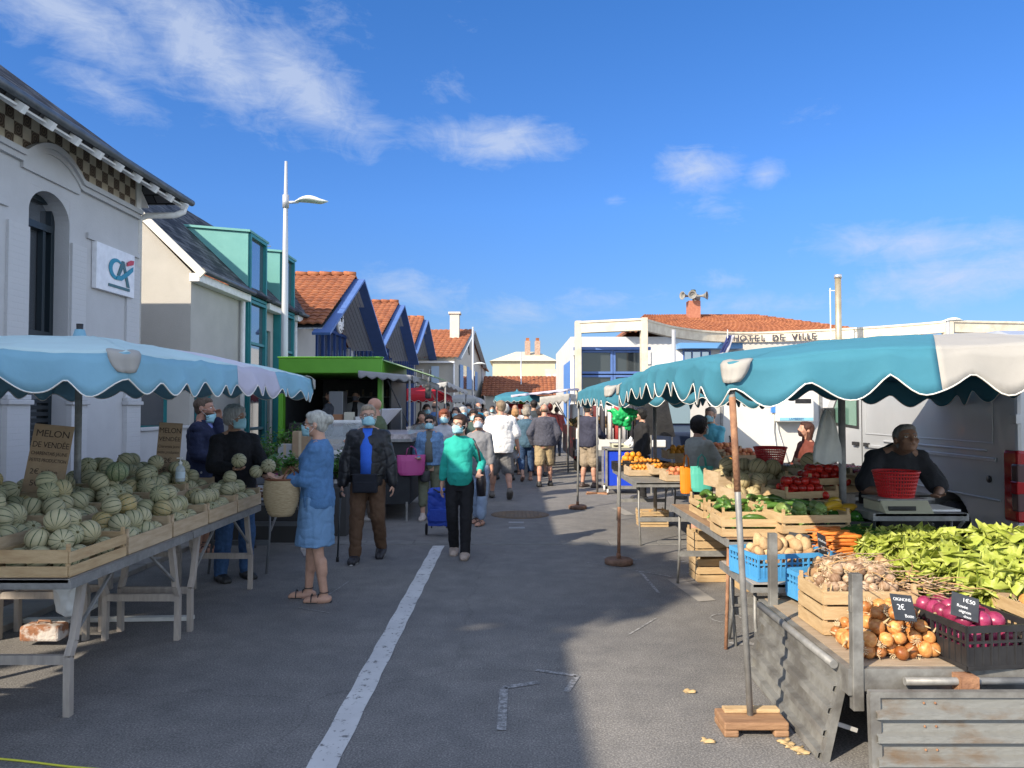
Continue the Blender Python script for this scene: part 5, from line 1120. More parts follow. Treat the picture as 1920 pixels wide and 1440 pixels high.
for row, (xa, z, lay, dr, lb) in enumerate(((-2.57, .765, 2, .10, 'front'), (-3.0, .86, 3, .05, 'middle'), (-3.44, .93, 3, .08, 'rear'))):
    for i in range(5):
        yc = 4.42+i*.63; tl = .0
        ordn = ('nearest the camera', 'second from camera', 'halfway along', 'second from seller', 'beside the seller')[i]
        dup(cr_end if (row == 0 and i == 0) else cr_melon, (xa, yc, z), rz=pi/2, label=('orange slatted' if row == 0 and i == 0 else 'pale wooden') + ' melon crate in the %s row, %s' % (lb, ordn), group='crates on the melon stall')
        if row: tag(MB().box(xa-.2, xa+.2, yc-.28, yc+.28, .80 if row > 1 else .765, z-.002).build('crate_riser', M_tablew), 'wooden riser under the %s row crate %s' % (lb, ordn), 'riser', 'risers under the melon crates')
        pts = heap(xa-.20, xa+.20, yc-.29, yc+.29, z+.016, .064, lay + (1 if row == 0 else 0), drop=dr)
        scatter(pm, 'melon in %s crate %s' % (lb, ordn), GM, pts, rots=[(random.uniform(-1.2, 1.2), random.uniform(-1.2, 1.2), random.uniform(0, 6)) if random.random() < .5 else (pi/2+random.uniform(-.5, .5), random.uniform(-.5, .5), random.uniform(0, 6)) for _ in pts])
for a, yy in ((-3.12, 5.95), (-3.1, 6.7), (-3.2, 4.55), (-3.18, 7.15), (-3.05, 5.05), (-3.35, 6.35)): scatter(pm, 'melon topping the heap between the middle and rear crates', GM, [(a, yy, .86+.33)])
g_ = P(220, 884, 5.7); dup(pmg, g_, rot=(.2, .1, 0), label='dark green melon crowning the heap, the darkest on the stall', group=GM)
# cardboard signs
M_card = mat('cardboard', (.30,.21,.13), .9, c2=(.36,.26,.165), ns=5, bump=.2, bs=60); M_ink = col((.06,.04,.03)); M_ink2 = col((.14,.10,.06))
def board(label, px0, px1, pyt, pyb, Y, lines, m, tilt=12, yaw=0, name='price_sign', cat='sign', roll=0, ink=None, th=.005, skew=0):
    a, b = P(px0, pyb, Y), P(px1, pyb, Y); top = P((px0+px1)/2, pyt, Y); w = (b.x-a.x)/max(.35, cos(R(yaw))); h = (top.z-a.z)/cos(R(tilt)); t = thing(name, label, cat, ((a.x+b.x)/2, Y, a.z)); t.rotation_euler = (-R(tilt), R(roll), R(yaw))
    MB().box(-w/2, w/2, -th/2, th/2, 0, h).build('panel', m, t, bevel=.0015)
    for tx, sz, zz, xx in lines:
        ob = text_mesh('lettering', tx, sz*h, ink or M_ink, Matrix.Translation((xx*w, -th/2-.0012, zz*h)) @ Matrix.Rotation(pi/2, 4, 'X'), t, .0006, sp=.95)
        bb = [v.co.x for v in ob.data.vertices]; ww = max(bb)-min(bb) if bb else 0
        if ww > w*.92: ob.data.transform(Matrix.Translation((xx*w, 0, 0)) @ Matrix.Diagonal((w*.9/ww, 1, 1, 1)) @ Matrix.Translation((-xx*w, 0, 0)))
    return t
board('tall brown cardboard sign reading MELON DE VENDÉE, left of the umbrella pole', 44, 112, 797, 925, 5.35, [('MELON', .14, .82, 0), ('DE VENDÉE', .12, .66, 0), ('CHARENTAIS JAUNE', .07, .55, 0), ('PETITE PRODUCTION', .07, .45, 0), ('2€ pièce', .11, .27, -.05), ('5€ les 3', .12, .10, 0)], M_card, 10, 12, roll=6)
board('narrow brown cardboard sign reading MELON beside the hand gel bottle', 292, 330, 793, 900, 6.95, [('MELON', .13, .82, 0), ('VENDÉE', .10, .68, 0), ('Charentais jaune', .07, .56, 0), ('petite production', .07, .46, 0), ('2€', .12, .30, 0), ('5€ - 3', .11, .14, 0)], M_card, 8, 22, roll=4)
t = thing('hand_gel_bottle', 'clear hand gel pump bottle standing among the melons', 'bottle', tuple(P(338, 903, 6.5))); MB().lathe([(.0, 0), (.036, .001), (.038, .012), (.038, .10), (.030, .125), (.014, .135), (.014, .15)], 20, cap=False).build('bottle', mat('gel', (.6,.68,.72), .1, alpha=.6), t); MB().lathe([(.016, .148), (.016, .165), (.005, .17), (.005, .195)], 12).bar((-.03, 0, .197), (.015, 0, .2), .014, .01).build('pump', M_whitep, t); MB().lathe([(.0385, .03), (.0385, .085)], 20, cap=False).build('bottle_label', col((.5,.6,.66)), t)
# white bag hanging under the front table, yellow rope
p = P(128, 1118, 4.75); q = MB(); q.ell((0, 0, 0), (.09, .06, .15), 16, 12); q.ell((0, 0, .14), (.05, .04, .07), 10, 8); o = voxel(q, 'plastic_bag', mat('white_plastic', (.7,.7,.68), .4), .010, None, amp=.022, freq=14, smooth=1); o.location = p + Vector((0, 0, .02)); tag(o, 'white plastic bag hanging under the front melon table', 'bag')
a, b_ = G(-200, 1405), G(430, 1470); tag(MB().tube([a + (b_-a)*i/20 + Vector((0, .004*sin(i), .006)) for i in range(21)], .005, 6).build('rope', col((.55,.55,.06))), 'thin yellow rope lying on the asphalt at bottom left', 'rope')
# ---------------------------------------------------------------- flat bed trailer with vegetables
M_galvp = mat('corrugated_steel', (.27,.27,.255), .55, c2=(.15,.145,.135), ns=5, nd=8, metal=.35, bump=.15, bs=25, lo=.4, hi=.6); M_rustspot = mat('rust_stained_steel', (.22,.225,.215), .6, c2=(.17,.125,.085), ns=4, nd=9, metal=.2, lo=.52, hi=.70, bump=.3, bs=18, sx=(1,1,2.5))
tr = thing('flatbed_trailer', 'old galvanised flatbed trailer with its ribbed drop sides let down, loaded with vegetables', 'trailer', (2.6, 4.2, 0))
def tv_(x, y, z): return (x-2.6, y-4.2, z)
q = MB().box(-1.0, 1.35, -.56, .70, .40, .465); q.build('bed', mat('worn_planks', (.30,.23,.16), .85, c2=(.4,.32,.23), ns=4, sx=(1,8,1), bump=.2), tr)
MB().box(-1.02, 1.36, -.60, -.563, .36, .462).box(-1.04, -1.003, -.60, .70, .34, .462).box(-.9, 1.2, .0, .08, .28, .40).build('chassis', M_galvp, tr)
MB().tube([(-.80, -.64, .42), (-.25, -.64, .42)], .018, 12).build('hinge_tube', M_pole, tr); MB().tube([(-1.065, -.5, .45), (-1.065, .60, .45)], .02, 12).build('side_tube', M_pole, tr)
MB().box(-.56, -.48, -.68, -.60, .36, .45).bar((-.52, -.66, .36), (-.62, -.67, .27), .03, .05).build('latch', M_rust, tr)
for i, (x, y, z0, z1) in enumerate(((-.995, -.585, .27, .90), (-.995, .56, .40, .90))): MB().box(x-.025, x+.025, y-.022, y+.022, z0, z1).box(x-.03, x-.024, y-.015, y+.015, z1-.18, z1-.1).build('corner_post', M_galvp, tr, bevel=.004)
def ribbed(name, o_, du, dv, w, h, bands, m, top_m=None):    # ribbed drop side: du along, dv downwards
    o_, du, dv = Vector(o_), Vector(du).normalized(), Vector(dv).normalized(); n_ = -du.cross(dv).normalized(); q = MB()
    prof = []
    for i in range(bands):
        v0 = h*i/bands; bh = h/bands; prof += [(v0, 0), (v0+bh*.55, 0), (v0+bh*.66, .034), (v0+bh*.90, .034)]
    prof.append((h, 0)); q.grid(24, len(prof)-1, lambda u, v: o_ + du*w*u + dv*prof[round(v*(len(prof)-1))][0] + n_*prof[round(v*(len(prof)-1))][1], sm=False)
    g = q.build(name, m, tr, solid=.006)
    fr = MB()
    for a in (0, w): fr.bar(o_+du*a, o_+du*a+dv*h, .045, .035, up=n_)
    fr.bar(o_+dv*-.008-du*.02, o_+dv*-.008+du*(w+.02), .035, .025).bar(o_+dv*h-du*.02, o_+dv*h+du*(w+.02), .035, .02); fr.build(name+'_frame', M_galvp, g); 
    return g
g1 = ribbed('front_drop_side', tv_(1.60, 3.44, .40), (1, 0, 0), (0, -.05, -1), 2.1, .40, 4, M_rustspot)
rv = MB()
for uu in (.22, .27, .75, .8, 1.3, 1.35):
    for vv in (.03, .13, .23, .33): rv.ell(Vector(tv_(1.60, 3.44, .40)) + Vector((uu, -.006-.05*vv, -vv)), .006, 6, 4)
rv.build('rivets', M_rust, g1)
g2 = ribbed('side_drop_side', tv_(1.60, 4.86, .43), (-.02, -1.18, -.02), (-.10, .0, -.42), 1.16, .43, 4, M_galvp)
MB().bar(Vector(tv_(1.585, 4.86, .425)), Vector(tv_(1.57, 3.72, .41)), .02, .07).build('timber_rail', M_wood2, g2)
for s in (-.62, .58): MB().lathe([(.0, -.08), (.20, -.08), (.235, -.05), (.235, .05), (.20, .08), (.0, .08)], 28, Matrix.Translation((.35, s*.75+.05, .235)) @ Matrix.Rotation(pi/2, 4, 'X'), cap=False).build('wheel', col((.02,.02,.02)), tr)
MB().bar(tv_(1.68, 3.80, .10), tv_(1.55, 3.74, .16), .02).build('bolt', M_whitep, tr)
ZB = .467
def rock_proto(name, r, m, squash=(1, .85, .8), amp=.12, seed=1, tip=None, roots=False):   # potato, onion, garlic
    t = thing(name, 'x', name.replace('_', ' ')); q = MB().ell((0, 0, 0), (r*squash[0], r*squash[1], r*squash[2]), 14, 9); q.v = [tuple(Vector(v)*(1+amp*mnoise.noise(Vector(v)/r*.9+Vector((seed, 0, 0))))) for v in q.v]
    if tip: q.v = [(x, y, z + (r*tip*max(0, z/r)**6)) for x, y, z in q.v]
    q.build('bulb' if tip else 'tuber', m, t)
    if tip: MB().tube([(0, 0, r*squash[2]*.95), (.004, 0, r*1.4), (.012, .004, r*1.9)], [r*.22, r*.12, r*.05], 6).build('stalk', col((.45,.33,.18)), t)
    if roots:
        q = MB()
        for i in range(9): a = i*.7; q.tube([(0, 0, -r*squash[2]*.9), (r*.35*cos(a), r*.35*sin(a), -r*1.25), (r*.7*cos(a+.5), r*.7*sin(a+.5), -r*1.45)], .0018, 4)
        q.build('roots', col((.50,.40,.26)), t)
    protos.append(t); return t
M_pot = mat(rnd=.4, name='potato_skin', c=(.42,.28,.15), rough=.8, c2=(.54,.39,.23), ns=20, bump=.2); M_on = mat(rnd=.55, name='onion_skin', c=(.42,.15,.04), rough=.4, c2=(.62,.33,.12), ns=14, sx=(4,4,.6)); M_onr = mat(rnd=.4, name='red_onion_skin', c=(.22,.02,.075), rough=.3, c2=(.34,.05,.13), ns=12, sx=(4,4,.6)); M_gar = mat(rnd=.4, name='garlic_skin', c=(.25,.15,.08), rough=.75, c2=(.52,.41,.31), ns=22, sx=(4,4,.8))
pp = rock_proto('potato', .036, M_pot, (1.25, .9, .8), .25, 3); po = rock_proto('onion', .038, M_on, (1, 1, .85), .06, 5, .22, True); pr = rock_proto('red_onion', .042, M_onr, (1, 1, .85), .05, 7, .2); pg = rock_proto('garlic_bulb', .030, M_gar, (1, 1, .85), .16, 9, .35, True)
# garlic crate
def in_crate(proto, label, x, y, z, rz=0, group='crates of the vegetable stall', **k): return dup(proto, (x, y, z), rz=rz, label=label, group=group, **k)
in_crate(cr_tall, 'tall orange wood crate heaped with garlic and dry stalks behind the second trailer post', 1.90, 4.28, ZB, 0)
tag(MB().box(1.68, 2.12, 4.13, 4.43, ZB+.02, ZB+.17).build('straw_bedding', mat('straw', (.30,.2,.1), .9, c2=(.42,.3,.17), ns=30, bump=.5)), 'dry straw bedding filling the garlic crate', 'straw', kind='stuff')
scatter(pg, 'garlic bulb in the tall wooden crate', 'garlic bulbs in the tall crate', heap(1.66, 2.14, 4.11, 4.45, ZB+.17, .028, 4, jit=.5), .85, 1.2)
random.seed(21)
for i in range(120):
    x, y = random.uniform(1.72, 2.38), random.uniform(4.12, 4.62); z = ZB+.275+random.uniform(-.02, .07)-(x-1.85)*.12; a = random.uniform(-.9, .7); L_ = random.uniform(.14, .30)
    pts = [Vector((x, y, z))]
    for k in range(4): a += random.uniform(-.5, .5); pts.append(pts[-1] + Vector((cos(a)*L_/4, sin(a)*L_/4, random.uniform(-.022, .02))))
    tag(MB().tube(pts, [.0045, .004, .003, .0025, .0015], 5).build('garlic_stalk', M_gar if i % 4 else col((.36,.22,.10))), 'dry curled stalk among the garlic in the tall crate', 'stalk', 'dry stalks on the garlic')
# loose onions
scatter(po, 'golden onion in the loose trailer heap', 'golden onions heaped on the trailer', heap(1.64, 2.12, 3.68, 4.10, ZB, .036, 4, jit=.5, drop=.06), .8, 1.15)
scatter(po, 'golden onion on the bed planks behind the near trailer post', 'golden onions heaped on the trailer', [(1.66+.07*i, 3.72+.05*(i % 3), ZB+.03) for i in range(5)], .8, 1)
# black crate with red onions
in_crate(cr_blk, 'black plastic crate of red onions at the right edge of the trailer', 2.235, 3.86, ZB, R(98))
tag(MB().box(2.08, 2.38, 3.64, 4.08, ZB+.01, ZB+.10).build('red_onion_bed', M_onr), 'dense lower layer of red onions in the black crate', 'onions', kind='stuff')
scatter(pr, 'red onion in the black crate', 'red onions in the black crate', heap(2.07, 2.40, 3.62, 4.12, ZB+.09, .040, 2, jit=.3), .85, 1.15)
in_crate(cr_tall, 'pale crate of onions cut by the right edge of the photo', 2.72, 3.86, ZB, R(90)); scatter(po, 'onion in the rightmost pale crate', 'golden onions heaped on the trailer', heap(2.57, 2.87, 3.64, 4.08, ZB+.12, .038, 2), .9, 1.2)
# cardboard box and lettuces
t = dup(cr_tall, (2.80, 4.22, ZB), rz=R(-4), label='printed cardboard tray of green salad behind the red onions', group='crates of the vegetable stall')
MB().box(-.25, .25, -.196, -.187, .02, .24).build('printed_face', M_card, t); text_mesh('lettering', 'COMPTOIR DU JARDIN', .035, col((.12,.2,.06)), Matrix.Translation((0, -.198, .14)) @ Matrix.Rotation(pi/2, 4, 'X'), t, .0008); text_mesh('lettering', 'VOS LEGUMES BIO', .022, col((.12,.2,.06)), Matrix.Translation((.03, -.198, .06)) @ Matrix.Rotation(pi/2, 4, 'X'), t, .0008)
def leaffn(c1, c2, c3):
    def f(nt, N, L, b):
        tc = N.new('ShaderNodeTexCoord').outputs['Object']; c = N_ramp(N, L, N_noise(N, L, tc, 22, 4, .6), [(.3, c1), (.55, c2), (.75, c3)]); L.new(c, b.inputs['Base Color']); b.inputs['Roughness'].default_value = .45
        t = N.new('ShaderNodeBsdfTranslucent'); ms = N.new('ShaderNodeMixShader'); ms.inputs[0].default_value = .35; L.new(c, t.inputs[0]); out = [n for n in N if n.type == 'OUTPUT_MATERIAL'][0]; L.new(b.outputs[0], ms.inputs[1]); L.new(t.outputs[0], ms.inputs[2]); L.new(ms.outputs[0], out.inputs[0])
    return f
M_let = node_mat('lettuce_leaf', leaffn((.34,.42,.05), (.53,.60,.13), (.68,.72,.30))); M_herb = node_mat('herb_leaf', leaffn((.02,.09,.012), (.05,.16,.02), (.09,.24,.04)))
def lettuce_proto(r, leaves, m, seed, frill=1.0, name='lettuce'):
    rd = random.Random(seed); t = thing(name, 'x', 'lettuce'); q = MB()
    for i in range(leaves):
        a = i*2.399; e = .12 + .80*(i/leaves)**.8; L_ = r*(.78-.15*(i/leaves))*rd.uniform(.85, 1.1); w = r*1.25*rd.uniform(.8, 1.15); d = Vector((cos(a)*cos(e), sin(a)*cos(e), sin(e))); s_ = Vector((-sin(a), cos(a), 0)); n_ = d.cross(s_) if d.cross(s_).z > 0 else s_.cross(d); ph = rd.uniform(0, 6)
        def f(u, v):
            uu = (u-.5)*2; ww = w*min(1, .12+1.25*v)*sqrt(max(0, 1-.75*v**7))*(1+.1*sin(ph)); rf = frill*(abs(uu)**2*.7*v+.8*v**3); ru = r*.24*rf*(sin(uu*9+ph+v*5)+.75*sin(uu*19+v*11+ph*2))*(v+.1)
            return d*(L_*v*(1-.22*uu*uu*v)) + s_*ww*uu + n_*(r*.22*uu*uu - r*.62*v*v + ru) + Vector((0, 0, r*.12))
        q.grid(22, 9, f)
    q.build('leaves', m, t); MB().tube([(0, 0, -.01), (0, 0, r*.35)], [.016, .03], 8).build('heart', col((.55,.62,.30)), t); protos.append(t); return t
l1 = lettuce_proto(.155, 22, M_let, 1, 1.3); l2 = lettuce_proto(.115, 24, M_let, 5, 1.7); l3 = lettuce_proto(.10, 16, M_herb, 8, 1.2, 'salad_greens')
random.seed(5)
in_crate(cr_tall, 'wooden crate under the big near lettuce heap', 2.75, 4.62, ZB); in_crate(cr_tall, 'wooden crate under the right end of the near lettuce heap', 3.25, 4.60, ZB)
def dome(cx, cy, rx, ry, z0, h, n, proto, label, group, s0=.8, s1=1.15):
    for i in range(n):
        rr = sqrt((i+.5)/n); a = i*2.399; x = rr*cos(a); y = rr*sin(a); z = z0 + h*(1-rr**2.2)
        dup(proto, (cx+x*rx, cy+y*ry, z), rot=(-y*.8+random.uniform(-.2, .2), x*.8+random.uniform(-.2, .2), random.uniform(0, 6.3)), label=label, group=group, scale=random.uniform(s0, s1))
for cx_, cy_, rx_, ry_, z_, h_, lb_ in ((2.95, 4.55, .50, .34, .56, .20, 'large leaf lettuce'), (2.68, 5.16, .36, .22, .60, .14, 'curly lettuce')):
    tag(MB().lathe([(.99, 0), (.97, h_*.4), (.8, h_*.75), (.4, h_*.96), (.02, h_)], 24, Matrix.Translation((cx_, cy_, z_-.02)) @ Matrix.Diagonal((rx_, ry_, 1, 1))).build('lettuce_bed', M_let), 'packed leaves under the %s heap' % lb_, 'lettuce leaves', kind='stuff')
dome(2.95, 4.50, .60, .40, .62, .21, 62, l1, 'large pale green leaf lettuce in the big near heap', 'lettuces in the near heap', .9, 1.25)
dome(2.68, 5.14, .42, .25, .66, .13, 40, l2, 'curly bright green lettuce in the heap behind the carrots', 'lettuces in the far heap', .8, 1.1)
dome(2.85, 4.12, .2, .10, ZB+.14, .03, 6, l3, 'green salad head in the printed cardboard tray', 'salads in the cardboard tray')
# blue crates with potatoes on a trestle
ftable('low metal trestle carrying the blue potato crates', 1.52, 3.2, 4.88, 5.62, .56, wood=False, legm=M_pole)
in_crate(cr_blue, 'blue plastic potato crate farthest left on the trestle', 1.80, 5.16, .562, R(12)); in_crate(cr_blue, 'blue plastic potato crate right behind the garlic', 2.02, 4.70, .50, R(8)); in_crate(cr_blue, 'blue plastic crate of potatoes between garlic and near lettuces', 2.42, 4.80, .50, R(-8))
in_crate(cr_blue, 'blue plastic crate behind the carrots and far lettuces', 2.35, 5.28, .562, R(4))
for (x, y, z, w, d) in ((1.80, 5.16, .66, .5, .33), (2.02, 4.70, .60, .5, .33), (2.42, 4.80, .59, .46, .3)):
    tag(MB().box(x-w/2+.03, x+w/2-.03, y-d/2+.02, y+d/2-.02, z-.09, z).build('potato_bed', M_pot, bevel=.03), 'packed lower layer of potatoes in the blue crate at the ' + ('left' if x < 1.9 else 'middle' if x < 2.2 else 'right'), 'potatoes', kind='stuff')
    scatter(pp, 'potato in the %s blue crate' % ('left' if x < 1.9 else 'middle' if x < 2.2 else 'right'), 'potatoes in the blue crates', heap(x-w/2, x+w/2, y-d/2, y+d/2, z-.02, .034, 3, jit=.4), .8, 1.25)
# carrots
ct = thing('carrot', 'x', 'carrot'); MB().tube([(0, 0, 0), (0, .04, 0), (0, .12, .003), (0, .19, 0)], [.013, .015, .010, .003], 8).build('root', mat(rnd=.4, name='carrot_skin', c=(.62,.17,.03), rough=.55, c2=(.72,.26,.05), ns=20), ct); q = MB()
for i in range(5): a = i*1.3; q.tube([(0, 0, 0), (.01*cos(a), -.10, .012*sin(a)+.02), (.03*cos(a), -.24, .02*sin(a)+.01)], [.003, .002, .001], 4)
q.build('carrot_tops', M_herb, ct); protos.append(ct)
rots = []; pts = []
for i in range(80):
    k = i % 14; l = i//14; pts.append((2.16+.020*k+random.uniform(-.012, .012), 5.22+random.uniform(-.05, .05)+.012*l, .70+l*.024+.0004*k)); rots.append((random.uniform(-.15, .1), random.uniform(0, 3), R(78)+random.uniform(-.22, .22)))
pts = [(2.26+random.uniform(-.03, .03), 5.05+.026*(i % 14)+random.uniform(-.01, .01), .70+.026*(i//14)) for i in range(84)]
rots = [(random.uniform(-.1, .15), random.uniform(0, 3), R(95)+random.uniform(-.25, .25)) for _ in pts]
scatter(ct, 'orange carrot in the bunches beside the far lettuces', 'carrots piled on the stall', pts, .9, 1.15, rots=rots)
# chalk slates
M_slateb = mat('chalk_slate', (.022,.026,.032), .6, c2=(.05,.055,.065), ns=6, nd=6); M_chk = col((.62,.64,.66))
board('dark slate reading 2€ Botte above the golden onions', 1676, 1722, 1120, 1164, 3.63, [('OIGNONS', .17, .74, 0), ('2€', .30, .40, -.12), ('Botte', .18, .12, .18)], M_slateb, 28, 10, 'price_slate', 'price slate', 8, M_chk, .004)
board('dark slate reading 1€50 stuck over the red onions', 1784, 1832, 1120, 1160, 3.66, [('1€50', .24, .68, .12), ('Rosée', .18, .42, -.1), ('oignon', .18, .22, 0), ('doux', .15, .04, .1)], M_slateb, 32, -12, 'price_slate', 'price slate', 16, M_chk, .004)
board('slate tilted between potatoes and carrots', 1532, 1556, 1002, 1040, 4.98, [('Charlotte', .18, .6, 0), ('2€', .3, .2, 0)], M_slateb, 20, 35, 'price_slate', 'price slate', 22, M_chk, .004)
board('slate lying over the potatoes beside the trailer post', 1478, 1512, 1003, 1024, 5.25, [('p.d.terre', .3, .5, 0), ('1€80', .35, .1, 0)], M_slateb, 45, -25, 'price_slate', 'price slate', 6, M_chk, .004)
board('pale edged slate between the curly lettuces and the scale', 1712, 1770, 972, 1012, 5.75, [('Salade', .28, .58, 0), ('1€20', .34, .16, 0)], M_slateb, 25, -30, 'price_slate', 'price slate', -10, M_chk, .004)
# litter
random.seed(4)
for i, (px, py) in enumerate(((1470, 1392), (1480, 1400), (1502, 1412), (1292, 1298), (1327, 1391), (1495, 1405))):
    c = G(px, py); tag(MB().grid(5, 5, lambda u, v: (.06*(u-.5)+.01*sin(v*9), .05*(v-.5), .006+.012*sin(u*5+i)*sin(v*4))).build('dry_leaf', col((.42,.3,.15)), solid=.001), 'dry onion skin scrap on the asphalt', 'scrap', 'dry scraps on the asphalt').location = c
# ---------------------------------------------------------------- trestle with courgettes, melons, peppers
tt = ftable('weathered wooden trestle table with courgette crates', 1.52, 3.3, 5.42, 7.35, .75, wood=False, legm=M_pole, top_m=mat('old_boards', (.24,.15,.09), .8, c2=(.33,.22,.13), ns=4, sx=(6,1,1), bump=.3))
lg = MB().tube([(-.87, -.9, .72), (-.93, -1.02, 0)], .013, 8).build('leg', M_rust, tt)
in_crate(cr_veg, 'shallow wood crate of courgettes nearest the grey pole', 1.74, 5.64, .752, R(0)); in_crate(cr_veg, 'tilted slatted crate of courgettes beside the black pepper crates', 2.12, 5.57, .79, R(6))
in_crate(cr_veg, 'pale crate of courgettes behind the nearest one', 1.74, 6.02, .752, R(88)); in_crate(cr_veg, 'pale crate of cucumbers at the far corner of the trestle', 1.74, 6.62, .752, R(90)); in_crate(cr_veg, 'wood crate of mixed squash in the middle of the trestle', 2.12, 5.95, .80)
def courg(name, m, L_, r, bend=.03):
    t = thing(name, 'x', name.replace('_', ' ')); MB().tube([(-L_/2+L_*i/8, bend*sin(pi*i/8), 0) for i in range(9)], [r*.5, r*.85, r*.92, r, r*1.03, r*1.05, r, r*.8, r*.3], 10).build('fruit', m, t); MB().tube([(-L_/2-.022, 0, 0), (-L_/2+.004, 0, 0)], [.007, .011], 6).build('stalk', col((.25,.36,.12)), t); protos.append(t); return t
cg = courg('courgette', mat(rnd=.4, name='courgette_skin', c=(.045,.12,.02), rough=.35, c2=(.09,.20,.04), ns=30), .19, .022); cy_ = courg('yellow_pepper', mat(rnd=.4, name='yellow_skin', c=(.65,.42,.03), rough=.3, c2=(.7,.5,.05), ns=9), .15, .03, .02); cgr = courg('round_courgette', mat(rnd=.4, name='pale_courgette', c=(.14,.24,.06), rough=.35, c2=(.25,.36,.13), ns=26), .10, .036, 0); cau = courg('aubergine', mat('aubergine_skin', (.018,.01,.02), .18), .18, .035, .02)
def lay(proto, label, group, x0, x1, y0, y1, z, n, lay_=2, dz=.035, az=0, sp=.5):
    for i in range(n): dup(proto, (random.uniform(x0, x1), random.uniform(y0, y1), z + dz*(i*lay_//n) + random.uniform(0, .012)), rot=(random.uniform(0, 6), random.uniform(-.2, .2), az+random.uniform(-sp, sp)), label=label, group=group, scale=random.uniform(.85, 1.15))
lay(cg, 'dark green courgette in the crates at the left of the trestle', 'courgettes on the trestle', 1.62, 1.84, 5.85, 6.85, .80, 62, 4, .032, 1.2, .7); lay(cg, 'dark green courgette in the middle crates', 'courgettes on the trestle', 1.9, 2.3, 5.75, 6.2, .85, 34, 4, .03, .3, .9); lay(cg, 'courgette showing in the nearest shallow crate', 'courgettes on the trestle', 1.62, 1.90, 5.56, 5.74, .79, 14, 3, .03, 0, .6)
lay(cgr, 'stubby pale striped courgette at the front of the trestle', 'stubby courgettes on the trestle', 1.95, 2.32, 5.48, 5.72, .84, 30, 4, .034, 1.4, .6)
in_crate(cr_blk, 'black plastic crate of green peppers behind the potatoes', 2.08, 5.72-.02, .60, R(80)) if False else None
ftable('low metal table carrying the black pepper crates', 1.95, 3.35, 5.66, 5.98, .60, wood=False, legm=M_pole)
in_crate(cr_blk, 'black plastic crate of green and yellow peppers right of the courgettes', 2.42, 5.78, .66, R(84)); in_crate(cr_blk, 'black plastic crate of aubergines under the umbrella pole', 2.80, 5.80, .66, R(95))
gp = rock_proto('green_pepper', .042, mat(rnd=.4, name='green_pepper_skin', c=(.02,.10,.015), rough=.2, c2=(.04,.16,.02), ns=8), (1, 1, 1.05), .22, 12); rp = rock_proto('tomato', .036, mat(rnd=.4, name='tomato_skin', c=(.42,.015,.012), rough=.2, c2=(.5,.03,.02), ns=6), (1.05, 1.05, .86), .05, 13)
scatter(gp, 'green pepper in the black crate', 'green peppers in the black crate', heap(2.27, 2.57, 5.55, 6.0, .78, .038, 2), .9, 1.2); lay(cy_, 'long yellow pepper on top of the black crate', 'yellow peppers', 2.32, 2.52, 5.6, 5.95, .90, 9, 2, .03, .5, .5); lay(cau, 'glossy aubergine in the right black crate', 'aubergines in the black crate', 2.65, 2.95, 5.6, 6.0, .80, 26, 3, .035, .6, .7)
for i, (x, y, z, n_) in enumerate(((2.33, 6.25, .88, 'front'), (2.62, 6.52, .96, 'rear'))):
    in_crate(cr_veg, 'low wooden crate of red tomatoes, %s one' % n_, x, y, z, R(18)); tag(MB().box(x-.22, x+.22, y-.14, y+.14, .752, z-.002).build('crate_riser', M_tablew), 'wooden riser under the %s tomato crate' % n_, 'riser', 'risers under the tomato crates')
    scatter(rp, 'red tomato in the %s tomato crate' % n_, 'tomatoes on the stall', heap(x-.23, x+.23, y-.14, y+.14, z+.06, .034, 3), .9, 1.15)
for i, (x, y, z, n_) in enumerate(((2.05, 6.62, .84, 'front left'), (2.30, 6.95, .93, 'rear left'), (2.75, 6.95, .98, 'right'), (2.1, 7.25, .93, 'farthest'))):
    in_crate(cr_melon, 'wooden crate under the cantaloupe pile, %s' % n_, x, y, z, R(10), scale=(.8, .8, 1)); tag(MB().box(x-.18, x+.18, y-.12, y+.12, .752, z-.002).build('crate_riser', M_tablew), 'wooden riser under the %s cantaloupe crate' % n_, 'riser', 'risers under the cantaloupes')
    scatter(pm2, 'cantaloupe in the %s pile crate' % n_, 'cantaloupes on the right stall', heap(x-.22, x+.22, y-.17, y+.17, z+.02, .074, 2), .9, 1.1)
# crates on the ground, leeks
for i in range(2):
    in_crate(cr_tall, ('upper' if i else 'lower') + ' empty wooden crate of the stack under the courgette table, left', 2.02-.02*i, 7.55, .0 + i*.245, R(2), scale=(1.0, .9, .95)); in_crate(cr_tall, ('upper' if i else 'lower') + ' orange wooden crate of the stack beside the leeks', 2.30, 7.18, .0 + i*.245, R(4), scale=(.9, .9, .95)) if i == 0 else None
lk = thing('leek', 'x', 'leek'); MB().tube([(0, 0, 0), (.25, 0, .004), (.42, 0, .01)], [.016, .014, .018], 8).build('stem', mat('leek_white', (.62,.62,.44), .5, c2=(.68,.68,.52), ns=8), lk); q = MB(); 
for s in (-1, 0, 1): q.grid(2, 5, lambda u, v: (.40+.22*v, s*.03*v+.012*(u-.5), .01+.02*v*(1-s*.3)-.03*v*v))
q.build('green_leaves', M_herb, lk, solid=.001); protos.append(lk)
for i in range(26): dup(lk, (1.92+random.uniform(-.06, .06)+.3, 5.75+.045*(i % 9)-.3, .36+.034*(i//9)), rot=(0, random.uniform(-.05, .05), R(8)+random.uniform(-.12, .12)), label='white leek in the bundle under the trestle beside the blue crate', group='leeks under the trestle')
ftable('low bench under the trestle carrying the leeks', 2.0, 3.0, 5.35, 5.95, .345, wood=False, legm=M_pole)
cs = cr_veg
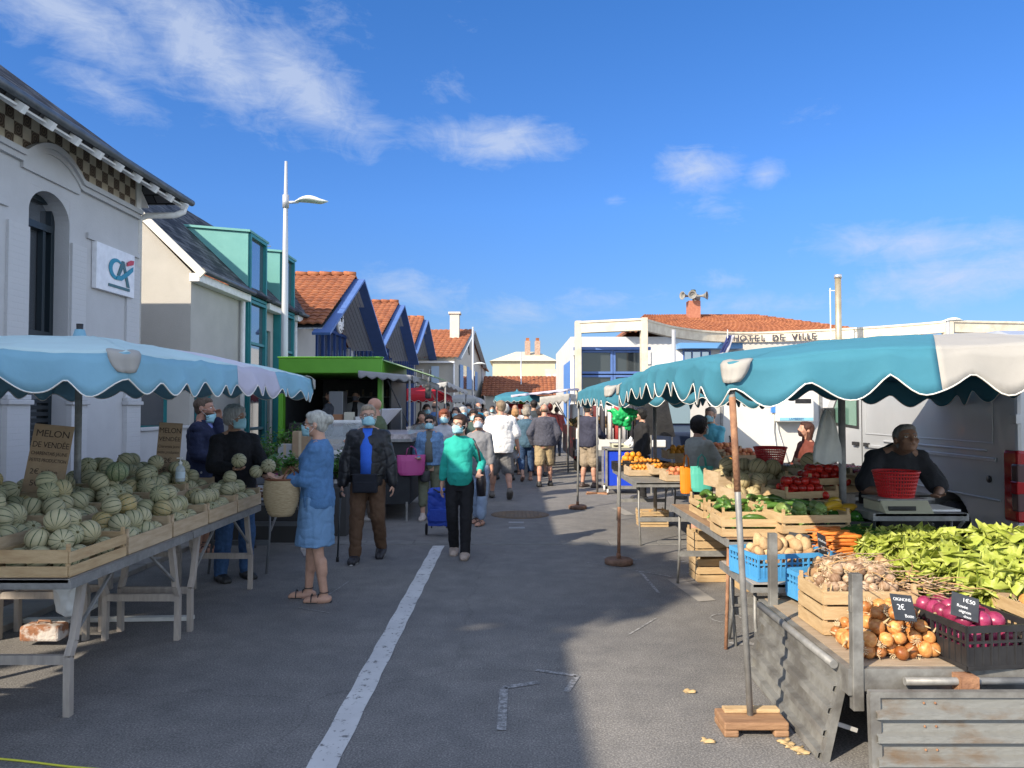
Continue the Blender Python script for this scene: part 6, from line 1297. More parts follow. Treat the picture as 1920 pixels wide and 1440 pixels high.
for i in range(3): dup(cs, (1.98, 10.9, .0+.075*i), rz=R(3*i), label='%s of the flat empty crates stacked on the road by the fruit table' % ('lowest', 'middle', 'topmost')[i], group='flat crates stacked on the road', scale=(.8, .9, .5))
ap = rock_proto('apricot', .024, mat(rnd=.4, name='apricot_skin', c=(.62,.24,.03), rough=.5, c2=(.7,.33,.05), ns=8), (1, 1, .95), .04, 3); pc_ = rock_proto('peach', .034, mat(rnd=.4, name='peach_skin', c=(.50,.10,.06), rough=.6, c2=(.62,.30,.14), ns=5), (1, 1, .95), .04, 3); og = rock_proto('orange', .040, mat(rnd=.4, name='orange_skin', c=(.70,.30,.02), rough=.45, bump=.2, bs=90, c2=(.72,.34,.03)), (1, 1, .95), .02, 3); plm = rock_proto('plum', .022, mat(rnd=.4, name='plum_skin', c=(.12,.01,.025), rough=.35, c2=(.26,.02,.035), ns=9), (1.1, 1, .95), .04, 3)
c = G(1219, 961); dup(ap, c + Vector((0, 0, .023)), label='single orange apricot fallen on the road', group=None)
# fruit table of the second stall
ftable('grey folding table of oranges and apricots beyond the courgettes', 1.50, 2.3, 9.3, 11.4, .76, wood=False, legm=M_pole, top_m=M_pole)
ftable('rear fruit table against the second stall', 2.34, 3.1, 9.0, 11.4, .86, wood=False, legm=M_pole, top_m=M_pole)
in_crate(cr_blk, 'shallow black plastic crate of oranges at the left end of the fruit table', 1.75, 11.1, .765, R(5), 'crates of the fruit stall', scale=(1, 1, .6)); in_crate(cr_blk, 'shallow black plastic crate of apricots next to the oranges', 1.86, 10.68, .80, R(10), 'crates of the fruit stall', scale=(1, 1, .6))
scatter(og, 'orange in the shallow black crate', 'oranges on the fruit stall', heap(1.52, 1.98, 10.95, 11.3, .83, .040, 3), .9, 1.1); scatter(ap, 'small apricot in the black crate', 'apricots on the fruit stall', heap(1.65, 2.1, 10.55, 10.85, .86, .03, 2), .9, 1.1)
for i, (x, y, z, pr_, lb, lb2) in enumerate(((1.78, 10.28, .765, ap, 'first pale tray of apricots on the fruit table', 'apricot'), (2.05, 10.1, .80, ap, 'second pale tray of apricots on the fruit table', 'apricot'), (2.12, 9.55, .765, pc_, 'pale tray of peaches at the near end of the fruit table', 'peach'), (2.5, 10.4, .90, pc_, 'tray of apricots on the rear fruit table, middle', 'peach'),
        (2.45, 11.1, .93, og, 'tilted tray of yellow fruit at the far rear', 'orange'), (2.95, 10.9, 1.0, pc_, 'tilted tray of peaches high at the rear', 'peach'), (2.62, 9.75, .90, ap, 'tray of apricots nearest the customer in grey', 'apricot'), (3.0, 10.2, .96, pc_, 'tray of red peaches right of the rear fruit table', 'peach'))):
    in_crate(cr_tray, lb, x, y, z, R(5), 'crates of the fruit stall'); dup
    scatter(pr_, lb2 + ' in ' + ('1st apricot tray', '2nd apricot tray', 'near peach tray', 'middle rear tray', 'far rear tray', 'high rear tray', 'rear tray by customer', 'right rear tray')[i], 'loose fruit in the trays', heap(x-.23, x+.23, y-.14, y+.14, z+.05, {'apricot': .026, 'peach': .034, 'orange': .04}[lb2], 2), .9, 1.15)
# berries and plums running back along the white truck
ftable('sloping table of plums and cherries under the turquoise umbrellas', 2.65, 4.1, 7.5, 9.4, .82, wood=False, legm=M_pole, top_m=M_tablew)
k = 0
for i in range(4):
    for j in range(3):
        x, y, z = 2.85+.36*j, 7.7+.46*i, .83+.05*j+.0*i; nm = ('nearest', 'second', 'third', 'farthest')[i] + ' ' + ('left', 'middle', 'right')[j]
        in_crate(cr_tray, 'wooden tray of dark red fruit, %s on the sloping table' % nm, x, y, z, R(90), 'trays on the sloping table'); fr_ = (plm, pc_, plm, rp)[(i+j) % 4]
        tag(MB().box(x-.14, x+.14, y-.22, y+.22, z+.02, z+.07).build('fruit_bed', (M_onr, mat('red_fruit', (.35,.03,.02), .4))[(i+j) % 2]), 'packed lower layer of red fruit, %s tray' % nm, 'fruit', kind='stuff')
        scatter(fr_, 'red fruit in %s sloping tray' % nm, 'red fruit on the sloping table', heap(x-.14, x+.14, y-.22, y+.22, z+.06, .032, 1), .8, 1.1)
# scales and baskets
def scale_(label, loc, rz=0):
    t = thing('market_scale', label, 'scale', loc, rz); MB().box(-.17, .17, -.13, .13, .0, .07).prism([(-.13, .0), (-.22, .0), (-.13, .085)], 'x', -.17, .17).build('body', mat('cream_plastic', (.42,.41,.30), .5), t, bevel=.006); MB().box(-.18, .18, -.12, .14, .075, .092).build('pan', M_pole, t, bevel=.004); MB().box(-.12, .02, -.222, -.18, .03, .032).build('display', M_black, t)
    tx = MB().box(-.14, .05, -.20, -.19, .015, .05).build('keypad', M_black, t); return t
def basket(label, loc, r=.15, h=.13):
    t = thing('colander_basket', label, 'basket', loc); M_rb = mat('red_plastic', (.50,.012,.02), .4, c2=(.58,.03,.03), ns=5); q = MB()
    MB().lathe([(.0, .0), (r*.72, .0), (r*.75, .01), (.70*r, .012), (.0, .012)], 28, cap=False).build('bottom', M_rb, t)
    for k in range(8): z = h*k/7; rr = r*(.75+.25*k/7); q.tube([(rr*cos(R(a)), rr*sin(R(a)), z) for a in range(0, 361, 12)], .005 if k < 7 else .009, 5)
    for a in range(0, 360, 8): q.bar((r*.75*cos(R(a)), r*.75*sin(R(a)), 0), (r*cos(R(a)), r*sin(R(a)), h), .007, .004)
    q.build('lattice', M_rb, t); return t
pz = P(1683, 955, 5.6); zs = pz.z; scale_('cream market scale under the red basket in front of the stooping seller', (pz.x-.02, 5.6, .93), 0); basket('red plastic basket on the scale in front of the stooping seller', (pz.x, 5.62, 1.025), .155, .18)
ftable('small metal table holding the scale', 2.55, 3.2, 5.42, 5.95, .93, wood=False, legm=M_pole, top_m=M_pole); tag(MB().box(2.98, 3.2, 5.5, 5.8, .931, .945).build('paper_pad', M_whitep), 'white paper pad beside the market scale', 'paper')
pz = P(1446, 886, 7.3); scale_('grey market scale behind the cantaloupes', (pz.x, 7.3, 1.04)); basket('red plastic basket on the scale behind the cantaloupes', (pz.x+.0, 7.32, 1.14), .15, .15); ftable('metal table holding the scale behind the cantaloupes', 2.2, 2.7, 7.42, 7.45, 1.0, wood=False) if False else None
tag(MB().box(pz.x-.17, pz.x+.17, 7.15, 7.45, .752, 1.038).build('scale_stand', M_tablew), 'wooden block under the scale behind the cantaloupes', 'stand')
# hanging white bags by the central pole
for px, py, Y, s in ((1552, 838, 5.9, 1.0),):
    p = P(px, py, Y); q = MB().grid(26, 22, lambda u, v: ((.02 + .085*min(1, v*1.5)**.8)*cos(2*pi*u)*(1+.05*sin(v*9)), (.02+.022*min(1, v*2))*sin(2*pi*u) + .016*sin(u*37+v*4)*(1-v*.5), -.02+.30-.40*v + .012*sin(u*25))); o = q.build('plastic_bag', mat('translucent_bag', (.50,.52,.51), .35, alpha=.9, c2=(.62,.64,.62), ns=6, bump=.4, bs=14)); o.location = p; tag(o, 'stack of translucent white carrier bags hanging by the umbrella pole', 'bag')
# ---------------------------------------------------------------- vehicles and background stalls
M_silver = mat('silver_van_paint', (.44,.46,.48), .3, c2=(.48,.50,.52), ns=2, metal=.2, coat=.4); M_vanw = mat('white_truck_paint', (.66,.65,.62), .35, c2=(.60,.59,.56), ns=2, nd=6); M_rub = mat('rubber', (.015,.015,.016), .8)
van = thing('delivery_van', 'silver grey van parked behind the stooping seller, rear light towards the camera', 'van', (5.55, 9.4, 0))
VX0, VX1, Y0v, Y1v = -.95, .95, -2.4, 2.5
prof = [(Y0v, .42), (Y0v, 2.18), (Y0v+.10, 2.34), (Y0v+.3, 2.40), (1.05, 2.40), (1.25, 2.34), (2.0, 1.50), (2.45, 1.25), (Y1v, .95), (Y1v, .42)]
arch = lambda yc, r: [(yc + r*cos(R(a)), .42 + r*.92*sin(R(a))) for a in range(0, 181, 20)]
low = [(Y1v, .42)] + arch(1.75, .40)[0:] + [(Y0v+1.35, .42)][:0] + arch(Y0v+1.15, .40) + [(Y0v, .42)]
poly = prof[:-1] + low[:-1]
o = MB().prism(poly, 'x', VX0, VX1).build('body', M_silver, van, bevel=.035); body = o
q = MB()
for yc in (1.75, Y0v+1.15): q.box(VX0+.02, VX1-.02, yc-.42, yc+.42, .40, .82)
for yc in (1.75, Y0v+1.15):
    for s in (VX0+.12, VX1-.12): MB().lathe([(.0, -.10), (.19, -.10), (.21, -.10), (.32, -.10), (.34, -.06), (.34, .08), (.0, .10)], 26, Matrix.Translation((s, yc, .34)) @ Matrix.Rotation(pi/2, 4, 'Y'), cap=False).build('wheel', M_rub, van)
MB().box(VX0+.05, VX1-.05, Y0v+.05, Y1v-.05, .25, .44).build('underbody', M_black, van)
def framebox(y0, y1, z0, z1, w=.016, d=.008): 
    return MB().box(VX0-d, VX0-.001, y0, y1, z0, z0+w).box(VX0-d, VX0-.001, y0, y1, z1-w, z1).box(VX0-d, VX0-.001, y0, y0+w, z0+w, z1-w).box(VX0-d, VX0-.001, y1-w, y1, z0+w, z1-w)
framebox(Y0v+.35, .60, 1.32, 2.12).build('panel_rib', M_silver, body, bevel=.004)
MB().box(VX0-.022, VX0-.001, Y0v+.3, .55, 1.15, 1.19).box(VX0-.022, VX0-.001, Y0v+.45, .1, 1.24, 1.262).box(VX0-.018, VX0-.001, Y0v+.25, 1.2, .78, .80).build('side_moulding', M_silver, body, bevel=.006)
MB().box(VX0-.006, VX0-.001, .70, .71, .5, 2.25).box(VX0-.006, VX0-.001, 1.62, 1.63, .8, 1.5).build('door_gap', M_black, body)
MB().prism([(.85, 1.42), (.85, 2.12), (1.12, 2.12), (1.72, 1.46)], 'x', VX0-.012, VX0-.004).build('side_window', mat('green_tinted_glass', (.16,.30,.24), .05, metal=.3), van)
MB().prism([(.79, 1.38), (.79, 2.17), (1.16, 2.17), (1.80, 1.42)], 'x', VX0-.006, VX0-.002).build('window_seal', M_black, van)
MB().box(VX0-.04, VX0-.001, .78, .93, 1.16, 1.21).box(VX0-.04, VX0-.001, .48, .60, 1.16, 1.21).build('door_handle', M_black, van, bevel=.006)
MB().box(VX0-.20, VX0-.02, 1.48, 1.60, 1.42, 1.66).build('wing_mirror', M_black, van, bevel=.02)
MB().lathe([(.0, 0), (.035, 0), (.035, .01), (0, .01)], 16, Matrix.Translation((VX0-.012, Y0v+.42, .98)) @ Matrix.Rotation(pi/2, 4, 'Y'), cap=False).build('fuel_cap', M_black, van)
tl = MB().box(VX0-.018, VX0+.10, Y0v-.022, Y0v+.20, .62, 1.28).build('tail_light', mat('red_lens', (.35,.006,.012), .12, coat=.6), van, bevel=.03); MB().box(VX0-.024, VX0+.08, Y0v-.028, Y0v+.07, .72, 1.16).build('clear_lens', mat('clear_lens_plastic', (.10,.06,.065), .12), tl, bevel=.02); MB().box(VX0-.03, VX0+.06, Y0v-.03, Y0v+.07, .88, 1.0).build('red_band', mat('red_band', (.35,.006,.012), .12), tl, bevel=.012)
for z in (.52, 1.52, 2.0): MB().box(VX0-.03, VX0+.02, Y0v-.03, Y0v+.06, z, z+.09).build('hinge', M_silver, van, bevel=.006)
MB().box(VX0+.05, VX1-.05, Y0v-.07, Y0v-.002, .40, .60).build('rear_bumper', M_black, van, bevel=.02); MB().box(-.004, .004, Y0v-.006, Y0v-.001, .62, 2.2).build('rear_door_gap', M_black, van); MB().box(-.8, -.12, Y0v-.008, Y0v-.002, 1.45, 2.05).box(.12, .8, Y0v-.008, Y0v-.002, 1.45, 2.05).build('rear_window', M_glass, van)
# white truck with a chiller unit
wt = thing('food_truck', 'plain white truck body with a grey chiller box on its wall, behind the plum trays', 'truck', (5.0, 13.5, 0))
MB().box(-1.62, 2.6, -1.1, 1.1, .38, 2.55).build('body', M_vanw, wt, bevel=.03); MB().box(-1.5, 2.5, -1.0, 1.0, .2, .38).build('chassis', M_black, wt)
MB().box(-1.64, -1.60, -1.12, -1.08, .4, 2.5).box(-.05, .0, -1.115, -1.10, .4, 2.5).build('corner_trim', M_pole, wt)
for s in (-.9, 1.9): MB().lathe([(.0, -.1), (.3, -.1), (.34, -.06), (.34, .06), (0, .1)], 24, Matrix.Translation((s, -.9, .34)) @ Matrix.Rotation(pi/2, 4, 'X'), cap=False).build('wheel', M_rub, wt)
a, b_ = P(1458, 742, 12.2), P(1526, 791, 12.2); ch = MB().box(a.x-5, b_.x-5, -1.32, -1.101, b_.z, a.z).build('chiller_unit', col((.60,.60,.58), .4), wt, bevel=.02)
MB().box(b_.x-5.30, b_.x-5.05, -1.326, -1.32, a.z-.12, a.z-.05).build('vent', M_black, ch); MB().box(a.x-4.98, b_.x-5.02, -1.325, -1.32, b_.z+.02, b_.z+.07).build('stripe_label', col((.2,.45,.6)), ch); text_mesh('lettering', 'LAMBERET', .05, col((.02,.06,.2)), Matrix.Translation(((a.x+b_.x)/2-5, -1.328, b_.z+.03)) @ Matrix.Rotation(pi/2, 4, 'X'), ch, .001)
MB().tube([(a.x-5.02, -1.16, a.z-.22), (a.x-5.03, -1.15, b_.z-.1), (a.x-4.98, -1.13, b_.z-.4), (a.x-4.9, -1.13, b_.z-.75)], .010, 6).tube([(a.x-4.99, -1.16, a.z-.22), (a.x-4.96, -1.15, b_.z-.1), (a.x-4.86, -1.13, b_.z-.4), (a.x-4.75, -1.13, b_.z-.75)], .008, 6).build('power_cable', M_whitep, ch); MB().box(a.x-5.06, a.x-4.96, -1.2, -1.14, a.z-.27, a.z-.17).build('blue_plug', mat('plug_blue', (.05,.2,.6), .4), ch)
MB().tube([(-1.5, -1.13, .98), (-1.5, -1.17, 1.0), (-1.5, -1.17, 1.18), (-1.5, -1.13, 1.2)], .014, 6).build('door_handle', M_black, wt)
# dark van with raised black panel, further left
dv = thing('delivery_van', 'dark blue van with pale windscreen half hidden behind the fruit stall', 'van', (3.6, 17.5, 0))
MB().prism([(-1.9, .35), (-1.9, 1.15), (-1.3, 1.3), (-.8, 1.95), (2.2, 1.98), (2.3, .35)], 'x', -.85, .85).build('body', mat('navy_van_paint', (.02,.03,.06), .3, coat=.3), dv, bevel=.04); MB().add([(-.72, -1.33, 1.32), (.72, -1.33, 1.32), (.68, -.86, 1.9), (-.68, -.86, 1.9)], [(0, 1, 2, 3)]).build('windscreen', mat('pale_windscreen', (.22,.30,.32), .05, metal=.4), dv, solid=.01)
for s in (-.62, .62): MB().box(s-.14, s+.14, -1.93, -1.89, .85, 1.0).build('headlight', col((.6,.6,.6), .2), dv, bevel=.02)
for s in (-.8, .8): MB().lathe([(.0, -.08), (.28, -.08), (.32, -.05), (.32, .05), (0, .08)], 20, Matrix.Translation((s, -1.2, .32)) @ Matrix.Rotation(pi/2, 4, 'Y'), cap=False).build('wheel', M_rub, dv)
p = P(1240, 780, 14.6); t = thing('raised_panel', 'tall leaning black panel behind the fruit crates', 'panel', (p.x, 14.6, 0)); MB().prism([(-.30, 1.15), (.26, 1.10), (.10, 1.90), (-.42, 1.93)], 'y', -.02, .02).build('panel', mat('black_tarpaulin', (.015,.015,.017), .35, c2=(.03,.03,.03), ns=4, bump=.3), t); MB().bar((-.2, 0, 0), (-.2, 0, 1.2), .03).bar((.2, 0, 0), (.2, 0, 1.15), .03).build('legs', M_pole, t)
# white pick-up with red lamp near the crowd
pk = thing('market_pickup', 'white pick-up with dark side and red lamp, loaded with dark produce', 'pick-up', (2.35, 21.5, 0))
MB().box(-.72, .8, -2.0, 2.0, .45, 1.12).build('body', mat('white_paint', (.62,.62,.60), .35), pk, bevel=.03); MB().box(-.80, -.725, -1.9, 2.0, .35, 1.15).build('dark_side', mat('black_red_side', (.02,.015,.015), .4, c2=(.18,.02,.02), ns=3, lo=.58, hi=.62), pk); MB().box(-.76, .76, -2.06, -2.0, .42, .58).build('bumper', M_pole, pk, bevel=.01); MB().box(-.62, -.18, -2.03, -2.0, .74, .86).build('red_lamp', mat('red_lens2', (.55,.01,.01), .2), pk)
for s in (-.62, .62): MB().lathe([(.0, -.1), (.26, -.1), (.3, -.06), (.3, .06), (0, .1)], 20, Matrix.Translation((s, -1.35, .3)) @ Matrix.Rotation(pi/2, 4, 'Y'), cap=False).build('wheel', M_rub, pk)
MB().box(-.6, .7, 1.0, 2.0, 1.12, 1.75).build('cab', mat('white_paint', (.62,.62,.60), .35), pk, bevel=.05)
q = MB()
for i in range(160): q.ell((random.uniform(-.7, .75), random.uniform(-1.9, .9), 1.15+random.uniform(0, .22)), random.uniform(.05, .1), 7, 5)
tag(q.build('produce_load', mat('dark_produce', (.03,.05,.015), .6, c2=(.20,.10,.04), ns=5), None), 'dark heap of mixed produce on the white pick-up', 'produce', kind='stuff').location = (2.35, 21.5, 0)
# blue cart
bc = thing('trolley_cart', 'grey framed cart with bright blue panel on white castors by the fruit table', 'cart', (2.17, 14.95, 0))
MB().box(-.33, .33, -.15, .4, .16, .82).build('panel', mat('bright_blue_panel', (.012,.055,.55), .45), bc); fr = MB()
for sx_ in (-.36, .36):
    for sy in (-.17, .42): fr.box(sx_-.02, sx_+.02, sy-.02, sy+.02, .10, .86)
fr.box(-.38, .38, -.19, -.15, .10, .15).box(-.38, .38, -.19, .44, .84, .88).build('frame', M_pole, bc)
for sx_ in (-.33, .33):
    for sy in (-.15, .38): MB().lathe([(.0, -.018), (.05, -.018), (.058, -.008), (.058, .008), (.0, .018)], 18, Matrix.Translation((sx_, sy, .058)) @ Matrix.Rotation(pi/2, 4, 'Y'), cap=False).build('castor', M_whitep, bc)
scale_('grey scale on the blue cart', (2.1, 15.05, .882)); q = MB().ell((0, 0, 0), (.10, .08, .08), 14, 10).ell((.02, 0, .09), (.03, .03, .06), 8, 6); o = voxel(q, 'plastic_bag', mat('white_bag', (.7,.7,.7), .4), .010, None, amp=.02, freq=16, smooth=1); o.location = (2.28, 14.9, .96); tag(o, 'small knotted white bag on the blue cart', 'bag')
# ---- green food trailer on the left
ft = thing('green_food_trailer', 'market trailer with bright green fascia and dark open front, two vendors inside', 'trailer', (-3.65, 16.4, 0))
M_grn = mat('bright_green_paint', (.09,.30,.02), .4, c2=(.105,.33,.025), ns=3); a, b_ = P(525, 672, 15.5), P(718, 698, 15.5)
x0, x1 = a.x+3.65, b_.x+3.65; MB().box(x0, x1, -1.0, -.86, b_.z-.02, a.z).box(x0-.02, x1+.02, -1.02, -.86, a.z, a.z+.03).build('fascia', M_grn, ft, bevel=.012); MB().box(x0, x1, -.85, 2.6, 2.34, 2.62).build('roof', mat('roof_green', (.12,.38,.03), .5), ft, bevel=.02)
MB().box(x0, x0+.09, -1.0, -.8, .3, b_.z-.02).box(x1-.09, x1, -1.0, -.8, .3, b_.z-.02).build('corner_post', M_grn, ft, bevel=.01)
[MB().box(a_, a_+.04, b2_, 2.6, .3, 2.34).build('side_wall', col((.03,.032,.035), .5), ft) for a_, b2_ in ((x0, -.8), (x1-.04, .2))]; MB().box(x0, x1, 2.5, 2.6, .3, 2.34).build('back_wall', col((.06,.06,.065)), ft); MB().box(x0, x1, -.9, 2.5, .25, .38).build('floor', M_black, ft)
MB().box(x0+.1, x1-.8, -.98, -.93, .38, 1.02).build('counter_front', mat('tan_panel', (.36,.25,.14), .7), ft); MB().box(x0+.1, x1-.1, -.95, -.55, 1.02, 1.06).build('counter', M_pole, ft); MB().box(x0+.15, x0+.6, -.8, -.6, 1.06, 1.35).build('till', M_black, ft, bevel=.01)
sf = MB()
for z in (1.3, 1.6, 1.9): sf.box(x0+.1, x1-.1, 2.2, 2.5, z, z+.02)
sf.build('shelf', M_pole, ft); sf = MB()
random.seed(9)
for i in range(26): x = x0+.15+i*.065; z = 1.32+.3*(i % 3); sf.tube([(x, 2.3, z), (x, 2.3, z+random.uniform(.1, .2))], .03, 8)
tag(sf.build('shelf_goods', mat('shelf_goods', (.25,.18,.10), .5, c2=(.4,.35,.3), ns=20), ft), kind='stuff'); MB().box(x0+.85, x0+1.15, -.3, .1, 1.06, 2.0).build('steel_cabinet', mat('steel_cab', (.22,.23,.25), .3, metal=.5), ft, bevel=.01)
MB().add([(x1+.0, -.9, 2.62), (x1+1.0, -.6, 2.30), (x1+1.0, 2.4, 2.30), (x1, 2.6, 2.62)], [(0, 1, 2, 3)]).build('side_flap', cloth_mat('pale_green_sheet', (.45,.62,.40)), ft, solid=.02)
MB().lathe([(.0, -.1), (.28, -.1), (.31, -.05), (.31, .05), (0, .1)], 20, Matrix.Translation((x1-.15, .9, .31)) @ Matrix.Rotation(pi/2, 4, 'Y'), cap=False).build('wheel', M_rub, ft)
# grey awnings
def awning(label, corners, m, drop=.12, poles=True, sag=.08):    # corners: four world points, near-left, near-right, far-right, far-left
    c = [Vector(p) for p in corners]; o_ = Vector((c[0].x, c[0].y, 0)); t = thing('awning', label, 'awning', tuple(o_)); c = [p-o_ for p in c]
    MB().grid(14, 10, lambda u, v: c[0].lerp(c[1], u).lerp(c[3].lerp(c[2], u), v) - Vector((0, 0, sag*sin(pi*u)*sin(pi*v) + .02*sin(u*17)*v))).build('sheet', m, t, solid=.01)
    MB().grid(20, 3, lambda u, v: c[0].lerp(c[1], u) - Vector((0, .02, drop*v*(1+.25*sin(u*31))))).build('front_valance', m, t, solid=.008); MB().grid(20, 3, lambda u, v: c[1].lerp(c[2], u) + Vector((.02, 0, -drop*v*(1+.25*sin(u*31))))).build('side_valance', m, t, solid=.008)
    if poles:
        for p in (c[1], c[2]): MB().tube([(p.x-.04, p.y, 0), (p.x-.04, p.y, p.z)], .022, 8).build('pole', M_pole, t)
        MB().bar((c[1].x-.05, c[1].y+.05, c[1].z-.05), (c[0].x+.05, c[0].y+.05, c[0].z-.05), .02).bar((c[1].x-.05, c[1].y, 1.3), (c[1].x-.5, c[1].y+.1, c[1].z-.06), .02).build('strut', M_black, t)
    return t
M_grey = cloth_mat('grey_awning_cloth', (.36,.37,.39)); M_lgrey = cloth_mat('light_grey_cloth', (.55,.55,.55))
awning('pale grey awning right of the green trailer', [P(672, 695, 14.9), P(772, 704, 15.0), P(822, 722, 18.6), P(735, 712, 18.6)], M_grey)
awning('small grey awning beyond the green trailer', [P(800, 722, 20), P(838, 716, 20), P(876, 734, 25), P(840, 735, 25)], M_lgrey)
awning('long white and lilac awning right of the street end', [P(958, 741, 22), P(1066, 729, 22), P(1085, 729, 27), P(1000, 738, 27)], M_lil, .06)
awning('crumpled off white tarpaulin over the dark produce stall', [P(1012, 745, 19.5), P(1068, 738, 19.5), P(1085, 742, 23), P(1030, 748, 23)], M_canv, .2)
def small_umb(label, px0, px1, ye, ya, Y, d, m, tr=None):
    a, b_ = P(px0, ye, Y), P(px1, ye, Y); za = P(px0, ya, Y).z
    return canopy('market_umbrella', label, a.x, b_.x, Y, Y+d, a.z+.12, za, m, {}, n=(7, 8), amp=.05, val=.13, patches=False, vseed=Y)
small_umb('red market umbrella past the green trailer', 722, 832, 750, 725, 22, 3.0, M_red); small_umb('white umbrella left of the crowd, far side', 838, 892, 753, 739, 28, 3.2, M_canv); small_umb('far turquoise umbrella above the red cloth', 928, 1012, 751, 733, 25.5, 3.4, M_turq); small_umb('far white umbrella at the left edge of the crowd', 868, 905, 756, 744, 38, 3.2, M_lgrey)
a, b_ = P(944, 752, 28), P(986, 772, 28); t = thing('red_backdrop', 'red cloth with green and white packets above it at the street end', 'cloth', (a.x, 28, 0)); MB().box(0, b_.x-a.x, 0, .04, .7, a.z-.1).build('cloth', M_red, t); MB().box(.05, .3, -.02, .02, a.z-.1, a.z+.08).box(.32, .55, -.02, .02, a.z-.1, a.z+.1).build('white_packets', M_whitep, t); MB().box(.57, .8, -.02, .02, a.z-.1, a.z+.06).build('green_packet', M_grn, t)
# stall furniture on the left beyond the melon seller
ftable('grey folding table with dark dried goods behind the straw basket', -3.1, -2.42, 7.75, 9.2, .74, wood=False, legm=mat('dark_metal', (.12,.13,.14), .4), top_m=M_pole); random.seed(3)
for i in range(26): 
    x, y = random.uniform(-3.0, -2.5), random.uniform(7.85, 9.1); tag(MB().box(-.05, .05, -.035, .035, 0, .03).build('goods_packet', (col((.10,.05,.03)), col((.35,.33,.3)), col((.18,.10,.06)))[i % 3], bevel=.006), 'small dark packet on the grey folding table', 'packet', 'packets on the grey folding table').location = (x, y, .742)
ftable('grey folding table with a cardboard box in front of the green trailer', -3.75, -2.55, 11.0, 11.7, .93, wood=False, legm=M_pole, top_m=M_pole)
for (px0, px1, py0, py1, Y, m, lb) in ((548, 577, 809, 846, 11.2, M_card, 'brown cardboard box on the grey folding table before the green trailer'), (521, 547, 833, 847, 11.3, col((.35,.36,.38)), 'flat grey box beside the cardboard box')):
    a, b_ = P(px0, py0, Y), P(px1, py1, Y); t = thing('storage_box', lb, 'box', ((a.x+b_.x)/2, Y+.1, .932)); w = (b_.x-a.x)/2; h = max(.1, a.z-.932); MB().box(-w, w, -.1, .1, 0, h).build('box', m, t, bevel=.003); MB().box(-.02, .02, -.102, -.1005, 0, h).box(-w*.98, w*.98, -.003, .003, h, h+.003).build('tape', col((.45,.36,.24)), t)
t = thing('display_counter', 'white chilled display counter with slanted glass in front of the green trailer', 'counter', (-2.75, 13.2, 0)); MB().box(-.75, .55, -.45, .45, .1, .95).build('cabinet', M_whitep, t, bevel=.02); MB().prism([(-.43, .95), (-.25, 1.35), (.35, 1.42), (.35, 1.40), (-.22, 1.33), (-.40, .95)], 'x', -.72, .52).build('glass_cover', mat('display_glass', (.5,.55,.55), .05, alpha=.35), t); MB().box(-.7, .5, -.35, .3, .952, 1.02).build('goods', mat('meat', (.35,.16,.12), .5, c2=(.5,.35,.25), ns=12), t); [MB().box(-.6+.2*i_, -.44+.2*i_, .30, .44, 1.44, 1.50+.04*(i_ % 3)).build('parcel', col(((.5,.5,.48), (.25,.12,.06), (.4,.38,.3))[i_ % 3]), t) for i_ in range(6)]; MB().box(-.72, .52, .3, .42, 1.38, 1.44).build('top_shelf', M_whitep, t)
t = thing('display_counter', 'dark skirted fish counter with raised white panelled lid by the pink bag', 'counter', (-1.92, 12.6, 0)); MB().box(-.35, .42, -1.3, 1.0, .25, 1.16).build('skirt', col((.02,.022,.025)), t); MB().box(-.38, .46, -1.35, 1.02, 1.16, 1.2).build('counter_top', M_pole, t); MB().box(-.30, .42, -1.25, .9, 1.2, 1.27).build('trays', mat('fish_trays', (.25,.20,.19), .4, c2=(.55,.5,.5), ns=14), t)
q = MB()
for i in range(5): y0 = -1.2+i*.42; q.add([(-.33, y0, 1.30), (-.33, y0+.41, 1.30), (-.02, y0+.41, 1.64), (-.02, y0, 1.64)], [(0, 1, 2, 3)])
q.build('lid_panels', col((.70,.72,.76), .4), t, solid=.01); MB().bar((-.02, .9, 1.2), (-.02, .9, 1.65), .02).bar((-.02, -1.2, 1.2), (-.02, -1.2, 1.65), .02).build('lid_frame', M_pole, t); MB().add([(.42, -1.3, 1.2), (.42, .95, 1.2), (.36, .95, 1.38), (.36, -1.3, 1.38)], [(0, 1, 2, 3)]).build('glass_front', mat('display_glass2', (.5,.55,.55), .05, alpha=.3), t)
MB().bar((-.1, -1.36, .0), (-.1, -1.36, .28), .03).bar((.38, -1.3, .0), (.38, -1.3, .28), .03).build('legs', M_pole, t)
a = P(803, 734, 15.0); t = thing('speaker_box', 'black lamp box hanging under the grey awning', 'speaker', (a.x, 15, a.z)); MB().box(-.055, .055, -.08, .08, -.14, .14).build('casing', M_black, t, bevel=.025); MB().lathe([(.0, 0), (.035, 0), (.035, .005), (0, .005)], 14, Matrix.Translation((0, -.083, .04)) @ Matrix.Rotation(pi/2, 4, 'X'), cap=False).build('grille', col((.06,.06,.06)), t); MB().tube([(0, 0, .14), (0, 0, .28)], .008, 6).build('hook', M_pole, t)
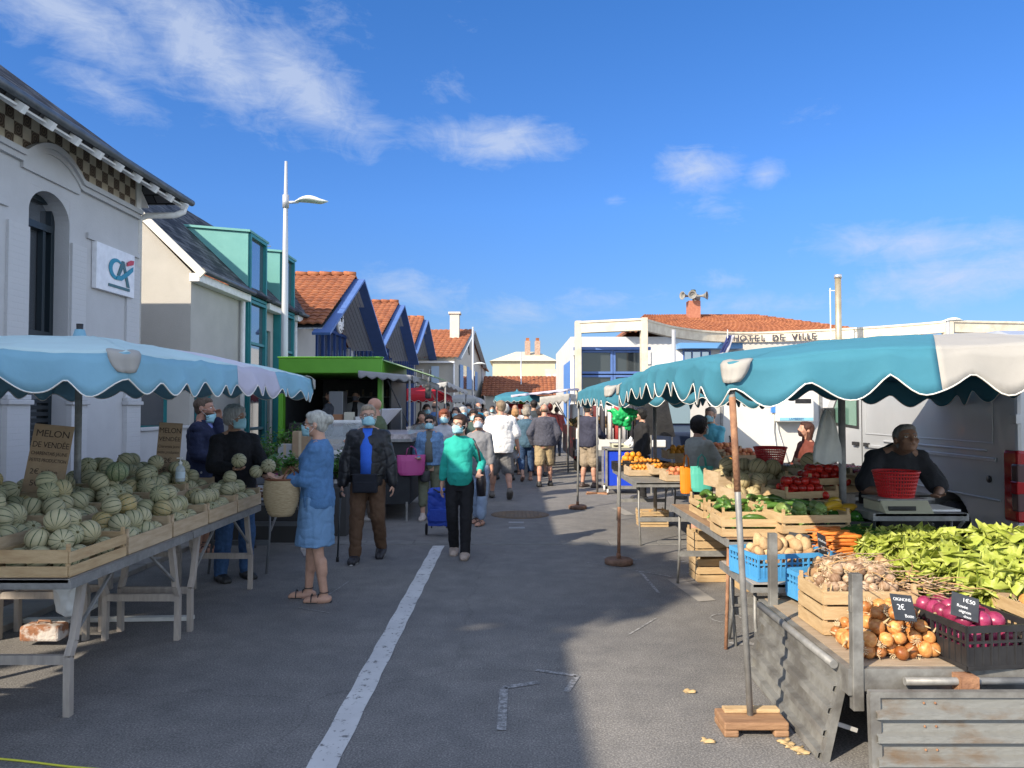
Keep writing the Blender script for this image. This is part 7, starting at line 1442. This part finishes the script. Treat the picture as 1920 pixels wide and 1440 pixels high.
# plants
def plant(label, px, pyb, pyt, Y, w, m, seed, pot=(.05,.05,.05), z0=None, n=300, leaf=.055):
    w *= 1.35
    rd = random.Random(seed); b = P(px, pyb, Y); h = P(px, pyt, Y).z-b.z; z_ = b.z if z0 is None else z0; t = thing('potted_plant', label, 'plant', (b.x, Y, z_))
    MB().lathe([(.06, 0), (.085, .13), (.09, .14), (.08, .13), (0, .12)], 18, cap=False).build('pot', col(pot), t); q = MB(); s = MB()
    for i in range(14):
        a = rd.uniform(0, 6.3); tip = Vector((cos(a)*w*rd.uniform(.2, .9), sin(a)*w*rd.uniform(.2, .9), h*rd.uniform(.6, 1))); s.tube([(0, 0, .12), tip*.5+Vector((0, 0, .06)), tip], [.005, .004, .002], 5)
        for k in range(n//14):
            f = rd.uniform(.3, 1.05); p = Vector((0, 0, .1)).lerp(tip, f) + Vector((rd.uniform(-1, 1), rd.uniform(-1, 1), rd.uniform(-1, 1)))*w*.22; a2 = rd.uniform(0, 6.3); e2 = rd.uniform(-.6, .9); d = Vector((cos(a2)*cos(e2), sin(a2)*cos(e2), sin(e2))); s2 = d.cross(Vector((0, 0, 1))).normalized()*leaf*.4; L_ = leaf*rd.uniform(.7, 1.4)
            q.add([p, p+d*L_*.5+s2, p+d*L_, p+d*L_*.5-s2], [(0, 1, 2, 3)])
    q.build('foliage', m, t); s.build('stems', M_stem, t); return t
M_lf1 = node_mat('plant_leaf', leaffn((.03,.10,.015), (.07,.20,.03), (.14,.30,.06))); M_lf2 = node_mat('dark_leaf', leaffn((.015,.04,.01), (.04,.10,.02), (.12,.2,.04)))
for i, (px, pb, pt, Y, w, m, lb, pot, z0) in enumerate(((515, 850, 765, 12.4, .20, M_lf1, 'tall leafy potted plant against the green trailer post', (.2,.1,.05), .62), (538, 850, 800, 12.3, .20, M_lf1, 'low bushy potted plant left of the cardboard box', (.05,.05,.05), .85), (560, 850, 790, 12.6, .15, M_lf1, 'pale leafed plant behind the cardboard box', (.3,.25,.05), .85),
      (632, 862, 805, 10.4, .20, M_lf2, 'dark red and green potted bush between the two customers', (.05,.05,.05), .7), (645, 880, 830, 10.2, .17, M_lf1, 'small yellow green potted plant beside the old man', (.05,.05,.05), .6), (508, 915, 862, 9.6, .16, M_lf1, 'leafy plant in a magenta pot by the straw basket', (.35,.01,.22), .70), (540, 880, 835, 10.0, .2, M_lf1, 'bushy herb pot behind the straw basket', (.3,.25,.1), .75), (500, 860, 800, 11.0, .18, M_lf1, 'dark green herb pot beside the seller in black', (.03,.03,.03), .75))):
    plant(lb, px, pb, pt, Y, w, m, i, pot, z0)
tag(MB().box(-3.9, -2.55, 9.5, 10.6, 0, .72).build('plant_bench', mat('bench_cloth', (.05,.05,.05), .8)), 'dark cloth covered bench carrying the potted plants', 'bench'); tag(MB().box(-3.9, -3.0, 11.9, 12.8, 0, .62).build('plant_bench', mat('bench_cloth2', (.09,.07,.05), .8)), 'low bench of potted plants in front of the green trailer', 'bench'); tag(MB().box(-2.5, -2.15, 10.0, 10.6, 0, .62).build('plant_stool', mat('bench_cloth3', (.06,.06,.06), .8)), 'dark stool carrying two potted bushes', 'stool')
# vendors' stall fillers far right: clothes rail
t = thing('clothes_rail', 'rail of white and dark garments hanging behind the man in the navy top', 'clothes rail', (2.2, 17.2, 0)); MB().tube([(-.6, 0, 0), (-.6, 0, 1.75), (.6, 0, 1.75), (.6, 0, 0)], .015, 8).build('rail', M_pole, t)
for i, c in enumerate(((.6,.6,.6), (.1,.02,.02), (.05,.05,.06), (.6,.58,.55), (.4,.05,.05), (.5,.5,.52), (.03,.03,.04))): MB().loft([(Vector((-.5+.16*i, 0, 1.70)), Vector((.05, 0, 0)), Vector((0, .16, 0))), (Vector((-.5+.16*i, 0, 1.55)), Vector((.06, 0, 0)), Vector((0, .2, 0))), (Vector((-.5+.16*i, 0, .95)), Vector((.07, 0, 0)), Vector((0, .22, 0)))], 14).build('garment', fabric(c), t)
# ---------------------------------------------------------------- the people
def at(px, py): g = G(px, py); return g.x, g.y
NV = .0095
# seller in black holding melons
X_, Y_ = -2.72, 7.55
sB, I = person('grey haired melon seller in a black jumper and mask, holding up melons', X_, Y_, -138, 1.70, sk=SKIN_T, top=(.010,.010,.013), topk='knit', loose=1.5, hem=.84, bot=(.03,.075,.17), botk='denim', legflare=1.25, shoe=(.02,.02,.02), hair=(.36,.36,.35), hairk='curly', mask=True, hyaw=22, hr=(.16,.36,1.13), hl=(-.14,.40,1.07), detail=True, vs=NV, build=1.12, belly=.03, fl=(-.13,0,0), fr=(.13,0,0), grip=.6, elbow=(.6,-.6,-.6))
def held(I, p, r, rot=(.4,.3,.5), lb='', sc=1.0): w = I['M'] @ Vector(p); dup(pm, w, rot=rot, label=lb, group=None, scale=sc)
held(I, (.15,.47,1.215), .07, lb='melon held in the right hand of the seller in black', rot=(1.2,.2,0), sc=.98); held(I, (-.13,.50,1.15), .07, lb='striped melon in the left hand of the seller in black', rot=(1.3,0,.4)); held(I, (-.02,.47,1.10), .07, lb='melon cradled between the seller hands and chest', rot=(.5,.8,.2), sc=.9)
# man in navy jacket, hand at chin
person('bearded man in a navy jacket, mask under his chin, behind the melon stall', -3.60, 8.95, -88, 1.80, sk=SKIN_R, top=(.010,.016,.05), topk='cloth', loose=1.6, hem=.84, bot=(.22,.22,.24), legs='shorts', leglen=.5, shoek='sandal', hair=(.10,.07,.05), hairk='short', mask='chin', beard=(.10,.06,.04), detail=True, vs=NV, build=1.15, hr=(.14,.24,1.02), hl=(-.02,.17,1.47), inner=(.2,.25,.6), elbow=(.3,-.3,-1), grip=1.2)
# woman in blue at the stall
x, y = -1.69, 6.72
wb, I = person('grey haired woman with a bun in a blue tunic and skirt at the stall', x, y, 92, 1.65, sk=SKIN_L, female=True, top=(.075,.18,.36), topk='knit', loose=1.7, sleeve=.78, hem=.80, bot=(.13,.25,.42), legs='skirt', leglen=.475, legflare=.7, shoe=(.02,.02,.02), shoek='sandal', hair=(.38,.38,.34), hairk='bun', mask=True, glasses='dark', detail=True, vs=NV, build=1.02, bust=.03, hr=(.06,.34,1.12), hl=(-.07,.32,1.12), fr=(.09,.10,0), fl=(-.09,-.08,0), elbow=(.5,-.8,-.9), grip=1.1)
# straw basket
bk_ = thing('straw_basket', 'tall woven straw basket with brown handles held by the woman in blue', 'basket', (-1.98, 6.62, .74)); bk_.scale = (.80, .80, .92); q = MB()
prof = []
for i in range(27): t_ = i/26; prof.append((.115+.04*sin(pi*min(1, t_*.9))+.02*t_ + (.006 if i % 2 else 0), .02+.32*t_))
q.lathe([(.0, .0), (.10, .0)] + prof + [(prof[-1][0]-.012, .335), (prof[-1][0]-.03, .2), (.0, .06)], 30, Matrix.Diagonal((1.15, .85, 1, 1)), cap=False); q.build('body', mat('straw', (.36,.27,.15), .85, c2=(.50,.40,.25), ns=24, sx=(1,1,5), bump=.5), bk_)
M_lth = mat('brown_leather', (.16,.06,.03), .6); MB().tube([(.16*1.08*cos(R(a)), .16*.82*sin(R(a)), .345) for a in range(0, 361, 12)], .010, 6).build('rim', M_lth, bk_)
for s in (-.10, .10): MB().tube([(-.08+.10, s, .32), (.02+.06, s*.8, .42), (.10, s*.3, .46), (.16, s*.8, .40), (.17, s, .30)], .009, 6).build('handle', M_lth, bk_)
q = MB().ell((0, 0, 0), (.05, .02, .12), 12, 9); o = voxel(q, 'paper_bag', col((.6,.58,.62)), .012, None, amp=.012, freq=14); o.location = P(572, 1018, 6.95); tag(o, 'folded white bag hanging behind the woman in blue', 'bag')
# old man with cane
x, y = at(690, 1048)
om, I = person('masked old man with glasses in an open black leather jacket, with a cane', x, y, 180, 1.71, sk=SKIN_L, top=(.010,.011,.014), topk='leather', loose=2.1, hem=.80, bot=(.10,.055,.03), legflare=1.25, shoe=(.02,.02,.025), sole=(.55,.55,.55), hair=(.26,.21,.15), hairk='short', mask=True, glasses='clear', detail=True, vs=NV, hyaw=14, inner=(.03,.13,.62), hr=(.27,.10,.84), hl=(-.30,.06,.74), fr=(.11,.20,0), fl=(-.13,-.12,0), liftl=.06, build=1.06, elbow=(.9,-.5,-.3))
h = I['M'] @ I['wr']; h.z -= .09; t = thing('walking_cane', 'grey walking cane in the right hand of the old man', 'cane', (h.x-.01, h.y-.06, 0)); MB().tube([(-.03, .0, .02), (0, 0, h.z-.02)], .010, 10).build('shaft', mat('cane_metal', (.06,.07,.08), .35, metal=.4), t); MB().tube([(0, .07, h.z), (0, .03, h.z+.012), (0, -.04, h.z), (0, 0, h.z-.05)], .012, 8).build('handle', M_black, t); MB().tube([(-.03, 0, 0), (-.03, 0, .05)], .016, 8).build('rubber_tip', M_rub, t)
t = thing('waist_bag', 'black waist bag on the belly of the old man', 'bag', tuple(I['M'] @ Vector((-.0, .19, .86)))); MB().box(-.13, .13, -.05, .04, -.09, .11).box(-.115, .115, -.063, -.05, -.08, .03).build('pouch', fabric((.012,.014,.022)), t, bevel=.02); MB().tube([(-.19, .10, .09), (-.13, -.01, .1), (.13, -.01, .1), (.19, .10, .09)], .012, 6).build('belt', M_black, t)
# woman in teal
x, y = at(863, 1040)
tw, I = person('pregnant woman in a teal top and black trousers with mask, carrying a dark shoulder bag', x, y, 180, 1.60, build=.88, sk=SKIN_L, female=True, top=(.015,.33,.27), loose=1.0, sleeve=.82, hem=.87, belly=.075, bust=.035, bot=(.006,.006,.008), legflare=1.1, shoe=(.30,.24,.20), hair=(.035,.018,.012), hairk='pony', mask=True, glasses='clear', detail=True, vs=NV, hyaw=-28, hr=(.23,.02,.84), hl=(-.24,.22,1.02), fr=(.08,-.06,0), fl=(-.07,.22,0), liftr=.03, elbow=(.5,-.9,-.5), wrinkle=.7)
c = I['M'] @ Vector((-.26, .02, .95)); t = thing('shoulder_bag', 'long dark shoulder bag of the woman in teal', 'bag', tuple(c)); MB().loft([(Vector((0, 0, -.20)), Vector((.05, 0, 0)), Vector((0, .09, 0))), (Vector((0, 0, -.05)), Vector((.06, 0, 0)), Vector((0, .12, 0))), (Vector((0, 0, .12)), Vector((.035, 0, 0)), Vector((0, .10, 0)))], 18).build('bag_body', fabric((.015,.014,.018), 'leather'), t); MB().tube([(0, 0, .11), (-.03, -.08, .32), (-.09, -.06, .44), (-.10, .05, .44), (-.02, .1, .2), (0, .05, .11)], .013, 6).build('strap', fabric((.03,.025,.03), 'leather'), t)
g = G(808, 1008); t = thing('shopping_trolley', 'royal blue two wheeled shopping trolley pulled by the woman in teal', 'trolley', (g.x+.08, g.y+.12, 0)); M_rb2 = mat('royal_blue_cloth', (.012,.045,.34), .6, c2=(.02,.07,.42), ns=6, bump=.3)
q = MB().box(-.13, .15, -.10, .13, .14, .58).ell((.01, .01, .58), (.14, .12, .05), 14, 8); voxel(q, 'bag_body', M_rb2, .011, t, amp=.014, freq=9); MB().box(-.1, .12, -.12, -.095, .2, .36).build('front_pocket', M_rb2, t, bevel=.01)
for s in (-.16, .18): MB().lathe([(.0, -.012), (.07, -.012), (.078, 0), (.07, .012), (.0, .012)], 22, Matrix.Translation((s, .08, .078)) @ Matrix.Rotation(pi/2, 4, 'Y'), cap=False).build('wheel', M_rub, t)
hh = I['M'] @ I['wr']; e = Vector((hh.x-(g.x+.08), hh.y-(g.y+.12), hh.z-.07)); MB().tube([(-.10, .14, .08), (-.08, .13, .6), e + Vector((-.03, 0, 0))], .009, 7).tube([(.10, .14, .08), (.10, .13, .6), e + Vector((.03, 0, 0))], .009, 7).tube([e + Vector((-.05, 0, 0)), e + Vector((.05, 0, 0))], .012, 7).build('frame', M_black, t)
# denim jacket woman
x, y = at(800, 972)
dw, I = person('woman in a light denim jacket, sunglasses and mask, carrying a pink bag', x+.05, y, 178, 1.56, sk=SKIN_L, female=True, top=(.11,.20,.34), topk='denim', loose=1.8, hem=.90, bot=(.14,.15,.10), leglen=.78, legflare=1.4, shoe=(.42,.36,.32), hair=(.012,.010,.010), hairk='bun', mask=True, glasses='dark', detail=True, vs=.011, inner=(.12,.12,.10), hr=(.16,.26,1.04), hl=(-.22,.02,.80), fr=(.10,.16,0), fl=(-.09,-.1,0), bust=.03, elbow=(.5,-.8,-.5))
def tote(label, c, w, h, d, m, name='tote_bag', rz=0, hm=None):
    t = thing(name, label, 'bag', tuple(c), R(rz)); MB().loft([(Vector((0, 0, -h/2)), Vector((w*.42, 0, 0)), Vector((0, d*.5, 0))), (Vector((0, 0, -h*.35)), Vector((w*.5, 0, 0)), Vector((0, d*.5, 0))), (Vector((0, 0, h*.2)), Vector((w*.53, 0, 0)), Vector((0, d*.4, 0))), (Vector((0, 0, h/2)), Vector((w*.54, 0, 0)), Vector((0, d*.25, 0)))], 16, sm=False).build('bag_body', m, t, bevel=.008)
    for s in (-1, 1): MB().tube([(-w*.2, s*d*.22, h*.45), (-w*.15, s*.02, h*.5+.09), (0, 0, h*.5+.13), (w*.15, s*.02, h*.5+.09), (w*.2, s*d*.22, h*.45)], .007, 5).build('handle', hm or m, t)
    return t
tote('rose pink tote bag hanging from the arm of the denim jacket woman', P(771, 872, y-.25), .40, .30, .14, mat('pink_leather', (.45,.07,.24), .5), rz=15); tote('small black bag beside the pink tote', P(797, 893, y-.2), .15, .16, .08, fabric((.015,.015,.018), 'leather'), 'hand_bag')
# woman in grey top
x, y = at(902, 982)
person('dark haired woman with a low bun in a grey top and loose pale blue trousers', x-.02, y, 158, 1.58, sk=SKIN_R, female=True, top=(.17,.175,.19), loose=1.4, sleeve=.75, hem=.78, bot=(.24,.31,.42), legflare=1.55, leglen=.92, shoek='sandal', hair=(.015,.010,.010), hairk='bun', mask=(.5,.55,.6), detail=True, vs=.011, hyaw=18, hpitch=-10, hr=(.2,.1,.85), hl=(-.24,.05,.78), fr=(.09,-.1,0), fl=(-.09,.14,0), bust=.025)
person('red haired woman in a grey and white patterned blouse behind the denim jacket', P(833, 800, 12.4).x, 12.4, 180, 1.64, female=True, top=(.42,.42,.44), sleeve=.4, loose=1.3, bot=(.05,.05,.06), hair=(.17,.05,.025), hairk='bob', mask=True, detail=True, vs=.012, bust=.02)
# walkers seen from behind
x, y = at(938, 936)
person('burly man in a loose white shirt and grey shorts walking away', x, y+.05, 4, 1.80, sk=SKIN_R, top=(.66,.66,.66), loose=2.3, sleeve=.42, hem=.82, bot=(.13,.13,.135), legs='shorts', leglen=.47, legflare=1.3, shoe=(.09,.08,.07), hair=(.20,.15,.10), hairk='short', hyaw=22, vs=.011, build=1.2, belly=.03, fl=(-.14,.16,0), fr=(.15,-.28,0), liftr=.10, hl=(-.33,.08,.86), hr=(.33,0,.84), mask=(.5,.5,.5))
x, y = at(1020, 912)
person('balding man in a charcoal sweater and khaki shorts walking away with hands in pockets', x, y, 0, 1.74, sk=SKIN_R, top=(.062,.064,.085), topk='knit', loose=2.0, hem=.86, bot=(.30,.23,.13), legs='shorts', leglen=.46, legflare=1.25, shoe=(.02,.02,.02), hair=(.13,.09,.06), hairk='fringe', vs=.011, build=1.14, hl=(-.23,.06,.90), hr=(.23,.06,.90), fl=(-.10,-.12,0), fr=(.14,.14,0), elbow=(1,-.7,0))
x, y = at(987, 902)
person('curly grey haired woman in a slate blue jacket and cropped jeans walking away', x, y, 8, 1.66, female=True, top=(.045,.095,.14), loose=1.8, hem=.80, bot=(.025,.055,.12), botk='denim', leglen=.78, legflare=1.4, shoek='sandal', shoe=(.2,.12,.1), hair=(.26,.23,.19), hairk='curly', vs=.012, build=1.1, fl=(-.12,-.2,0), fr=(.12,.12,0), liftl=.08)
x, y = at(966, 890)
person('strawberry blonde woman in a black top and white skirt walking away', x, y, 0, 1.63, female=True, top=(.02,.02,.022), sleeve=.3, bot=(.55,.55,.60), legs='skirt', leglen=.56, shoe=(.05,.04,.04), shoek='sandal', hair=(.36,.20,.09), hairk='bob', vs=.014, hem=.9); tote('blue and green shopping bag of the strawberry blonde woman', (x+.12, y-.28, .82), .40, .38, .16, mat('printed_bag', (.02,.16,.45), .35, c2=(.12,.28,.06), ns=3, lo=.48, hi=.52))
x, y = at(1103, 914)
person('man in a navy and grey top and khaki shorts facing the stalls', x, y, -50, 1.76, sk=SKIN_R, top=(.03,.032,.055), loose=1.8, hem=.84, bot=(.26,.21,.15), legs='shorts', leglen=.47, legflare=1.3, shoe=(.05,.035,.03), hair=(.05,.04,.035), hairk='short', vs=.012, build=1.12, hl=(-.16,.3,1.05), hr=(.16,.3,1.05), fl=(-.12,-.05,0), fr=(.12,.05,0))
# customers and sellers on the right
x, y = P(1300, 800, 9.1).x, 8.75
cw, I = person('woman with a black bob in a grey top reaching for fruit at the right stall', 2.12, 8.72, -62, 1.58, sk=SKIN_R, female=True, top=(.30,.31,.29), loose=1.7, sleeve=.62, hem=.86, bot=(.03,.035,.06), legs='shorts', leglen=.34, shoek='sandal', shoe=(.4,.08,.08), hair=(.012,.009,.009), hairk='bob', mask=True, detail=True, vs=.011, hr=(.2,.36,1.10), hl=(-.08,.42,1.12), bust=.03, build=1.08, elbow=(.5,-.7,-.7)); tote('orange bag under the arm of the woman with the black bob', P(1287, 900, 8.5), .14, .30, .08, mat('orange_bag', (.75,.22,.01), .5)); tote('pale teal bag hanging beside the orange one', P(1316, 898, 8.45), .24, .28, .10, mat('teal_bag', (.08,.42,.34), .5))
person('grey haired man in a turquoise apron with a mask serving behind the fruit', P(1333, 800, 11.6).x, 11.6, 140, 1.68, top=(.10,.38,.48), sleeve=.4, bot=(.05,.05,.08), hair=(.22,.19,.17), hairk='short', mask=True, vs=.012, hr=(.1,.35,1.1), hl=(-.1,.35,1.1))
person('long haired young woman in a dark red jacket standing behind the red basket', P(1512, 800, 9.6).x, 9.6, 100, 1.50, sk=SKIN_R, female=True, top=(.12,.03,.02), bot=(.03,.03,.04), hair=(.05,.018,.012), hairk='long', vs=.012, hpitch=-15, hr=(.1,.3,1.0), hl=(-.1,.3,1.0))
person('stooping grey cropped seller in a dark t-shirt weighing vegetables on the scale', P(1675, 800, 6.45).x, 6.62, 176, 1.76, sk=SKIN_D, top=(.018,.02,.026), loose=1.5, sleeve=.42, hem=.86, bot=(.03,.04,.06), hair=(.20,.195,.19), hairk='short', lean=36, hpitch=-34, crouch=.05, detail=True, vs=NV, build=1.08, hr=(.17,.56,.98), hl=(-.17,.56,.98), elbow=(.6,-.6,-.35), grip=.5)
person('person in black with a dark hood beside the fruit stall', P(1203, 780, 14.0).x, 14.0, 100, 1.66, top=(.012,.012,.014), loose=1.8, bot=(.012,.012,.014), hair=(.01,.01,.01), hairk='bob', vs=.014)
# bald man at the counter and the vendors
person('bald man with glasses in an olive t-shirt waiting at the counter', P(704, 780, 11.4).x, 11.4, 78, 1.82, sk=SKIN_R, top=(.075,.10,.05), loose=1.6, sleeve=.45, bot=(.12,.09,.07), legflare=1.2, shoe=(.3,.28,.26), hair=None, hairk=None, mask='chin', glasses='clear', detail=True, vs=.011, build=1.12, hr=(.14,.3,1.1), hl=(-.1,.32,1.1))
person('vendor in a dark hoodie at the left inside the green trailer', P(620, 780, 16.2).x, 16.2, 75, 1.68, sk=SKIN_D, top=(.05,.055,.07), bot=(.03,.03,.03), hair=(.02,.015,.015), hairk='short', vs=.014, z=.36, hr=(.1,.35,1.1), hl=(-.1,.35,1.05)); person('vendor in a white shirt and black apron in the middle of the green trailer', P(667, 780, 16.9).x, 16.9, 180, 1.66, sk=SKIN_D, top=(.32,.32,.33), sleeve=.42, bot=(.02,.02,.02), hair=(.015,.012,.012), hairk='short', mask=(.1,.1,.12), vs=.014, z=.38, inner=(.01,.01,.012), hr=(.1,.3,1.0), hl=(-.1,.3,1.0))
# the crowd further down the street
random.seed(12)
crowd = [(816, 752, 20, 0, (.10,.20,.42), (.10,.08,.07), 'fringe', 0, 'blue shirt seen from behind under the grey awning'), (838, 755, 24, 150, (.02,.02,.02), (.02,.02,.02), 'short', 0, 'dark shirt beside the pole of the grey awning'), (855, 763, 16.0, 172, (.05,.05,.055), (.03,.02,.02), 'long', 1, 'black top and mask looking at the camera, behind the pregnant woman'),
 (868, 761, 16.6, 195, (.03,.03,.05), (.36,.36,.36), 'curly', 1, 'grey curls and dark coat behind the woman in teal'), (878, 756, 19.5, 180, (.05,.05,.06), (.02,.015,.015), 'long', 1, 'long dark hair and mask between two grey heads'), (888, 767, 15.2, 185, (.04,.07,.06), (.02,.015,.015), 'mop', 1, 'dark fringe, mask and forest green top'),
 (897, 754, 21, 0, (.02,.42,.55), (.55,.53,.48), 'fringe', 0, 'bright turquoise shirt and white hair seen from behind'), (909, 765, 23, 180, (.12,.12,.12), (.10,.07,.05), 'short', 1, 'grey shirt left of the white shirt'), (913, 771, 18, 176, (.25,.24,.22), (.32,.30,.28), 'mop', 1, 'pale beige top by the white shirt shoulder'),
 (946, 756, 17.6, 30, (.03,.03,.03), (.52,.50,.46), 'bob', 1, 'white hair turned sideways right of the white shirt'), (954, 763, 20, 0, (.08,.02,.02), (.03,.02,.02), 'short', 0, 'dark red top and short dark hair'), (966, 758, 21, 0, (.42,.45,.50), (.20,.14,.10), 'fringe', 0, 'pale checked shirt and balding head'), (975, 767, 22, 15, (.12,.03,.03), (.18,.06,.04), 'bob', 0, 'auburn hair above the green shopping bag'),
 (988, 757, 19.5, 60, (.40,.40,.40), (.14,.12,.10), 'short', 1, 'white vest and dark jacket in profile'), (1001, 749, 20.5, 0, (.03,.04,.05), (.02,.016,.016), 'short', 0, 'tall dark haired figure in a dark jacket'), (1013, 764, 18.6, 8, (.05,.05,.055), (.03,.02,.02), 'mop', 0, 'dark hair directly beside the balding man'), (1030, 756, 22, 0, (.12,.02,.02), (.12,.02,.02), 'mop', 0, 'red hat or hair behind the balding man'),
 (923, 760, 27, 180, (.3,.3,.32), (.04,.03,.03), 'short', 1, 'pale jacket far away behind the white shirt'), (903, 766, 28, 0, (.05,.06,.08), (.03,.03,.03), 'short', 0, 'dark jacket far away, left'), (1044, 762, 26, 0, (.30,.06,.05), (.05,.04,.03), 'short', 0, 'red shirt at the dark produce stall'), (932, 764, 30, 0, (.2,.25,.3), (.1,.08,.06), 'short', 0, 'blue grey shirt far down the street'),
 (800, 757, 18.5, 200, (.08,.06,.05), (.05,.03,.02), 'long', 1, 'brown coat and long hair behind the fish counter'), (791, 770, 15.5, 185, (.06,.045,.04), (.04,.03,.02), 'long', 0, 'dark brown clothes beside the panelled lid'), (960, 770, 32, 180, (.35,.33,.3), (.05,.04,.03), 'short', 1, 'cream shirt at the red cloth'), (845, 771, 27, 0, (.05,.05,.06), (.03,.02,.02), 'short', 0, 'black jacket far away under the white umbrella')]
for i, (px, py, Y, fc, tc_, hc_, hk, mk, lb) in enumerate(crowd):
    top_ = P(px, py, Y); H = max(1.52, min(1.86, top_.z)); st = random.uniform(.05, .2)*random.choice((-1, 1))
    person('person with ' + lb, top_.x, Y, fc, H, sk=random.choice((SKIN_L, SKIN_R, SKIN_T)), top=tc_, sleeve=random.choice((.4, 1, 1)), loose=random.uniform(1.2, 2), bot=random.choice(((.03,.04,.07), (.04,.05,.10), (.18,.15,.1), (.02,.02,.02))), legs=random.choice(('trousers', 'trousers', 'shorts')), leglen=1.0 if i % 3 else .5, hair=hc_, hairk=hk, mask=True if mk else None, vs=.018, group='people in the far crowd', fr=(.1, st, 0), fl=(-.1, -st, 0), build=random.uniform(.98, 1.15), female=hk in ('long', 'bob'))
for r in protos: kill(r)
bpy.data.scenes.remove(WS)
# things that still share a label are told apart by their order from left to right as the photograph shows them
same = {}
for o in COL.objects:
    if o.parent is None and 'label' in o: same.setdefault(o['label'], []).append(o)
for lb, os_ in same.items():
    if len(os_) > 1 and len(lb.split()) <= 12:
        os_.sort(key=lambda o: o.location.x/max(.5, o.location.y))
        for i, o in enumerate(os_): o['label'] = lb + ', ' + nth(i+1) + ' from the left'
